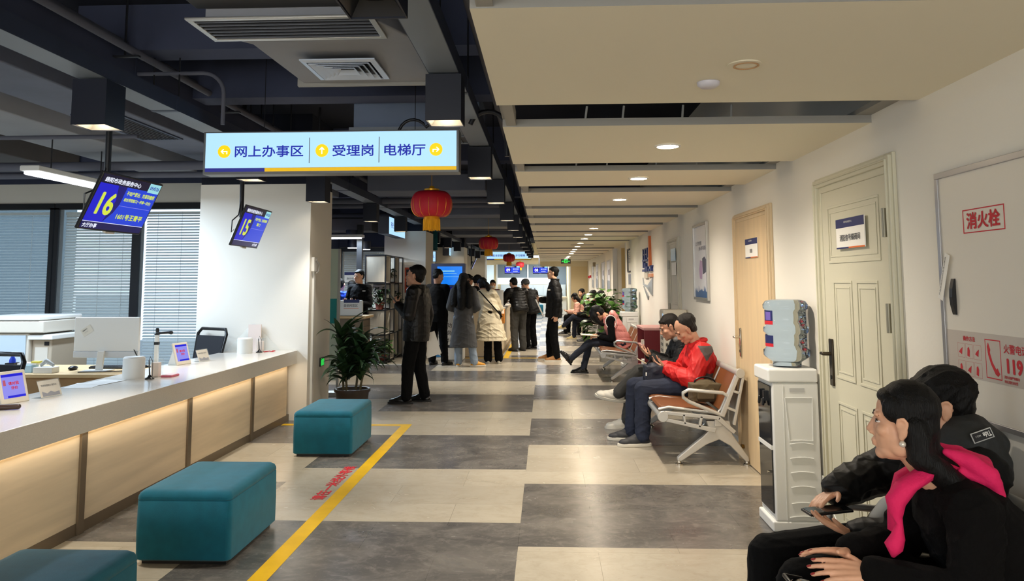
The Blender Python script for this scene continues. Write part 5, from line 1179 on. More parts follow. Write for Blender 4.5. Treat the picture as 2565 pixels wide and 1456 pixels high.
def bushy(c, rad, n, seed, label, pr=0.085, ph=0.13, pm=pot_red, mt=leaf, lw=0.035, ll=0.10, trail=0, group=None, stand=None, nparts=60):
    t = thing('potted_plant', label, 'plant', c, group=group); rnd = random.Random(seed); c = V(c)
    if stand: MB().cyl(c, c + V((0, 0, stand)), 0.10, 0.12, n=24).build('plant_stand', MATS['fascia_grey'], t, smooth=40); c = c + V((0, 0, stand))
    pot(t, c, pr * 0.8, pr, ph, pm)
    rest = MB(); st = MB()
    for k in range(n):
        a = rnd.uniform(0, 2 * PI); el = rnd.uniform(-0.25, 1.35); rr = rad * rnd.uniform(0.45, 1.0)
        p = c + V((math.cos(a) * math.cos(el) * rr, math.sin(a) * math.cos(el) * rr, ph + 0.02 + max(-0.06, math.sin(el) * rr * 1.05)))
        if trail and k % 3 == 0: p = c + V((math.cos(a) * rad * 0.55 - 0.05, math.sin(a) * rad * 0.4, ph - rnd.uniform(0, trail)))
        st.tube([c + V((0, 0, ph - 0.02)), (c + V((0, 0, ph)) + p) / 2 + V((0, 0, rad * 0.22)), p], 0.003, 5)
        m = MB() if k < nparts else rest
        blade(m, p, a + rnd.uniform(-0.7, 0.7), ll * rnd.uniform(0.8, 1.3), lw * rnd.uniform(0.8, 1.25), R(rnd.uniform(-20, 40)), R(rnd.uniform(30, 90)), n=5, twist=rnd.uniform(-0.6, 0.6))
        if k < nparts: m.build('leaf', mt, t, smooth=60)
    if rest.v: tag(rest.build('leaves', mt, t, smooth=60), kind='stuff')
    tag(st.build('stems', stem_mat, t), kind='stuff')
    return t
# ------------------------------------------------------------------ shelf unit against the second pillar
t = thing('display_shelf', 'black framed open display shelf with pale boards by the second pillar', 'shelf', (-3.15, 15.0, 0))
fx0, fx1, fy0, fy1 = -3.36, -2.98, 14.25, 15.93
levels = [0.03, 0.52, 0.98, 1.48, 2.0]; ycol = [14.25, 14.67, 15.09, 15.51, 15.93]
m = MB(); s_ = 0.02
for x in (fx0, fx1):
    for y in ycol: m.box(x - s_ / 2, y - s_ / 2, 0, x + s_ / 2, y + s_ / 2, 2.01)
for z in levels:
    for x in (fx0, fx1): m.box(x - s_ / 2, fy0, z - s_ / 2, x + s_ / 2, fy1, z + s_ / 2)
    for y in ycol: m.box(fx0, y - s_ / 2, z - s_ / 2, fx1, y + s_ / 2, z + s_ / 2)
m.build('black_frame', black_metal, t)
for z in levels[1:-1]: MB().box(fx0, fy0, z - 0.008, fx1, fy1, z + 0.006).build('shelf_board', shelf_board, t)
MB().box(fx0 + 0.012, fy0 - 0.004, 1.50, fx1 - 0.02, fy0 + 0.012, 1.985).build('front_panel', shelf_board, t); MB().box(fx0 + 0.012, fy0 - 0.004, 0.54, fx1 - 0.02, fy0 + 0.012, 0.965).build('front_panel', shelf_board, t)
MB().box(fx0 + 0.012, fy0 + 0.03, 1.0, fx0 + 0.14, fy0 + 0.045, 1.47).build('front_panel', white_paint, t)
for k, (i, z0, z1) in enumerate([(0, 1.49, 1.99), (2, 1.49, 1.99), (1, 0.99, 1.47), (3, 0.99, 1.47), (0, 0.53, 0.97), (2, 0.53, 0.97), (1, 0.04, 0.51), (3, 0.04, 0.51)]):
    y0, y1 = ycol[i], ycol[i + 1]; e = 0.02
    b = MB().box(fx0 + 0.03, y0 + e, z0, fx1 + 0.004, y0 + e + 0.015, z1).box(fx0 + 0.03, y1 - e - 0.015, z0, fx1 + 0.004, y1 - e, z1).box(fx0 + 0.03, y0 + e, z0, fx1 + 0.004, y1 - e, z0 + 0.015).box(fx0 + 0.03, y0 + e, z1 - 0.015, fx1 + 0.004, y1 - e, z1).box(fx0 + 0.03, y0 + e, z0, fx0 + 0.045, y1 - e, z1)
    b.build('box_insert', shelf_board, t)
bushy((-3.13, 14.46, 0.988), 0.26, 75, 2, 'bushy green plant in a red pot on the shelf, the full one facing the camera', group='plants on the shelf')
bushy((-3.10, 14.88, 1.488), 0.17, 45, 3, 'dark plant in the top row of the shelf', group='plants on the shelf')
bushy((-3.06, 15.30, 0.988), 0.17, 45, 4, 'plant half hidden behind the phone on the middle shelf row', group='plants on the shelf')
bushy((-3.08, 14.5, 0.04), 0.22, 60, 5, 'low plant in the bottom row of the shelf behind the big strap leaves', group='plants on the shelf', mt=leaf2)
bushy((1.10, 14.75, 0.0), 0.40, 110, 6, 'tall green trailing plant beside the distant cooler behind the pink vest', pr=0.12, ph=0.20, pm=pot_dark, mt=leaf2, lw=0.075, ll=0.20, trail=0.55, stand=0.72, nparts=90)
tag(box('notice_poster', (-2.93, 15.925, 1.28), (-2.60, 15.948, 1.80), mat('poster_orange', (196, 74, 42), 0.5)), 'orange bordered notice on the second pillar behind the man with the phone', 'poster')
t_ = bpy.data.objects['notice_poster']; box('dark_sheet', (-2.90, 15.918, 1.40), (-2.70, 15.926, 1.76), black_plastic, t_); box('grey_sheet', (-2.86, 15.912, 1.44), (-2.74, 15.92, 1.70), grey_plastic, t_)

# white fittings on the first pillar: call point and cable duct
t = thing('cable_trunking', 'white cable trunking with a switch running down the pillar corner', 'trunking', (-2.61, 8.6, 0)); MB().box(-2.62, 8.55, 0.05, -2.595, 8.60, 1.62).build('trunk', white_paint, t, bevel=0.003); MB().box(-2.62, 8.51, 1.62, -2.585, 8.64, 1.78).build('switch_box', white_plastic, t, bevel=0.006); MB().tube([(-2.58, 8.56, 1.75), (-2.56, 8.62, 1.70), (-2.57, 8.62, 1.62), (-2.585, 8.58, 1.60)], 0.008, 8).build('hook', grey_plastic, t, smooth=50)
t = thing('exit_sign', 'small green running man floor exit sign hidden in the plant leaves', 'exit sign', (-2.61, 8.97, 0.53)); box('case', (-2.62, 8.90, 0.53), (-2.605, 9.04, 0.63), black_plastic, t); box('green_face', (-2.605, 8.915, 0.54), (-2.602, 9.025, 0.62), mat('exit_green', (20, 200, 70), 0.4, emis=0.8), t)
t = thing('exit_sign', 'green lit exit sign hanging at the far end of the white ceiling', 'exit sign', (0.73, 28.0, 2.15)); box('case', (0.55, 28.0, 2.15), (0.90, 28.04, 2.32), black_plastic, t)
m = MB(); m.box(0.66, 27.995, 2.17, 0.79, 28.0, 2.30); m.prism([(0.57, 2.235), (0.62, 2.26), (0.62, 2.245), (0.65, 2.245), (0.65, 2.225), (0.62, 2.225), (0.62, 2.21)], (0, 28.0, 0), (1, 0, 0), (0, 0, 1), (0, -0.005, 0)); m.prism([(0.88, 2.235), (0.83, 2.26), (0.83, 2.245), (0.80, 2.245), (0.80, 2.225), (0.83, 2.225), (0.83, 2.21)], (0, 28.0, 0), (1, 0, 0), (0, 0, 1), (0, -0.005, 0)); m.build('green_symbol', MATS['exit_green'], t)
m = MB(); m.limb([(0.70, 27.993, 2.19), (0.725, 27.993, 2.23), (0.74, 27.993, 2.265)], [.008, .009, .009]); m.limb([(0.725, 27.993, 2.23), (0.75, 27.993, 2.20)], [.008, .007]); m.ell((0.745, 27.993, 2.285), (.011, .006, .011)); m.build('running_figure', black_plastic, t)

# notice banner and desk sign in the gap past the first pillar
t = thing('notice_banner', 'tall green and white notice banner in a metal frame just past the first pillar', 'banner', (-2.85, 10.3, 0))
MB().box(-2.80, 10.28, 0.05, -2.77, 10.32, 1.95).build('metal_post', alu, t); MB().box(-3.2, 10.29, 0.2, -2.80, 10.31, 1.95).build('board', mat('banner_pale', (196, 208, 188), 0.5), t); MB().box(-3.19, 10.285, 0.95, -2.81, 10.292, 1.28).build('teal_block', mat('banner_teal', (30, 140, 140), 0.5), t); MB().box(-3.25, 10.2, 0, -2.72, 10.4, 0.05).build('banner_foot', alu, t)
t = thing('service_desk', 'small pale desk in the service room under the white sign board', 'desk', (-3.3, 13.0, 0)); MB().box(-3.65, 12.7, 0.90, -2.98, 13.3, 0.94).build('desktop', wood_desk, t, bevel=0.004); MB().box(-3.6, 12.75, 0, -3.03, 13.25, 0.90).build('desk_body', mat('desk_brown', (110, 96, 78), 0.6), t)
t = thing('desk_sign', 'white standing sign board reading self service area on the pale desk', 'sign', (-3.25, 12.72, 0.94)); MB().box(-3.46, 12.74, 0.94, -3.04, 12.78, 1.20).build('board', white_paint, t, bevel=0.02); MB().box(-3.36, 12.735, 1.16, -3.10, 12.741, 1.215).build('blue_band', navy, t); text('自助网签区', (-3.24, 12.738, 1.115), (1, 0, 0), (0, 0, 1), 0.045, ink, t, centre=True, width=0.23); MB().box(-3.36, 12.736, 1.065, -3.11, 12.741, 1.07).build('orange_line', orange, t)
t = thing('window_sign', 'white and navy sign hanging before the far grey blind', 'sign', (-4.2, 16.9, 1.6)); MB().box(-4.46, 16.93, 1.50, -4.14, 16.95, 1.72).build('board', paper, t); MB().box(-4.46, 16.925, 1.66, -4.14, 16.931, 1.72).build('navy_band', navy, t); text('身份核验', (-4.30, 16.924, 1.58), (1, 0, 0), (0, 0, 1), 0.05, ink, t, centre=True, width=0.22)
tag(MB().box(-3.62, 14.6, 1.62, -3.52, 14.72, 2.6).build('black_column_screen', black_plastic), 'narrow black hanging screen at the left edge of the shelf', 'screen')

# ------------------------------------------------------------------ kiosk and second counter
t = thing('self_service_kiosk', 'self service kiosk with blue screen behind the queue', 'kiosk', (-1.95, 15.2, 0)); kb = mat('kiosk_slate', (74, 84, 116), 0.45)
MB().box(-2.24, 15.0, 1.08, -1.58, 15.3, 1.86).build('screen_housing', kb, t, bevel=0.01); MB().box(-2.12, 14.992, 1.44, -1.63, 15.0, 1.80).build('upper_screen', screen_azure, t)
m = MB().box(-2.05, 14.989, 1.70, -1.78, 14.993, 1.72).box(-2.05, 14.989, 1.66, -1.74, 14.993, 1.668).box(-2.12, 14.989, 1.60, -1.63, 14.993, 1.604); m.build('screen_lines', screen_cyan, t)
MB().box(-2.22, 14.92, 0.0, -1.60, 15.28, 1.08).build('kiosk_body', white_plastic, t, bevel=0.015); MB().box(-2.20, 14.80, 1.10, -1.62, 15.0, 1.14).build('keyboard_shelf', kb, t, bevel=0.005)
MB().box(-2.0, 14.985, 1.16, -1.86, 14.993, 1.30).build('lower_screen', mat('screen_pale', (150, 190, 230), 0.4, emis=0.8), t); MB().box(-2.20, 14.986, 1.32, -1.62, 14.994, 1.40).build('blue_bar', screen_deep, t)
text('自助', (-2.02, 14.918, 0.62), (1, 0, 0), (0, 0, 1), 0.09, ink, t, width=.2); text('服务', (-2.02, 14.918, 0.48), (1, 0, 0), (0, 0, 1), 0.09, ink, t, width=.2); text('一体机', (-2.02, 14.918, 0.34), (1, 0, 0), (0, 0, 1), 0.09, ink, t, width=.24)
MB().box(-2.1, 14.915, 0.24, -1.75, 14.921, 0.29).build('dark_lettering_bar', ink, t); MB().prism([(0, 0), (0.22, 0), (0, 0.10)], (-2.2, 14.92, 0.06), (1, 0, 0), (0, 0, 1), (0, -0.004, 0)).build('blue_triangle', mat('kiosk_blue', (60, 130, 190), 0.5), t)
c2 = thing('island_counter', 'cream island counter in mid hall where two people lean', 'counter', (-1.2, 17, 0)); cc = mat('island_cream', (206, 192, 166), 0.5, var=(3, 0.06))
MB().box(-1.22, 15.62, 0.0, -0.91, 20.5, 0.92).build('counter_body', cc, c2, bevel=0.01); MB().box(-1.24, 15.58, 0.92, -0.87, 20.55, 0.96).build('countertop', mat('island_top', (190, 180, 160), 0.4), c2, bevel=0.006); MB().box(-0.915, 15.7, 0.0, -0.895, 20.4, 0.08).build('kick_strip', bronze, c2)
MB().box(-2.45, 15.62, 0.0, -1.22, 16.1, 0.92).build('side_counter', cc, c2, bevel=0.01)
t = thing('card_reader', 'orange and white device at the front corner of the cream island counter', 'device', (-0.86, 15.7, 0.6)); MB().box(-0.905, 15.62, 0.66, -0.84, 15.76, 0.95).build('device_body', mat('device_orange', (236, 150, 60), 0.4, emis=0.15), t, bevel=0.01); MB().box(-0.90, 15.61, 0.86, -0.845, 15.622, 0.94).build('lit_face', mat('lit_cream', (250, 225, 190), 0.4, emis=0.7), t)
t = thing('counter_terminal', 'grey terminal with blue panel on the cream island counter', 'terminal', (-1.2, 16.6, 0.96)); MB().box(-1.23, 16.6, 0.96, -1.10, 16.66, 1.30).build('blue_screen_board', mat('terminal_blue', (110, 130, 170), 0.4), t, bevel=0.006); MB().box(-1.08, 16.5, 0.96, -0.92, 16.8, 1.32).build('grey_box', grey_plastic, t, bevel=0.01); MB().box(-1.23, 16.595, 1.22, -1.10, 16.601, 1.26).build('navy_stripe', navy, t)
tag(box('white_form', (-1.52, 15.70, 0.921), (-1.36, 15.705, 1.08), paper), 'white form standing on the island counter left end', 'paper')

# ------------------------------------------------------------------ far end of the hall
t = thing('far_desk', 'long white service desk at the far end of the hall', 'desk', (-0.8, 36.4, 0)); MB().box(-3.0, 36.2, 0.0, 0.95, 36.9, 0.74).build('desk_front', white_paint, t); MB().box(-3.05, 36.1, 0.74, 0.96, 37.0, 0.80).build('desktop', mat('far_top', (214, 200, 172), 0.5), t)
t = thing('wall_cabinet', 'row of pale grey cabinets along the far wall', 'cabinet', (-0.6, 37.8, 0.8)); MB().box(-2.2, 37.6, 0.0, 0.95, 37.98, 1.36).build('cabinet_body', mat('cabinet_grey', (176, 186, 190), 0.5), t)
for k in range(6): MB().box(-2.15 + k * 0.51, 37.58, 0.84, -1.68 + k * 0.51, 37.6, 1.33).build('cabinet_door', MATS['cabinet_grey'], t, bevel=0.004); MB().box(-1.76 + k * 0.51 if k % 2 == 0 else -2.09 + k * 0.51, 37.56, 1.03, -1.73 + k * 0.51 if k % 2 == 0 else -2.06 + k * 0.51, 37.58, 1.2).build('handle', black_metal, t)
wn = thing('window_5', None, None, (-0.9, 37.95, 1.36)); wn['kind'] = 'structure'
MB().box(-2.4, 37.9, 1.38, 0.45, 37.92, 1.68).build('bright_pane', mat('far_glow', (232, 240, 244), 0.5, emis=0.9), wn)
m = MB()
for x in (-2.44, -0.92, 0.10, 0.43): m.box(x, 37.86, 0.9, x + 0.07, 37.9, 2.34)
m.build('white_mullions', white_paint, wn); MB().box(-2.4, 37.92, 1.69, 1.0, 37.94, 2.34).build('grey_blind_panel', mat('blind_grey_blue', (112, 126, 136), 0.6), wn); MB().box(0.5, 37.88, 1.1, 1.0, 37.93, 1.69).build('grey_lower_panel', MATS['blind_grey_blue'], wn)
t = thing('desk_microphone_stand', 'thin grey desk stand on the far white desk', 'stand', (-0.5, 36.5, 0.8)); MB().box(-0.62, 36.4, 0.80, -0.36, 36.6, 0.96).build('base_box', grey_plastic, t); MB().cyl((-0.40, 36.5, 0.96), (-0.40, 36.5, 1.2), 0.015).box(-0.55, 36.49, 1.06, -0.36, 36.51, 1.08).build('stand_rod', grey_plastic, t)
struct('far_partition_panel', MB().box(-3.0, 37.0, 0.0, -2.5, 37.05, 2.3), mat('partition_pale', (186, 202, 206), 0.3))
# ================================================================== PEOPLE
PENDING = []
def soft(mb, name, m, parent, vox, smooth=2, fac=0.5, post=None, paint=None):
    """overlapping shapes of one garment or body fused into one continuous surface"""
    o = mb.build(name, m, parent, local=True)
    r = o.modifiers.new('remesh', 'REMESH'); r.mode = 'VOXEL'; r.voxel_size = vox; r.use_smooth_shade = True
    if smooth:
        q = o.modifiers.new('smooth', 'SMOOTH'); q.factor = fac; q.iterations = smooth
    PENDING.append((o, post, paint)); return o
def flush():
    dg = bpy.context.evaluated_depsgraph_get()
    for o, post, paint in PENDING:
        me = bpy.data.meshes.new_from_object(o.evaluated_get(dg))
        n = len(me.vertices)
        if post and n:
            co = np.empty(n * 3); me.vertices.foreach_get('co', co); co = co.reshape(-1, 3)
            no = np.empty(n * 3); me.vertices.foreach_get('normal', no); no = no.reshape(-1, 3)
            me.vertices.foreach_set('co', post(co, no).ravel()); me.update()
        me.polygons.foreach_set('use_smooth', [True] * len(me.polygons))
        old = o.data; o.modifiers.clear()
        mats = [q for q in old.materials]
        me.materials.clear()
        for q in mats: me.materials.append(q)
        if paint:
            fc = np.empty(len(me.polygons) * 3); me.polygons.foreach_get('center', fc)
            me.polygons.foreach_set('material_index', [int(q) for q in paint(fc.reshape(-1, 3))])
        o.data = me; bpy.data.meshes.remove(old)
    PENDING.clear()
def wrinkle(amp=0.006, f=22, seed=0, puff=0, period=0.09, axis=(0, 0, 1)):
    """creased folds of cloth; puff adds quilted bulges along an axis"""
    rs = np.random.RandomState(seed); D = rs.normal(size=(9, 3)); D /= np.linalg.norm(D, axis=1)[:, None]; ph = rs.uniform(0, 6.28, 9); fr = f * rs.uniform(0.7, 2.6, 9)
    ax = np.array(axis, float)
    def fn(co, no):
        w_ = np.zeros(len(co))
        for k in range(6):
            a = co @ D[k] * fr[k] + ph[k] + 1.6 * np.sin(co @ D[(k + 3) % 9] * fr[k] * 0.45 + ph[(k + 1) % 9])
            gate = 0.5 + 0.5 * np.sin(co @ D[(k + 5) % 9] * f * 0.5 + ph[(k + 2) % 9])
            w_ += gate * ((1 - np.abs(np.sin(a * 0.5))) ** 2 - 0.3)
        d = amp * w_ * 0.9
        if puff:
            z = co @ ax + 0.006 * np.sin(co @ D[0] * 30)
            d = d + puff * (np.abs(np.sin(np.pi * z / period)) ** 0.5 - 0.7)
        return co + no * d[:, None]
    return fn

BASE = dict(pel=(0, 0, .93), neck=(0, -.02, 1.44), head=(0, .02, 1.605), shR=(.175, -.015, 1.395), shL=(-.175, -.015, 1.395), elR=(.235, -.05, 1.10), elL=(-.235, -.05, 1.10),
            wrR=(.235, .06, .86), wrL=(-.235, .06, .86), hpR=(.088, 0, .90), hpL=(-.088, 0, .90), knR=(.10, .03, .48), knL=(-.10, .03, .48), anR=(.105, -.02, .085), anL=(-.105, -.02, .085))
SIT = dict(pel=(0, -.12, .56), neck=(0, -.12, 1.03), head=(0, -.07, 1.19), shR=(.175, -.12, .99), shL=(-.175, -.12, .99), elR=(.23, -.04, .70), elL=(-.23, -.04, .70), wrR=(.10, .18, .70), wrL=(-.10, .18, .70),
           hpR=(.09, -.10, .53), hpL=(-.09, -.10, .53), knR=(.11, .36, .50), knL=(-.11, .36, .50), anR=(.11, .38, .085), anL=(-.11, .38, .085))
class Fig:
    def __init__(s, label, loc, rz, base, J=None, sc=1.0, vox=0.008, sk=None, hy=0, hp=0, hr=0, hs=1.0, girth=1.0, hd=1.0):
        s.t = thing('person', label, 'person', loc, R(rz)); s.vox = vox; s.sk = sk or skin; s.g = girth; s.hs = hs
        j = dict(base)
        if J: j.update(J)
        s.J = {k: V(v) * sc for k, v in j.items()}; s.sc = sc; J = s.J
        for q in 'RL':
            if 'to' + q not in J: J['to' + q] = J['an' + q] + V((0.02 if q == 'R' else -0.02, .17, -.045)) * sc
        s.T = M.Translation(J['head']) @ M.Rotation(R(hy), 4, 'Z') @ M.Rotation(R(-hp), 4, 'X') @ M.Rotation(R(hr), 4, 'Y') @ M.Scale(hs * (0.5 + 0.5 * sc), 4) @ M.Diagonal((1, hd, 1, 1))
        s.u = (J['neck'] - J['pel']).normalized(); s.r = (J['shR'] - J['shL']).normalized(); s.f = s.u.cross(s.r).normalized()
        s.rnd = random.Random(hash(label) % 1000); s.seed = sum(map(ord, label)) % 997
        s.b = MB(); s.body()
    def H(s, x, y, z): return s.T @ V((x, y, z))
    def hell(s, mb, c, r, rot=None):
        A = s.T.to_3x3()
        if rot is not None: A = A @ rot
        mb.ell(s.H(*c), r, A, 18, 12)
    def loft(s, mb, rings, n=24, right=None, power=2.3):
        """rings: (centre, half width, half depth, forward vector)"""
        out = []
        for c, a, b, r_, f_ in rings:
            row = []
            for k in range(n):
                t = 2 * PI * k / n; cx = math.copysign(abs(math.cos(t)) ** (2 / power), math.cos(t)); sy = math.copysign(abs(math.sin(t)) ** (2 / power), math.sin(t))
                row.append(V(c) + r_ * a * cx + f_ * b * sy)
            out.append(row)
        mb.loft(out)
    def torso(s, mb, prof):
        L = s.J['neck'] - s.J['pel']; g = s.g * s.sc
        s.loft(mb, [(s.J['pel'] + L * t + s.f * o * g, a * g, b * g, s.r, s.f) for t, a, b, o in prof])
    def body(s):
        J = s.J; b = s.b; k = s.sc
        s.torso(b, [(-.1, .12, .09, 0), (.1, .15, .105, 0), (.35, .125, .09, 0), (.65, .145, .10, .01), (.85, .15, .09, 0), (1.0, .06, .055, 0)])
        for q in 'RL':
            b.limb([J['sh' + q], J['el' + q], J['wr' + q]], [.048 * k, .040 * k, .027 * k]); b.cap(J['neck'] - s.u * .05 * k, J['sh' + q], .05 * k, .048 * k)
            b.limb([J['hp' + q], J['kn' + q], J['an' + q]], [.08 * k, .053 * k, .036 * k]); b.cap(J['an' + q], J['an' + q].lerp(J['to' + q], .5) - V((0, 0, .012)), .03 * k, .022 * k)
        b.cap(J['hpR'], J['hpL'], .085 * k, .085 * k)
        b.cap(J['neck'] - s.u * .03, s.H(0, -.022, -.06), .055 * k, .053 * k)
        h = s.hell
        h(b, (0, -.015, .03), (.074, .093, .088)); h(b, (0, .022, -.03), (.061, .067, .086)); h(b, (0, .064, -.096), (.026, .022, .02)); h(b, (0, .035, -.085), (.045, .045, .03))
        for x in (-1, 1):
            h(b, (x * .043, .004, -.062), (.022, .038, .036)); h(b, (x * .041, .055, -.022), (.022, .022, .02)); h(b, (x * .028, .072, .024), (.026, .012, .010))
            h(b, (x * .078, -.006, -.008), (.010, .019, .031), M.Rotation(x * 0.35, 3, 'Z')); h(b, (x * .076, -.002, -.032), (.008, .011, .014)); b.limb([s.H(x * .080, .010, -.002), s.H(x * .087, .006, .018), s.H(x * .090, -.010, .023), s.H(x * .090, -.022, .010), s.H(x * .085, -.018, -.014)], [.0042, .0046, .0046, .0046, .004]); h(b, (x * .011, .092, -.034), (.009, .011, .008))
        b.cap(s.H(0, .074, .014), s.H(0, .098, -.027), .0085 * s.hs, .0112 * s.hs)
        h(b, (0, .0875, -.060), (.022, .009, .007)); h(b, (0, .085, -.071), (.019, .009, .0065))
    def face(s, hairm, closed=False, lips=None, brow=0.0042):
        t = s.t; A = s.T.to_3x3()
        for x in (-1, 1):
            if not closed:
                m = MB(); m.ell(s.H(x * .031, .0665, .002), (.0125, .0115, .0042), A, 12, 8); e = m.build('eye', eye_white, t, smooth=60, local=True)
                m = MB(); m.ell(s.H(x * .031, .0755, .002), (.0054, .0035, .0046), A, 12, 8); m.build('iris', iris, e, smooth=60, local=True)
            m = MB(); m.limb([s.H(x * .032 - .014, .0715, .0055), s.H(x * .032, .0755, .0075), s.H(x * .032 + .014, .0685, .0045)], [.0016, .0020, .0012]); m.build('eyelid', hairm, t, smooth=60, local=True)
            m = MB(); m.limb([s.H(x * .014, .0840, .0215), s.H(x * .026, .0842, .0255), s.H(x * .038, .0785, .0260), s.H(x * .047, .0665, .021)], [brow * .75, brow * .85, brow * .75, brow * .4]); m.build('eyebrow', hairm, t, smooth=60, local=True)
        m = MB(); m.ell(s.H(0, .0870, -.0605), (.020, .0080, .0046), A, 14, 8); m.ell(s.H(0, .0850, -.0690), (.017, .0080, .0048), A, 14, 8); m.build('lips', lips or lip_mat, t, smooth=60, local=True)
    def hand(s, q, d, n, curl=0.5, spread=0.02, k=0.95, thumb=0.5, curls=None):
        b = s.b; w = s.J['wr' + q]; d = V(d).normalized(); n = V(n); n = (n - d * n.dot(d)).normalized(); tv = d.cross(n) if q == 'R' else n.cross(d); k *= s.sc
        f = 1.0
        for i, L in enumerate((.95, 1.05, 1.0, .8)):
            s.tip = None; lat = tv * ((1.5 - i) * .0205 * k); kn = w + d * (.085 - .006 * abs(i - 1.2)) * k + lat
            b.cap(w + d * .012 * k + lat * .62, kn, .0135 * k, .0105 * k)
            p = kn; a = 0.0; dd = (d + tv * (1.5 - i) * spread * 3).normalized(); c = curls[i] if curls else curl
            for ln, r0, r1, w_ in ((.043, .0092, .0084, .75), (.027, .0084, .0077, 1.0), (.021, .0077, .0062, .8)):
                a += c * w_; v = dd * math.cos(a) + n * math.sin(a); e = p + v * ln * L * k; b.cap(p, e, r0 * k, r1 * k); p = e
            s.tips = getattr(s, 'tips', []) + [(p, v, n)]
        p = w + d * .022 * k + tv * .022 * k; b.cap(w + d * .01 * k, p, .016 * k, .015 * k)
        for ln, r0, r1, mix in ((.038, .0135, .0112, 0), (.031, .0108, .0095, .35), (.026, .0095, .0072, .6)):
            v = (tv * (.78 - mix * .6) + d * (.62 + mix * .3) + n * (thumb * (.5 + mix))).normalized(); e = p + v * ln * k; b.cap(p, e, r0 * k, r1 * k); p = e
    def done(s, smooth=2): soft(s.b, 'body', s.sk, s.t, s.vox, smooth)
    # ---- clothes
    def top(s, m, name='jacket', prof=None, sl=(.073, .062, .048), stop=0.93, collar=.075, ch=.05, puff=0, amp=.005, extra=None, sleeves=True, vox=None, hood=False, period=.085, paint=None):
        J = s.J; mb = MB(); k = s.sc * s.g
        s.torso(mb, prof or [(-.16, .165, .125, 0), (0, .178, .135, 0), (.3, .165, .125, 0), (.6, .175, .13, .005), (.82, .18, .118, 0), (.95, .13, .095, 0), (1.02, .075, .07, 0)])
        for q in 'RL':
            mb.cap(J['neck'] - s.u * .055 * k, J['sh' + q], .075 * k, sl[0] * k)
            if sleeves: mb.limb([J['sh' + q], J['el' + q], J['el' + q].lerp(J['wr' + q], stop)], [x * k for x in sl])
        if collar: s.loft(mb, [(J['neck'] + s.u * (z - .02) * k, collar * k * (1 - z), collar * k * (1.05 - z), s.r, s.f) for z in (-.02, ch * .5, ch)])
        if hood:
            c = J['neck'] - s.f * .085 * k; A = M((s.r, s.f, s.u)).transposed()
            mb.ell(c, (.125 * k, .06 * k, .06 * k), A); mb.ell(c - s.u * .05 - s.f * .015, (.13 * k, .05 * k, .09 * k), A); mb.ell(c - s.u * .10 - s.f * .02, (.08 * k, .045 * k, .08 * k), A)
        if extra: extra(mb)
        soft(mb, name, m, s.t, vox or s.vox, 2, 0.5, wrinkle(amp, 42, s.seed, puff, period), paint); return s
    def skirt(s, mb, hem, a, b, dx=0, dy=0, up=.25, steps=5):
        """coat below the waist, hanging to height hem"""
        L = s.J['neck'] - s.J['pel']; top = s.J['pel'] + L * up; r_ = V((s.r.x, s.r.y, 0)).normalized(); f_ = V((0, 0, 1)).cross(r_); k = s.sc * s.g; rings = []
        for i in range(steps + 1):
            t = i / steps; c = top.lerp(V((s.J['pel'].x + dx, s.J['pel'].y + dy, hem)), t); rings.append((c, (.165 + (a - .165) * t) * k, (.125 + (b - .125) * t) * k, r_, f_))
        s.loft(mb, rings, 28)
    def legs(s, m, r=(.092, .068, .056), name='trousers', amp=.005, stop=1.0, seat=.11):
        J = s.J; mb = MB(); k = s.sc * s.g
        for q in 'RL':
            e = J['kn' + q].lerp(J['an' + q], stop); mb.limb([J['hp' + q], J['kn' + q], e], [x * k for x in r])
        mb.cap(J['hpR'], J['hpL'], seat * k, seat * k); mb.cap(J['pel'] + s.u * .02, J['pel'] + s.u * .07, .125 * k, .125 * k)
        soft(mb, name, m, s.t, s.vox, 2, 0.5, wrinkle(amp, 42, s.seed + 1)); return s
    def shoes(s, m, sole, boot=0, rr=1.0):
        for q in 'RL':
            a = s.J['an' + q]; k = s.sc * rr; d = (s.J['to' + q] - a); shin = (s.J['kn' + q] - a).normalized(); d = (d - shin * d.dot(shin)).normalized() if abs(d.normalized().dot(shin)) > 0.75 else d.normalized()
            if a.z < 0.13 * s.sc: d = V((d.x, d.y, 0)).normalized()
            sd = d.cross(shin).normalized(); up = sd.cross(d).normalized()
            mb = MB(); A = M((sd, d, up)).transposed()
            mb.cap(a + up * (.02 + boot) * k, a - up * .03 * k - d * .012 * k, .043 * k, .042 * k); mb.ell(a - d * .018 * k - up * .042 * k, (.038 * k, .050 * k, .034 * k), A); mb.ell(a + d * .075 * k - up * .042 * k, (.044 * k, .088 * k, .042 * k), A); mb.ell(a + d * .14 * k - up * .05 * k, (.042 * k, .064 * k, .032 * k), A)
            mb.cap(a + up * .01 * k, a + d * .09 * k - up * .028 * k, .038 * k, .030 * k)
            o = soft(mb, 'shoe', m, s.t, min(s.vox, .007), 2)
            pts = []
            for i in range(20):
                t = 2 * PI * i / 20; pts.append((.048 * k * math.sin(t) * (1 + .08 * math.cos(t)), (.066 + .150 * math.cos(t)) * k))
            sb = MB(); sb.prism(pts, a - up * .084 * k, sd, d, up * .028 * k); sb.build('sole', sole, o, local=True, bevel=.006)
        return s
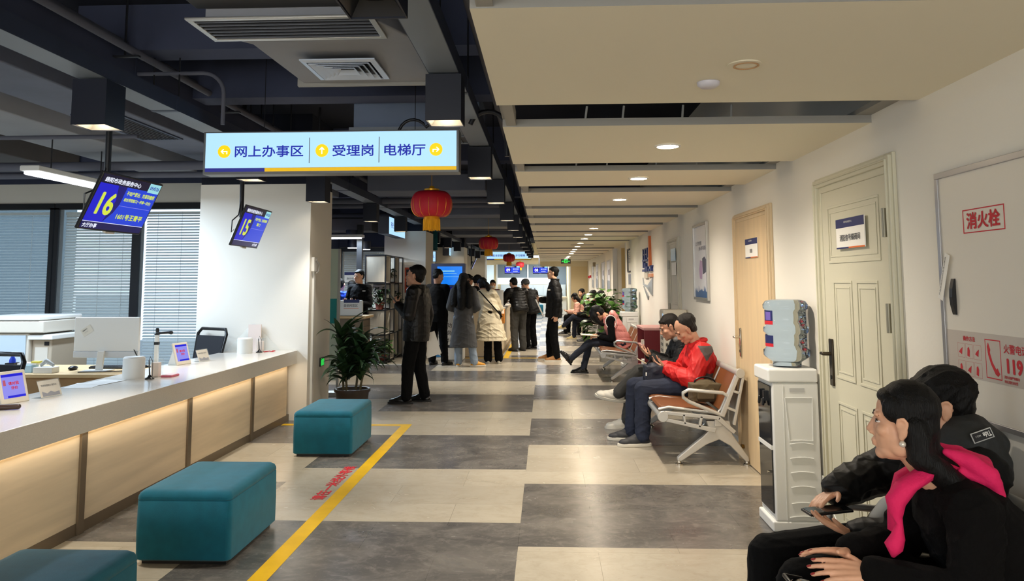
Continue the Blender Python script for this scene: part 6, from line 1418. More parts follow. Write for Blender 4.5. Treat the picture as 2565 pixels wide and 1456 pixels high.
    # ---- hair
    def short_hair(s, m, fringe=1.0, amp=.003, receding=0.0, vol=1.0, nape=1.0):
        mb = MB(); h = s.hell
        h(mb, (0, -.028 - receding * .02, .050), (.081 * vol, .097 * vol, .081 * vol)); h(mb, (0, -.052, -.002), (.070, .060 * vol, .072 * nape))
        if fringe: h(mb, (0, .050 - receding * .03, .078), (.058 * fringe, .026, .020))
        for x in (-1, 1): h(mb, (x * .069, .002 - receding * .03, .024), (.010, .014, .026)); h(mb, (x * .066, -.052, .022), (.014, .034, .042))
        soft(mb, 'hair', m, s.t, min(s.vox, .006), 2, .5, wrinkle(amp, 70, s.seed + 2)); return s
    def long_hair(s, m, paths, r=.06, front=1, name='hair', amp=.003, vol=1.0):
        """paths: polylines in the body frame that the hair hangs along, with radii"""
        mb = MB(); h = s.hell
        h(mb, (0, -.026, .047), (.083 * vol, .098 * vol, .083 * vol)); h(mb, (0, -.052, -.01), (.076 * vol, .064 * vol, .082))
        for x in (-1, 1):
            if front: h(mb, (x * .066, .012, .03), (.020, .042, .05)); h(mb, (x * .070, -.030, -.02), (.018, .035, .06)); h(mb, (x * .034, .052, .072), (.036, .026, .020))
        for pts, rs in paths: mb.limb([V(p) for p in pts], rs)
        soft(mb, name, m, s.t, min(s.vox, .007), 2, .5, wrinkle(amp, 60, s.seed + 3)); return s
    def glasses(s):
        m = MB()
        for x in (-1, 1):
            m.tube([s.H(x * .032 + .021 * math.cos(2 * PI * k / 14), .094, .001 + .015 * math.sin(2 * PI * k / 14)) for k in range(14)], .0015, 5, closed=True)
            m.tube([s.H(x * .053, .093, .004), s.H(x * .076, .06, .006), s.H(x * .082, -.01, .006)], .0015, 5)
        m.tube([s.H(-.011, .095, .003), s.H(.011, .095, .003)], .0015, 5); m.build('glasses', black_plastic, s.t, local=True)

cloth_black = mat('cloth_black', (7, 7, 8), 0.9, spec=0.2, bump=(160, 0.15)); cloth_coat = mat('wool_black', (8, 7, 7), 0.95, spec=0.2, bump=(260, 0.25)); leather_black = mat('leather_black', (7, 7, 8), 0.42, spec=0.35, bump=(45, 0.12)); nylon_black = mat('nylon_black', (9, 9, 10), 0.6, spec=0.3, bump=(40, 0.15))
nylon_olive = mat('nylon_dark', (14, 15, 15), 0.65, spec=0.3, bump=(40, 0.15)); trouser_grey = mat('trouser_grey', (58, 57, 54), 0.85, bump=(120, 0.15)); jeans_blue = mat('jeans_blue', (30, 37, 56), 0.85, var=(6, 0.2), bump=(160, 0.15)); jeans_light = mat('jeans_light', (136, 150, 166), 0.85, var=(6, 0.15)); wool_grey = mat('wool_grey', (72, 72, 73), 0.95, bump=(200, 0.25))
cream_nylon = mat('cream_nylon', (206, 192, 162), 0.6, bump=(40, 0.12)); red_jacket = mat('red_jacket', (188, 20, 20), 0.6, bump=(80, 0.1)); grey_yoke = mat('grey_yoke', (82, 74, 72), 0.75); pink_vest = mat('pink_nylon', (222, 142, 136), 0.5, bump=(50, 0.1)); pink_scarf = mat('hot_pink', (226, 30, 96), 0.8, bump=(90, 0.3)); knit_grey = mat('knit_grey', (84, 84, 86), 0.95, bump=(140, 0.5))
shoe_black = mat('shoe_black', (18, 18, 18), 0.3); shoe_dark = mat('shoe_dark', (48, 48, 50), 0.6); shoe_white = mat('shoe_white', (216, 210, 196), 0.55); sole_white = mat('sole_white', (206, 200, 186), 0.6); shoe_tan = mat('shoe_tan', (160, 112, 62), 0.6); shoe_yellow = mat('shoe_yellow', (214, 150, 44), 0.6); sole_black = mat('sole_black', (22, 22, 22), 0.7)
red_vest = mat('red_vest', (170, 28, 40), 0.7); blue_jacket = mat('blue_jacket', (24, 70, 190), 0.55); white_coat = mat('white_coat', (206, 202, 196), 0.7)
def Wp(f, *pts):
    """world point into the person's own frame"""
    inv = wm(f.t).inverted(); return [inv @ V(p) for p in pts]

# --- woman in the foreground
f = Fig('person in black coat and hot pink scarf, seated nearest the camera with folded hands', (1.30, 2.42, 0), 90, SIT,
        dict(pel=(0, -.10, .53), neck=(0, .125, .905), head=(0, .232, 1.076), shR=(.165, .10, .865), shL=(-.165, .12, .86), elR=(.22, .15, .66), elL=(-.21, .15, .645), wrR=(.055, .385, .675), wrL=(-.06, .365, .655), knR=(.10, .42, .50), knL=(-.10, .40, .50), anR=(.1, .46, .085), anL=(-.1, .44, .085)), vox=.0042, hy=-26, hp=0, hs=.985, hd=.90, sk=skin)
f.hand('L', (.20, 1, .06), (.55, 0, -.85), curls=(.14, .16, .20, .26), spread=.012, thumb=.3, k=.95); f.hand('R', (-.22, 1, .16), (-.35, 0, -.95), curls=(.10, .14, .18, .2), spread=.015, thumb=.1, k=.92)
f.done(); f.face(hair_black, brow=.0034)
for p, v, n in f.tips:
    up_ = (v.cross(v.cross(n))).normalized(); A_ = M((v.cross(up_), v, up_)).transposed(); m = MB(); m.ell(p - v * .002 + up_ * .0045, (.0045, .0085, .002), A_, 10, 6); m.build('fingernail', nail, f.t, smooth=60, local=True)
for p in ((-.082, -.004, -.052),): MB().ell(f.H(*p), (.0095, .0095, .0095)).build('earring', pearl, f.t, smooth=60, local=True)
A0 = f.J
f.top(cloth_coat, 'coat', [(-.22, .185, .15, 0), (0, .19, .155, 0), (.3, .175, .145, 0), (.6, .18, .14, 0), (.82, .178, .118, 0), (.95, .12, .09, 0), (1.02, .06, .06, 0)], sl=(.075, .066, .052), collar=0, amp=.006,
      extra=lambda mb: (mb.cap((-.10, .0, .56), (-.11, .30, .54), .10, .085), mb.cap((.10, .0, .56), (.11, .30, .54), .10, .085)))
f.legs(cloth_black); f.shoes(shoe_black, sole_black)
f.long_hair(hair_black, [([f.H(0, -.040, .02), f.H(0, -.050, -.08), (0, .10, .91), (0, .05, .80)], [.070, .056, .05, .042]), ([f.H(-.060, -.042, 0), f.H(-.058, -.055, -.09), (-.085, .10, .89), (-.10, .075, .80)], [.034, .038, .04, .03]), ([f.H(.058, -.042, 0), f.H(.058, -.055, -.09), (.07, .09, .90)], [.034, .038, .04])], front=0, amp=.0022)
mb = MB(); f.hell(mb, (0, .036, .078), (.062, .038, .024)); f.hell(mb, (-.064, .016, .045), (.018, .040, .040)); f.hell(mb, (.064, .016, .045), (.018, .040, .040)); f.hell(mb, (-.072, -.012, .02), (.012, .03, .04)); soft(mb, 'hair_front', hair_black, f.t, .005, 2, .5, wrinkle(.0015, 60, 5))
sc_ = MB(); fl_ = lambda pts, ws, ds: sc_.loft([[V(p) + V((a * w_, 0, 0)) * 1.0 + V((0, b * d_, b * d_ * .4)) for a, b in ((-1, 0), (-.6, .8), (.2, 1), (1, .5), (1, -.4), (.2, -1), (-.6, -.8))] for p, w_, d_ in zip(pts, ws, ds)])
fl_([(-.06, .12, .965), (-.075, .20, .945), (-.085, .265, .91), (-.09, .30, .868), (-.092, .302, .83), (-.092, .292, .802), (-.092, .298, .77), (-.092, .312, .742), (-.09, .315, .712)], [.03, .034, .036, .030, .02, .010, .022, .026, .004], [.02, .026, .026, .026, .018, .010, .018, .024, .004])
fl_([(.055, .13, .95), (.06, .21, .90), (.055, .24, .82), (.05, .25, .74)], [.03, .03, .026, .02], [.02, .022, .02, .016])
sc_.build('scarf', pink_scarf, f.t, smooth=70, local=True)
mb = MB(); mb.limb([(-.06, .135, 1.0), (-.075, .08, .978), (-.085, .03, .94), (-.085, .0, .885)], [.012, .026, .030, .016]); mb.limb([(-.07, .10, .945), (-.085, .05, .925)], [.012, .016]); mb.limb([(-.07, .03, .945), (0, .0, .955), (.07, .04, .97), (.08, .10, .985)], [.024, .026, .024, .016]); soft(mb, 'pink_hood', pink_scarf, f.t, .005, 2, .5, wrinkle(.003, 50, 3))
t = thing('patent_bag', 'shiny black patent bag under the folded hands of the foreground person', 'bag', (0.76, 2.36, 0.55)); MB().ell((0.75, 2.36, 0.585), (0.06, 0.11, 0.04)).build('bag_body', mat('patent', (14, 14, 16), 0.08), t, smooth=60); MB().tube([(0.76, 2.28, 0.61), (0.70, 2.31, 0.63), (0.70, 2.41, 0.63), (0.76, 2.44, 0.61)], .006, 8).build('bag_handle', black_plastic, t, smooth=60)

# --- boy behind her
f = Fig('person in black hooded puffer with white patch, sitting behind the pink scarf', (1.30, 2.95, 0), 90, SIT,
        dict(pel=(0, -.05, .53), neck=(0, -.19, .885), head=(0, -.135, 1.045), shR=(.185, -.17, .84), shL=(-.185, -.18, .84), elR=(.25, -.0, .74), elL=(-.24, .0, .625), wrR=(.11, .205, .705), wrL=(-.125, .215, .615), knR=(.13, .46, .465), knL=(-.12, .43, .455), anR=(.14, .50, .085), anL=(-.12, .47, .085)), vox=.0045, hy=-12, hp=6, hs=1.06)
f.hand('R', (-.5, .85, -.22), (-.25, -.1, -1), curl=.28, spread=.006, thumb=.1); f.hand('L', (.45, .8, .18), (.1, -.2, 1), curls=(.22, .22, .25, .3), spread=.006, thumb=.5); f.done(); f.face(hair_black)
f.top(nylon_black, 'puffer_jacket', sl=(.092, .088, .066), stop=.93, collar=.095, ch=.05, puff=.006, amp=.006, hood=False, period=.10)
f.legs(cloth_black, (.098, .076, .06)); f.shoes(shoe_black, sole_black); f.short_hair(hair_black, 1.1, .005, vol=1.08, nape=1.1); f.glasses()
mb = MB(); s_ = f.s if hasattr(f, 's') else None
n_ = f.J['neck']; mb.limb([n_ + V((-.11, .07, .0)), n_ + V((-.13, -.01, .03)), n_ + V((-.09, -.08, .04)), n_ + V((0, -.10, .045)), n_ + V((.09, -.07, .04))], [.035, .052, .058, .055, .05]); mb.limb([n_ + V((-.14, -.06, -.05)), n_ + V((0, -.09, -.07)), n_ + V((.12, -.06, -.05))], [.06, .06, .06]); mb.limb([n_ + V((-.115, .06, -.01)), n_ + V((-.15, -.02, -.02)), n_ + V((-.13, -.07, -.02))], [.045, .06, .055]); mb.ell((-.03, -.205, .915), (.165, .115, .115)); soft(mb, 'hood', mat('hood_charcoal', (46, 48, 48), .7, bump=(60, .2)), f.t, .006, 3, .5, wrinkle(.004, 30, 8))
s_ = MB(); f.loft(s_, [(n_ + V((0, .045 - z * .6, z)), .086 - z * .15, .088 - z * .15, V((1, 0, 0)), V((0, 1, .35)).normalized()) for z in (.01, .075)]); s_.build('white_collar', mat('collar_white', (200, 196, 188), 0.8), f.t, smooth=60, local=True)
# patch on the hood with the printed word, seen mirrored from outside
pu = V((0, -1, .35)).normalized(); pw = V((.12, .35, 1)).normalized(); po = V((-.197, -.155, .945))
pm = MB(); rect(pm, po, pu, pw, 0, 0, .072, .034, .003); p_ = pm.build('hood_patch', mat('patch_white', (196, 196, 192), 0.6), f.t, local=True); pm = MB(); rect(pm, po + pu.cross(pw) * .003, pu, pw, .003, .003, .069, .031, .0008); pm.build('patch_field', black_plastic, p_, local=True)
text('Tide', po + pu * .066 + pw * .026 + pu.cross(pw) * .004, -pu, -pw, .018, paper, p_, width=.028, bold=.02, local=True); text('NO.1', po + pu * .030 + pw * .022 + pu.cross(pw) * .004, -pu, -pw, .006, paper, p_, local=True)
mb = MB(); mb.limb([(-.02, .10, .62), (.0, .04, .66)], [.05, .06]); mb.build('shirt_front', mat('shirt_grey', (176, 180, 182), 0.8), f.t, smooth=60, local=True)
T = M.Translation((1.02, 2.95, 0.665)) @ M.Rotation(R(8), 4, 'Z') @ M.Rotation(R(-4), 4, 'Y')
t = thing('phone', 'dark phone held flat by the person in the hooded puffer', 'phone', (1.02, 2.95, 0.665)); MB().box(-.082, -.04, -.005, .082, .04, .005, T).build('phone_case', black_plastic, t, bevel=.004); MB().box(-.076, -.035, .005, .076, .035, .0062, T).build('phone_screen', dark_glass, t)

# --- man in the red jacket
f = Fig('person in red jacket looking down at a phone on the bench', (1.30, 7.38, 0), 90, SIT,
        dict(pel=(0, -.17, .55), neck=(0, -.115, .905), head=(0, -.005, 1.045), shR=(.19, -.12, .86), shL=(-.19, -.13, .86), elR=(.26, .0, .62), elL=(-.27, -.02, .60), wrR=(.065, .19, .70), wrL=(-.075, .19, .69), hpR=(.09, -.12, .54), hpL=(-.09, -.12, .54), knR=(.12, .46, .51), knL=(-.12, .41, .51), anR=(.12, .50, .09), anL=(-.13, .43, .09)), vox=.006, sk=skin_tan, hy=6, hp=38, hs=1.04, girth=1.06)
f.hand('R', (-.35, .85, .35), (-.35, -.55, .75), curl=.34, spread=.008); f.hand('L', (.35, .85, .35), (.35, -.55, .75), curl=.34, spread=.008); f.done(); f.face(hair_brown, closed=True)
f.top([red_jacket, grey_yoke], 'jacket', [(-.25, .175, .14, 0), (0, .19, .155, 0), (.3, .18, .15, .005), (.6, .185, .145, .005), (.82, .185, .12, 0), (.95, .14, .10, 0), (1.02, .08, .075, 0)], sl=(.085, .080, .058), collar=.085, ch=.05, amp=.008, extra=lambda mb: mb.cap((-.08, .02, .56), (-.09, .10, .55), .10, .08),
      paint=lambda c: ((c[:, 2] > .80 - (c[:, 1] + .16) * 1.2) & (c[:, 1] < -.10 + (c[:, 2] - .86) * .5) & (c[:, 2] < .915)) | ((c[:, 2] < .66) & (c[:, 1] < -.15 + (.66 - c[:, 2]) * .8) & (c[:, 1] > -.27) & (np.abs(c[:, 0]) > .12)))
j = f.J
mb = MB(); mb.limb([j['neck'] + V((-.085, .02, .03)), j['neck'] + V((-.05, -.07, .05)), j['neck'] + V((.05, -.07, .05)), j['neck'] + V((.085, .02, .03))], [.018, .02, .02, .018]); soft(mb, 'collar', red_jacket, f.t, .005, 2)
f.legs(jeans_blue, (.098, .080, .064)); f.shoes(shoe_dark, sole_white, rr=1.08); f.short_hair(hair_brown, 0, .004, receding=1.0, nape=1.05)
t = thing('phone', 'phone in the hands of the person in the red jacket', 'phone', (1.04, 7.37, 0.74)); MB().box(-.038, -.075, -.004, .038, .075, .004, M.Translation((1.015, 7.375, .768)) @ M.Rotation(R(90), 4, 'Z') @ M.Rotation(R(38), 4, 'X')).build('phone_case', black_plastic, t, bevel=.003)
def bag(name, c, r, m, label, rot=0, pocket=True, strap=True, s=1):
    t = thing(name, label, 'bag', c); A = M.Rotation(rot, 3, 'Z'); mb = MB(); c = V(c) + V((0, 0, r[2] * 0.95))
    mb.box(-r[0], -r[1] * .8, -r[2], r[0], r[1] * .8, r[2] * .75, M.Translation(c) @ A.to_4x4()); mb.ell(c + V((0, 0, r[2] * .2)), (r[0] * .95, r[1] * .95, r[2] * .9), A)
    o = mb.build('bag_body', m, t); rm = o.modifiers.new('remesh', 'REMESH'); rm.mode = 'VOXEL'; rm.voxel_size = .007; rm.use_smooth_shade = True; sm = o.modifiers.new('smooth', 'SMOOTH'); sm.iterations = 10; PENDING.append((o, wrinkle(.003, 45, 4), None))
    if pocket:
        mb = MB(); mb.box(-r[0] * .75, -r[1] * 1.12, -r[2] * .75, r[0] * .45, -r[1] * .75, r[2] * .3, M.Translation(c) @ A.to_4x4()); o = mb.build('front_pocket', m, t, bevel=.016, seg=3)
        mb = MB(); mb.tube([c + A @ V((-r[0] * .2 + r[0] * .5 * math.cos(a), -r[1] * 1.12, r[2] * .02 + r[2] * .25 * math.sin(a))) for a in [PI * k / 8 for k in range(9)]], .004, 6); mb.build('zip', black_plastic, t)
    if strap: mb = MB(); mb.tube([c + A @ V((r[0] * .7 * math.cos(a), 0, r[2] * (.75 + .55 * math.sin(a)))) for a in [PI * k / 10 for k in range(11)]], .008, 6); mb.build('strap', black_plastic, t, smooth=60)
    return t
bag('shoulder_bag', (1.37, 6.86, 0.472), (.13, .10, .088), mat('khaki', (84, 72, 50), 0.85, bump=(90, .2)), 'khaki canvas shoulder bag on the bench seat beside the red jacket', 0.1)
bag('lap_bag', (1.00, 7.36, 0.575), (.085, .11, .085), mat('navy_bag', (26, 30, 46), 0.6, bump=(60, .15)), 'navy backpack on the lap of the person in the red jacket', 0.1, pocket=False)
t_ = [o for o in COL.objects if o.name.startswith('lap_bag')][0]; box('white_tag', (0.915, 7.27, 0.63), (0.945, 7.276, 0.66), paper, t_)

# --- man beside him
f = Fig('person in grey trousers with one leg crossed, sitting beside the red jacket', (1.30, 7.96, 0), 90, SIT,
        dict(pel=(0, -.15, .56), neck=(0, -.06, .905), head=(0, .055, 1.035), shR=(.185, -.07, .86), shL=(-.185, -.07, .86), elR=(.25, .02, .65), elL=(-.25, .02, .64), wrR=(.06, .25, .755), wrL=(-.09, .235, .74), knL=(-.06, .36, .60), anL=(.06, .57, .37), toL=(.07, .72, .40), knR=(.12, .40, .50), anR=(.12, .48, .085)), vox=.0065, sk=skin_tan, hy=4, hp=24, hs=1.02)
f.hand('R', (-.3, .8, .45), (-.3, -.6, .7), curl=.36, spread=.008); f.hand('L', (.3, .8, .45), (.3, -.6, .7), curl=.36, spread=.008); f.done(); f.face(hair_black)
f.top(nylon_black, 'puffer_jacket', sl=(.085, .078, .058), collar=.08, puff=.005, amp=.005); f.legs(trouser_grey, (.095, .076, .064)); f.shoes(shoe_white, sole_white, rr=1.08); f.short_hair(hair_brown, 1.0, .003)
mb = MB(); n_ = f.J['neck']; mb.limb([n_ + V((-.09, .06, .01)), n_ + V((-.10, -.02, .02)), n_ + V((0, -.09, .02)), n_ + V((.10, -.02, .02))], [.03, .045, .05, .045]); soft(mb, 'grey_hood', mat('hood_grey', (98, 98, 98), .9), f.t, .006, 2)
t = thing('phone', 'dark phone in the hands of the person in grey trousers', 'phone', (0.96, 7.96, 0.80)); MB().box(-.038, -.075, -.004, .038, .075, .004, M.Translation((.955, 7.95, .825)) @ M.Rotation(R(90), 4, 'Z') @ M.Rotation(R(45), 4, 'X')).build('phone_case', mat('phone_red', (70, 30, 30), .4), t, bevel=.003)
t = thing('magazine', 'striped brochure lying over the crossed knee of the person in grey trousers', 'magazine', (0.98, 7.80, 0.69)); T = M.Translation((0.99, 7.76, .685)) @ M.Rotation(R(28), 4, 'Y')
MB().box(-.10, -.07, 0, .10, .07, .006, T).build('cover', mat('brochure_cream', (206, 194, 164), .6), t); m = MB()
for k in range(4): m.box(.0 + k * .024, -.071, .006, .013 + k * .024, .071, .0072, T)
m.build('stripes', mat('brochure_brown', (70, 46, 40), .6), t)

# --- woman in the pink vest writing
f = Fig('person in pink hooded vest bent over paper, writing on a bench', (1.12, 12.62, 0), 90, SIT,
        dict(pel=(0, -.08, .56), neck=(0, .12, .935), head=(0, .29, .985), shR=(.165, .10, .89), shL=(-.165, .10, .89), elR=(.23, .10, .60), elL=(-.23, .08, .585), wrR=(.02, .30, .64), wrL=(-.09, .28, .62), knL=(-.02, .42, .52), anL=(-.04, .72, .27), toL=(-.04, .87, .24), knR=(.09, .42, .50), anR=(.08, .52, .10)), vox=.0075, hp=58)
f.hand('R', (-.3, 1, 0), (-.3, 0, -.9), curl=.8); f.hand('L', (.3, 1, -.05), (.2, 0, -.9), curl=.4); f.done(); f.face(hair_black, closed=True)
f.top(cloth_black, 'sweater', sl=(.064, .058, .045), collar=.06, amp=.004)
f.top(pink_vest, 'pink_vest', [(-.32, .18, .16, 0), (0, .195, .165, 0), (.3, .19, .16, 0), (.6, .195, .155, 0), (.82, .165, .13, 0), (.95, .12, .10, 0), (1.03, .08, .08, 0)], sleeves=False, sl=(.035, .05, .05), collar=.10, ch=.04, puff=.008, amp=.004, hood=True, period=.10)
f.legs(mat('jeans_dark', (34, 40, 54), .85), (.085, .064, .05)); f.shoes(shoe_black, sole_black, boot=.06)
f.long_hair(hair_black, [([f.H(0, -.03, .08), f.H(-.05, .06, .03), f.H(-.06, .11, -.06), f.H(-.06, .11, -.16)], [.06, .05, .045, .03]), ([f.H(.05, .0, .05), f.H(.06, .08, -.03), f.H(.06, .11, -.16)], [.05, .045, .03]), ([f.H(0, .03, .085), f.H(-.03, .10, .03), f.H(-.05, .125, -.06)], [.05, .04, .03])], name='hair')
mb = MB(); c = f.J['shL']; mb.tube([c + V((.0, .085 * math.cos(a) - .005, .10 * math.sin(a) - .03)) + V((-.055, 0, 0)) for a in [2 * PI * k / 20 for k in range(20)]], .006, 6, closed=True); mb.build('white_piping', paper, f.t, smooth=60, local=True)
T = M.Translation((0.70, 12.60, 0.635)) @ M.Rotation(R(4), 4, 'Y'); t = thing('paper_form', 'white sheet of paper on the knees of the person in the pink vest', 'paper', (0.70, 12.6, 0.63)); MB().box(-.15, -.12, 0, .15, .12, .012, T).build('sheet_pad', mat('form_cream', (236, 230, 206), .7), t)
text('不动产登记申请书', T @ V((-.02, .06, .0125)), T.to_3x3() @ V((0, -1, 0)), T.to_3x3() @ V((1, 0, 0)), .02, grey_plastic, t, width=.14)
tag(MB().cap((0.80, 12.62, 0.66), (0.835, 12.60, 0.78), .005, .006).build('pen', paper, smooth=60), 'white pen in the hand of the person in the pink vest', 'pen')

# --- standing man with the folder
f = Fig('person with glasses and white folder standing alone in mid hall', (.15, 14.9, 0), 84, BASE,
        dict(wrL=(-.25, -.06, .84), elL=(-.25, -.10, 1.12), wrR=(.16, .27, 1.11), elR=(.26, .04, 1.10), anL=(-.14, -.06, .085), anR=(.12, .10, .085), knL=(-.12, .0, .48), knR=(.11, .09, .48)), sc=1.035, vox=.008, hy=4, hp=-3)
f.hand('L', (.05, .1, -1), (.9, .1, 0), curl=.7); f.hand('R', (-.4, .9, .1), (-.7, -.3, .2), curl=.8); f.done(); f.face(hair_black); f.glasses()
f.top(nylon_black, 'puffer_jacket', [(-.28, .20, .155, 0), (0, .20, .155, 0), (.3, .19, .145, 0), (.6, .20, .145, 0), (.82, .195, .125, 0), (.95, .14, .10, 0), (1.02, .085, .08, 0)], sl=(.09, .08, .062), collar=.085, ch=.085, puff=.008, amp=.004, period=.10)
f.legs(cloth_black, (.105, .08, .066)); f.shoes(shoe_tan, sole_white, rr=1.1); f.short_hair(hair_black, 1.0)
m = MB(); m.ell(f.J['shL'] + V((-.065, .085, -.10)), (.008, .03, .014)); m.build('white_badge', paper, f.t, local=True, smooth=60)
T = M.Translation((-.13, 14.82, 1.02)) @ M.Rotation(R(-24), 4, 'Y'); t = thing('folder', 'white and black folder held by the standing person in mid hall', 'folder', (-.13, 14.82, 1.0)); MB().box(-.012, -.11, -.20, .012, .11, .16, T).build('folder_pages', paper, t); MB().box(-.016, -.112, -.21, -.012, .112, .165, T).box(.012, -.112, .10, .016, .112, .165, T).build('folder_cover', black_plastic, t); MB().ell(T @ V((0, 0, .18)), (.02, .05, .03)).build('clip', black_plastic, t, smooth=60)
tag(MB().box(.22, 14.63, .74, .28, 14.64, .80).build('tissue', paper), 'crumpled white tissue in the lowered hand of the standing person', 'tissue')

# --- man with the phone in the foreground queue
f = Fig('person in black leather jacket raising a phone left of centre', (-1.63, 9.72, 0), 78, BASE,
        dict(elL=(-.27, .0, 1.11), wrL=(-.17, .19, 1.235), elR=(.24, -.06, 1.10), wrR=(.25, -.02, .86), anL=(-.11, .09, .085), knL=(-.10, .07, .48), anR=(.12, -.07, .085), knR=(.10, .0, .48), head=(0, .03, 1.60)), sc=.985, vox=.007, sk=skin_tan, hy=6, hp=-6, hs=1.16, girth=1.04)
f.hand('L', (.15, .6, .75), (.85, .0, .2), curl=.75); f.hand('R', (0, .1, -1), (-.9, .1, 0), curl=.8); f.done(); f.face(hair_black)
f.top(leather_black, 'leather_jacket', [(-.30, .19, .15, 0), (0, .195, .155, 0), (.3, .185, .15, .005), (.6, .195, .15, .005), (.82, .19, .125, 0), (.95, .14, .10, 0), (1.02, .085, .08, 0)], sl=(.088, .078, .058), collar=.09, ch=.07, amp=.003)
f.legs(cloth_black, (.105, .08, .068)); f.shoes(shoe_black, sole_black, rr=1.12); f.short_hair(hair_black, .9, .002)
p = wm(f.t) @ (f.J['wrL'] + V((.01, .075, .085))); T = M.Translation(p) @ M.Rotation(R(-38), 4, 'Y') @ M.Rotation(R(12), 4, 'Z'); t = thing('phone', 'black phone raised by the person in the leather jacket', 'phone', tuple(p)); MB().box(-.006, -.037, -.07, .006, .037, .085, T).build('phone_case', black_plastic, t, bevel=.003)
p = wm(f.t) @ V((.24, -.10, .70)); t = MB().box(-.10, -.003, -.15, .10, .003, .15, M.Translation(p) @ M.Rotation(R(-18), 4, 'Y') @ M.Rotation(R(25), 4, 'Z')); tag(t.build('paper_sheet', paper), 'white paper sheet held low behind the person in the leather jacket', 'paper')

# --- queue before the kiosk
f = Fig('person in plain black at the kiosk, head turned right', (-1.98, 14.1, 0), -22, BASE, dict(wrL=(-.12, .27, 1.06), elL=(-.25, .04, 1.10), wrR=(.14, .28, 1.02), elR=(.25, .04, 1.10), anR=(.14, .02, .085)), vox=.008, sk=skin_tan, hy=-38, hp=18, hs=1.03)
f.hand('L', (.3, 1, .1), (0, 0, -1), .4); f.hand('R', (-.3, 1, .1), (0, 0, -1), .4); f.done(); f.face(hair_black)
f.top(cloth_black, 'jacket', [(-.30, .19, .14, 0), (0, .195, .145, 0), (.3, .185, .135, 0), (.6, .19, .135, 0), (.82, .185, .12, 0), (.95, .13, .095, 0), (1.02, .075, .07, 0)], collar=.07, amp=.004); f.legs(cloth_black, (.105, .08, .07)); f.shoes(shoe_black, sole_black, rr=1.08); f.short_hair(hair_black, 0)
f = Fig('person in long grey coat with cap and very long black hair', (-1.48, 13.86, 0), -6, BASE, dict(wrL=(-.14, .24, 1.04), elL=(-.26, .0, 1.10), wrR=(.14, .24, 1.04), elR=(.26, .0, 1.10), anL=(-.10, .0, .085), anR=(.21, -.03, .085), toR=(.36, .03, .04), knR=(.15, .0, .48)), sc=.955, vox=.008, hy=-12, hp=12)
f.hand('L', (.3, 1, 0), (0, 0, -1), .5); f.hand('R', (-.3, 1, 0), (0, 0, -1), .5); f.done(); f.face(hair_black)
f.top(wool_grey, 'grey_coat', [(.1, .19, .145, 0), (.3, .185, .14, 0), (.6, .195, .14, 0), (.82, .19, .125, 0), (.95, .13, .095, 0), (1.02, .07, .07, 0)], sl=(.085, .08, .07), collar=.08, amp=.005, extra=lambda mb: f.skirt(mb, .34, .265, .20, up=.3))
f.legs(jeans_light, (.095, .075, .075)); f.shoes(shoe_yellow, sole_white, rr=1.05)
f.long_hair(hair_black, [([f.H(0, -.05, 0), f.H(0, -.10, -.12), (0, -.165, 1.22), (0, -.17, 1.06)], [.085, .085, .085, .07]), ([f.H(-.06, -.04, -.05), (-.125, -.11, 1.36), (-.15, -.14, 1.10)], [.05, .07, .06]), ([f.H(.06, -.04, -.05), (.125, -.11, 1.36), (.13, -.145, 1.08)], [.05, .07, .06])])
mb = MB(); f.hell(mb, (0, -.018, .062), (.090, .104, .072)); f.hell(mb, (0, -.018, .045), (.092, .105, .03)); o = soft(mb, 'cap', mat('cap_black', (30, 30, 34), .9), f.t, .006, 2); mb = MB(); f.hell(mb, (0, .11, .035), (.07, .06, .008)); mb.build('cap_peak', MATS['cap_black'], o, smooth=60, local=True)
f = Fig('person in cream quilted coat with ponytail and dark crossbody strap', (-1.02, 14.38, 0), 4, BASE,
        dict(pel=(.0, -.02, .90), neck=(-.14, .07, 1.31), head=(-.17, .14, 1.455), shL=(-.32, .06, 1.235), shR=(.03, .0, 1.265), elL=(-.40, .12, 1.0), wrL=(-.22, .32, 1.05), elR=(.14, .10, 1.0), wrR=(.0, .33, 1.04), anL=(-.06, .02, .085), anR=(.14, .02, .085), knL=(-.06, .03, .48), knR=(.11, .03, .48), hpL=(-.09, 0, .88), hpR=(.09, 0, .88)), vox=.008, hy=30, hp=10, hr=-8)
f.hand('L', (.3, 1, 0), (0, 0, -1), .4); f.hand('R', (-.3, 1, 0), (0, 0, -1), .4); f.done(); f.face(hair_black)
f.top(cream_nylon, 'cream_coat', [(.1, .195, .15, 0), (.3, .19, .15, 0), (.6, .195, .145, 0), (.82, .185, .125, 0), (.95, .13, .10, 0), (1.03, .08, .08, 0)], sl=(.095, .088, .07), collar=.09, ch=.06, amp=.010, puff=.006, extra=lambda mb: f.skirt(mb, .42, .30, .22, dx=.0, up=.35), period=.12)
f.legs(cloth_black, (.095, .075, .08)); f.shoes(shoe_white, sole_white)
f.long_hair(hair_black, [([f.H(0, -.10, .03), f.H(.01, -.15, -.04), f.H(.03, -.15, -.16), f.H(.05, -.12, -.24)], [.035, .05, .045, .02])])
mb = MB(); mb.tube([(-.22, -.10, 1.33), (-.10, -.145, 1.20), (.06, -.165, 1.02), (.16, -.15, .90), (.20, -.05, .86)], .012, 8); mb.build('crossbody_strap', cloth_black, f.t, smooth=60, local=True)
m = MB(); m.ell(f.H(.03, -.12, .03), (.012, .008, .008)); m.build('hair_clip', pearl, f.t, smooth=60, local=True)
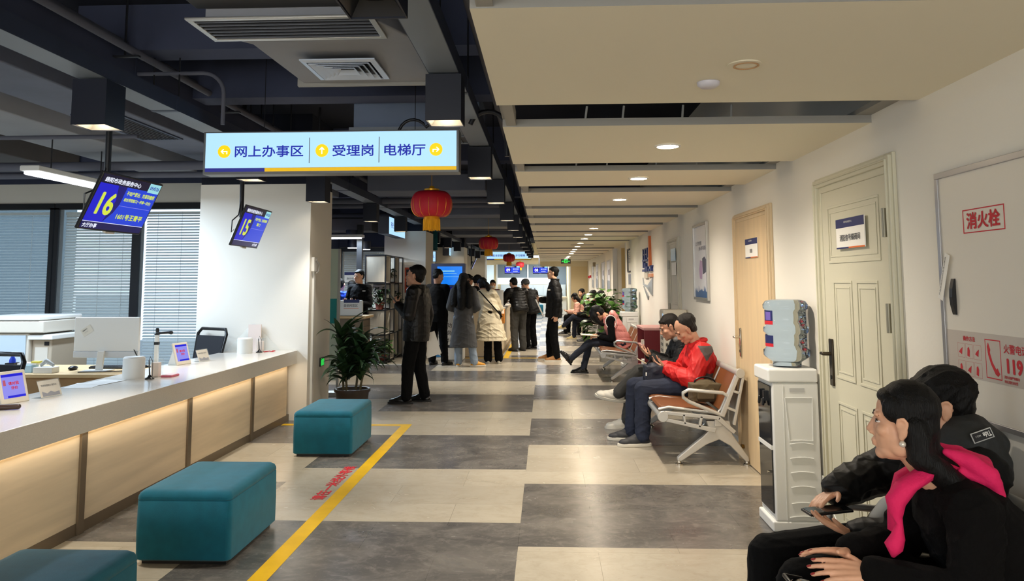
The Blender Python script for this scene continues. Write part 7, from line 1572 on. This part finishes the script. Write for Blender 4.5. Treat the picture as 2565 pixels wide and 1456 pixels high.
# --- two at the island counter
f = Fig('person in black quilted jacket and grey trousers leaning on the island counter', (-.60, 16.9, 0), 34, BASE,
        dict(pel=(0, -.06, .91), neck=(0, .10, 1.33), head=(-.02, .19, 1.46), shL=(-.19, .09, 1.27), shR=(.19, .06, 1.27), elL=(-.27, .25, 1.06), wrL=(-.12, .42, 1.06), elR=(.27, .20, 1.04), wrR=(.05, .40, 1.06)), vox=.0085, hy=10, hp=20, girth=1.08)
f.hand('L', (.4, 1, 0), (0, 0, -1), .3); f.hand('R', (-.4, 1, 0), (0, 0, -1), .3); f.done(); f.face(hair_black)
f.top(leather_black, 'quilted_jacket', sl=(.09, .08, .06), collar=.085, ch=.05, puff=.006, amp=.004, period=.06); f.legs(trouser_grey, (.105, .082, .07)); f.shoes(shoe_dark, sole_black, rr=1.08); f.short_hair(hair_black, .9)
f = Fig('person in grey knitted hat leaning at the island counter', (-.36, 17.55, 0), 48, BASE,
        dict(pel=(0, -.06, .90), neck=(0, .06, 1.30), head=(-.02, .14, 1.43), shL=(-.18, .05, 1.24), shR=(.18, .03, 1.24), elL=(-.25, .22, 1.04), wrL=(-.10, .40, 1.04), elR=(.25, .05, .98), wrR=(.22, .18, .80)), vox=.0085, hy=20, hp=15)
f.hand('L', (.4, 1, 0), (0, 0, -1), .3); f.hand('R', (0, .3, -1), (-1, 0, 0), .5); f.done(); f.face(hair_black)
f.top(nylon_olive, 'jacket', [(-.3, .19, .14, 0), (0, .195, .145, 0), (.3, .185, .135, 0), (.6, .19, .135, 0), (.82, .185, .12, 0), (.95, .13, .095, 0), (1.02, .075, .07, 0)], sl=(.085, .075, .06), collar=.08, amp=.005); f.legs(cloth_black, (.10, .08, .07)); f.shoes(shoe_dark, sole_black)
mb = MB(); f.hell(mb, (0, -.02, .052), (.092, .106, .09)); f.hell(mb, (0, -.022, .015), (.090, .106, .035)); soft(mb, 'knitted_hat', knit_grey, f.t, .006, 2)
# --- staff behind the counters
f = Fig('person in red vest leaning forward behind the island counter', (-1.56, 16.75, 0), -62, BASE, dict(head=(0, .10, 1.575), neck=(0, .04, 1.42), wrL=(-.1, .3, 1.06), wrR=(.1, .3, 1.06), elL=(-.24, .08, 1.1), elR=(.24, .08, 1.1)), sc=.97, vox=.008, hp=16)
f.hand('L', (.2, 1, 0), (0, 0, -1), .4); f.hand('R', (-.2, 1, 0), (0, 0, -1), .4); f.done(); f.face(hair_black); f.top(cloth_black, 'sweater', sl=(.064, .056, .045), collar=.06); f.top(red_vest, 'red_vest', sleeves=False, sl=(.04, .05, .05), collar=.065, ch=.03); f.legs(cloth_black); f.shoes(shoe_black, sole_black)
f.long_hair(hair_black, [([f.H(0, -.11, .03), f.H(0, -.13, .0)], [.035, .03])])
f = Fig('person half hidden behind the red vest at the island counter', (-1.74, 17.25, 0), -70, BASE, sc=.965, vox=.009, hp=5); f.hand('L', (0, 0, -1), (1, 0, 0), .4); f.hand('R', (0, 0, -1), (-1, 0, 0), .4); f.done(); f.face(hair_black); f.top(red_vest, 'red_jacket', collar=.07); f.legs(cloth_black); f.shoes(shoe_black, sole_black); f.long_hair(hair_black, [([f.H(0, -.11, .0), f.H(0, -.12, -.04)], [.035, .03])])
m = MB(); m.ell(f.H(.0, -.10, .03), (.03, .02, .02)); m.build('white_hair_tie', paper, f.t, smooth=60, local=True)
f = Fig('person in white face mask facing the camera behind the island counter', (-1.42, 20.6, 0), 180, BASE, dict(wrL=(-.12, .24, 1.0), wrR=(.12, .24, 1.0), elL=(-.25, .04, 1.08), elR=(.25, .04, 1.08)), sc=.89, vox=.009); f.hand('L', (.2, 1, 0), (0, 0, -1), .4); f.hand('R', (-.2, 1, 0), (0, 0, -1), .4); f.done(); f.face(hair_black); f.top(mat('wine', (84, 20, 30), .8), 'jacket', collar=.07); f.legs(cloth_black); f.shoes(shoe_black, sole_black); f.short_hair(hair_black, 1.15, vol=1.05)
mb = MB(); f.hell(mb, (0, .055, -.055), (.056, .045, .045)); soft(mb, 'face_mask', mat('mask_white', (226, 230, 234), .8), f.t, .006, 3)
# --- people in the service room on the left
f = Fig('person in black uniform with a phone left of the shelf unit', (-3.40, 13.95, 0), 160, BASE, dict(wrL=(-.10, .24, 1.12), elL=(-.24, .03, 1.1), wrR=(.10, .24, 1.12), elR=(.24, .03, 1.1)), sc=1.0, vox=.008, hy=-10, hp=5); f.hand('L', (.3, .9, .3), (.3, -.3, .9), .6); f.hand('R', (-.3, .9, .3), (-.3, -.3, .9), .6); f.done(); f.face(hair_black); f.top(cloth_black, 'jacket', collar=.075, ch=.05); f.legs(cloth_black); f.shoes(shoe_black, sole_black); f.short_hair(hair_black, 1.0)
m = MB(); rect(m, f.J['shL'] + V((.0, .10, -.06)), V((1, 0, 0)), V((0, 0, 1)), 0, 0, .05, .014, .03); m.build('chest_badge', paper, f.t, local=True)
f = Fig('person in pale coat with dark strap seen from behind in the service room', (-3.80, 15.0, 0), 5, BASE, sc=.88, vox=.009, hp=10); f.hand('L', (0, 0, -1), (1, 0, 0), .4); f.hand('R', (0, 0, -1), (-1, 0, 0), .4); f.done(); f.face(hair_black); f.top(white_coat, 'pale_coat', sl=(.085, .078, .06), collar=.09, ch=.05, hood=True); f.legs(cloth_black); f.shoes(shoe_black, sole_black); f.long_hair(hair_black, [([f.H(0, -.05, 0), f.H(0, -.08, -.10)], [.075, .06])], vol=1.06)
mb = MB(); mb.tube([(-.10, -.15, 1.22), (0, -.165, 1.10), (.12, -.16, .96)], .014, 8); mb.build('bag_strap', cloth_black, f.t, smooth=60, local=True)
f = Fig('person in a bright blue jacket seen from behind next to the notice banner', (-3.84, 14.3, 0), -10, BASE, sc=.90, vox=.009, hp=10); f.hand('L', (0, 0, -1), (1, 0, 0), .4); f.hand('R', (0, 0, -1), (-1, 0, 0), .4); f.done(); f.face(hair_black); f.top(blue_jacket, 'blue_jacket', sl=(.09, .082, .062), collar=.10, ch=.06, puff=.006, hood=True); f.legs(cloth_black); f.shoes(shoe_black, sole_black); f.short_hair(hair_black, .9)
# --- row on the far bench
def sitter(label, y, x, m, hairlen=0, hp=20, lean=.0, tr=None, sh=None, legs=None, puff=.005, hy=0, up=0.0):
    d = dict(SIT)
    for k in ('neck', 'head', 'shR', 'shL'): d[k] = tuple(V(d[k]) + V((0, .06 + lean * (1.25 if k == 'head' else 1), -.12 - lean * .25 + up)))
    for k in ('elR', 'elL', 'wrR', 'wrL'): d[k] = tuple(V(d[k]) + V((0, lean * .7 + .04, -.05)))
    d['pel'] = (0, -.12, .55)
    if legs: d.update(legs)
    f = Fig(label, (x, y, 0), 90, d, vox=.009, hp=hp, hy=hy); f.hand('L', (.3, 1, .1), (.3, -.2, .9), .6); f.hand('R', (-.3, 1, .1), (-.3, -.2, .9), .6); f.done(); f.face(hair_black); f.top(m, 'jacket', puff=puff, sl=(.085, .078, .06), collar=.08, ch=.05); f.legs(tr or cloth_black); f.shoes(sh or shoe_dark, sole_white)
    if hairlen: f.long_hair(hair_black, [([f.H(0, -.05, 0), f.H(0, -.11, -.10), f.H(0, -.10, -.10 - hairlen)], [.07, .05, .03])])
    else: f.short_hair(hair_black, 1.0, .005)
    return f
sitter('person with tufted dark hair partly behind the trailing plant', 19.3, 1.33, cloth_black, hp=10, up=.08)
X_ = dict(knL=(-.04, .40, .60), anL=(.02, .66, .36), toL=(.02, .82, .36))
sitter('person in dark jeans and cream shoes, legs crossed, on the far bench', 20.1, 1.10, cloth_black, hp=45, lean=.08, tr=mat('jeans_navy', (30, 36, 52), .85), sh=mat('shoe_cream', (214, 196, 140), .6), legs=X_)
sitter('person with dark hair and wine red collar on the far bench', 21.5, 1.28, mat('wine_coat', (90, 30, 40), .8), hairlen=.15, hp=15, up=.07)
sitter('person in pale pink coat with ponytail on the far bench', 22.0, .92, mat('pale_pink_coat', (220, 168, 150), .6), hairlen=.12, hp=25, lean=.10, hy=-40)
sitter('person in dark hood at the end of the far bench, facing the camera', 22.6, 1.02, mat('brown_coat', (60, 48, 42), .8), hairlen=.1, hp=8, up=.10, hy=50)
flush()
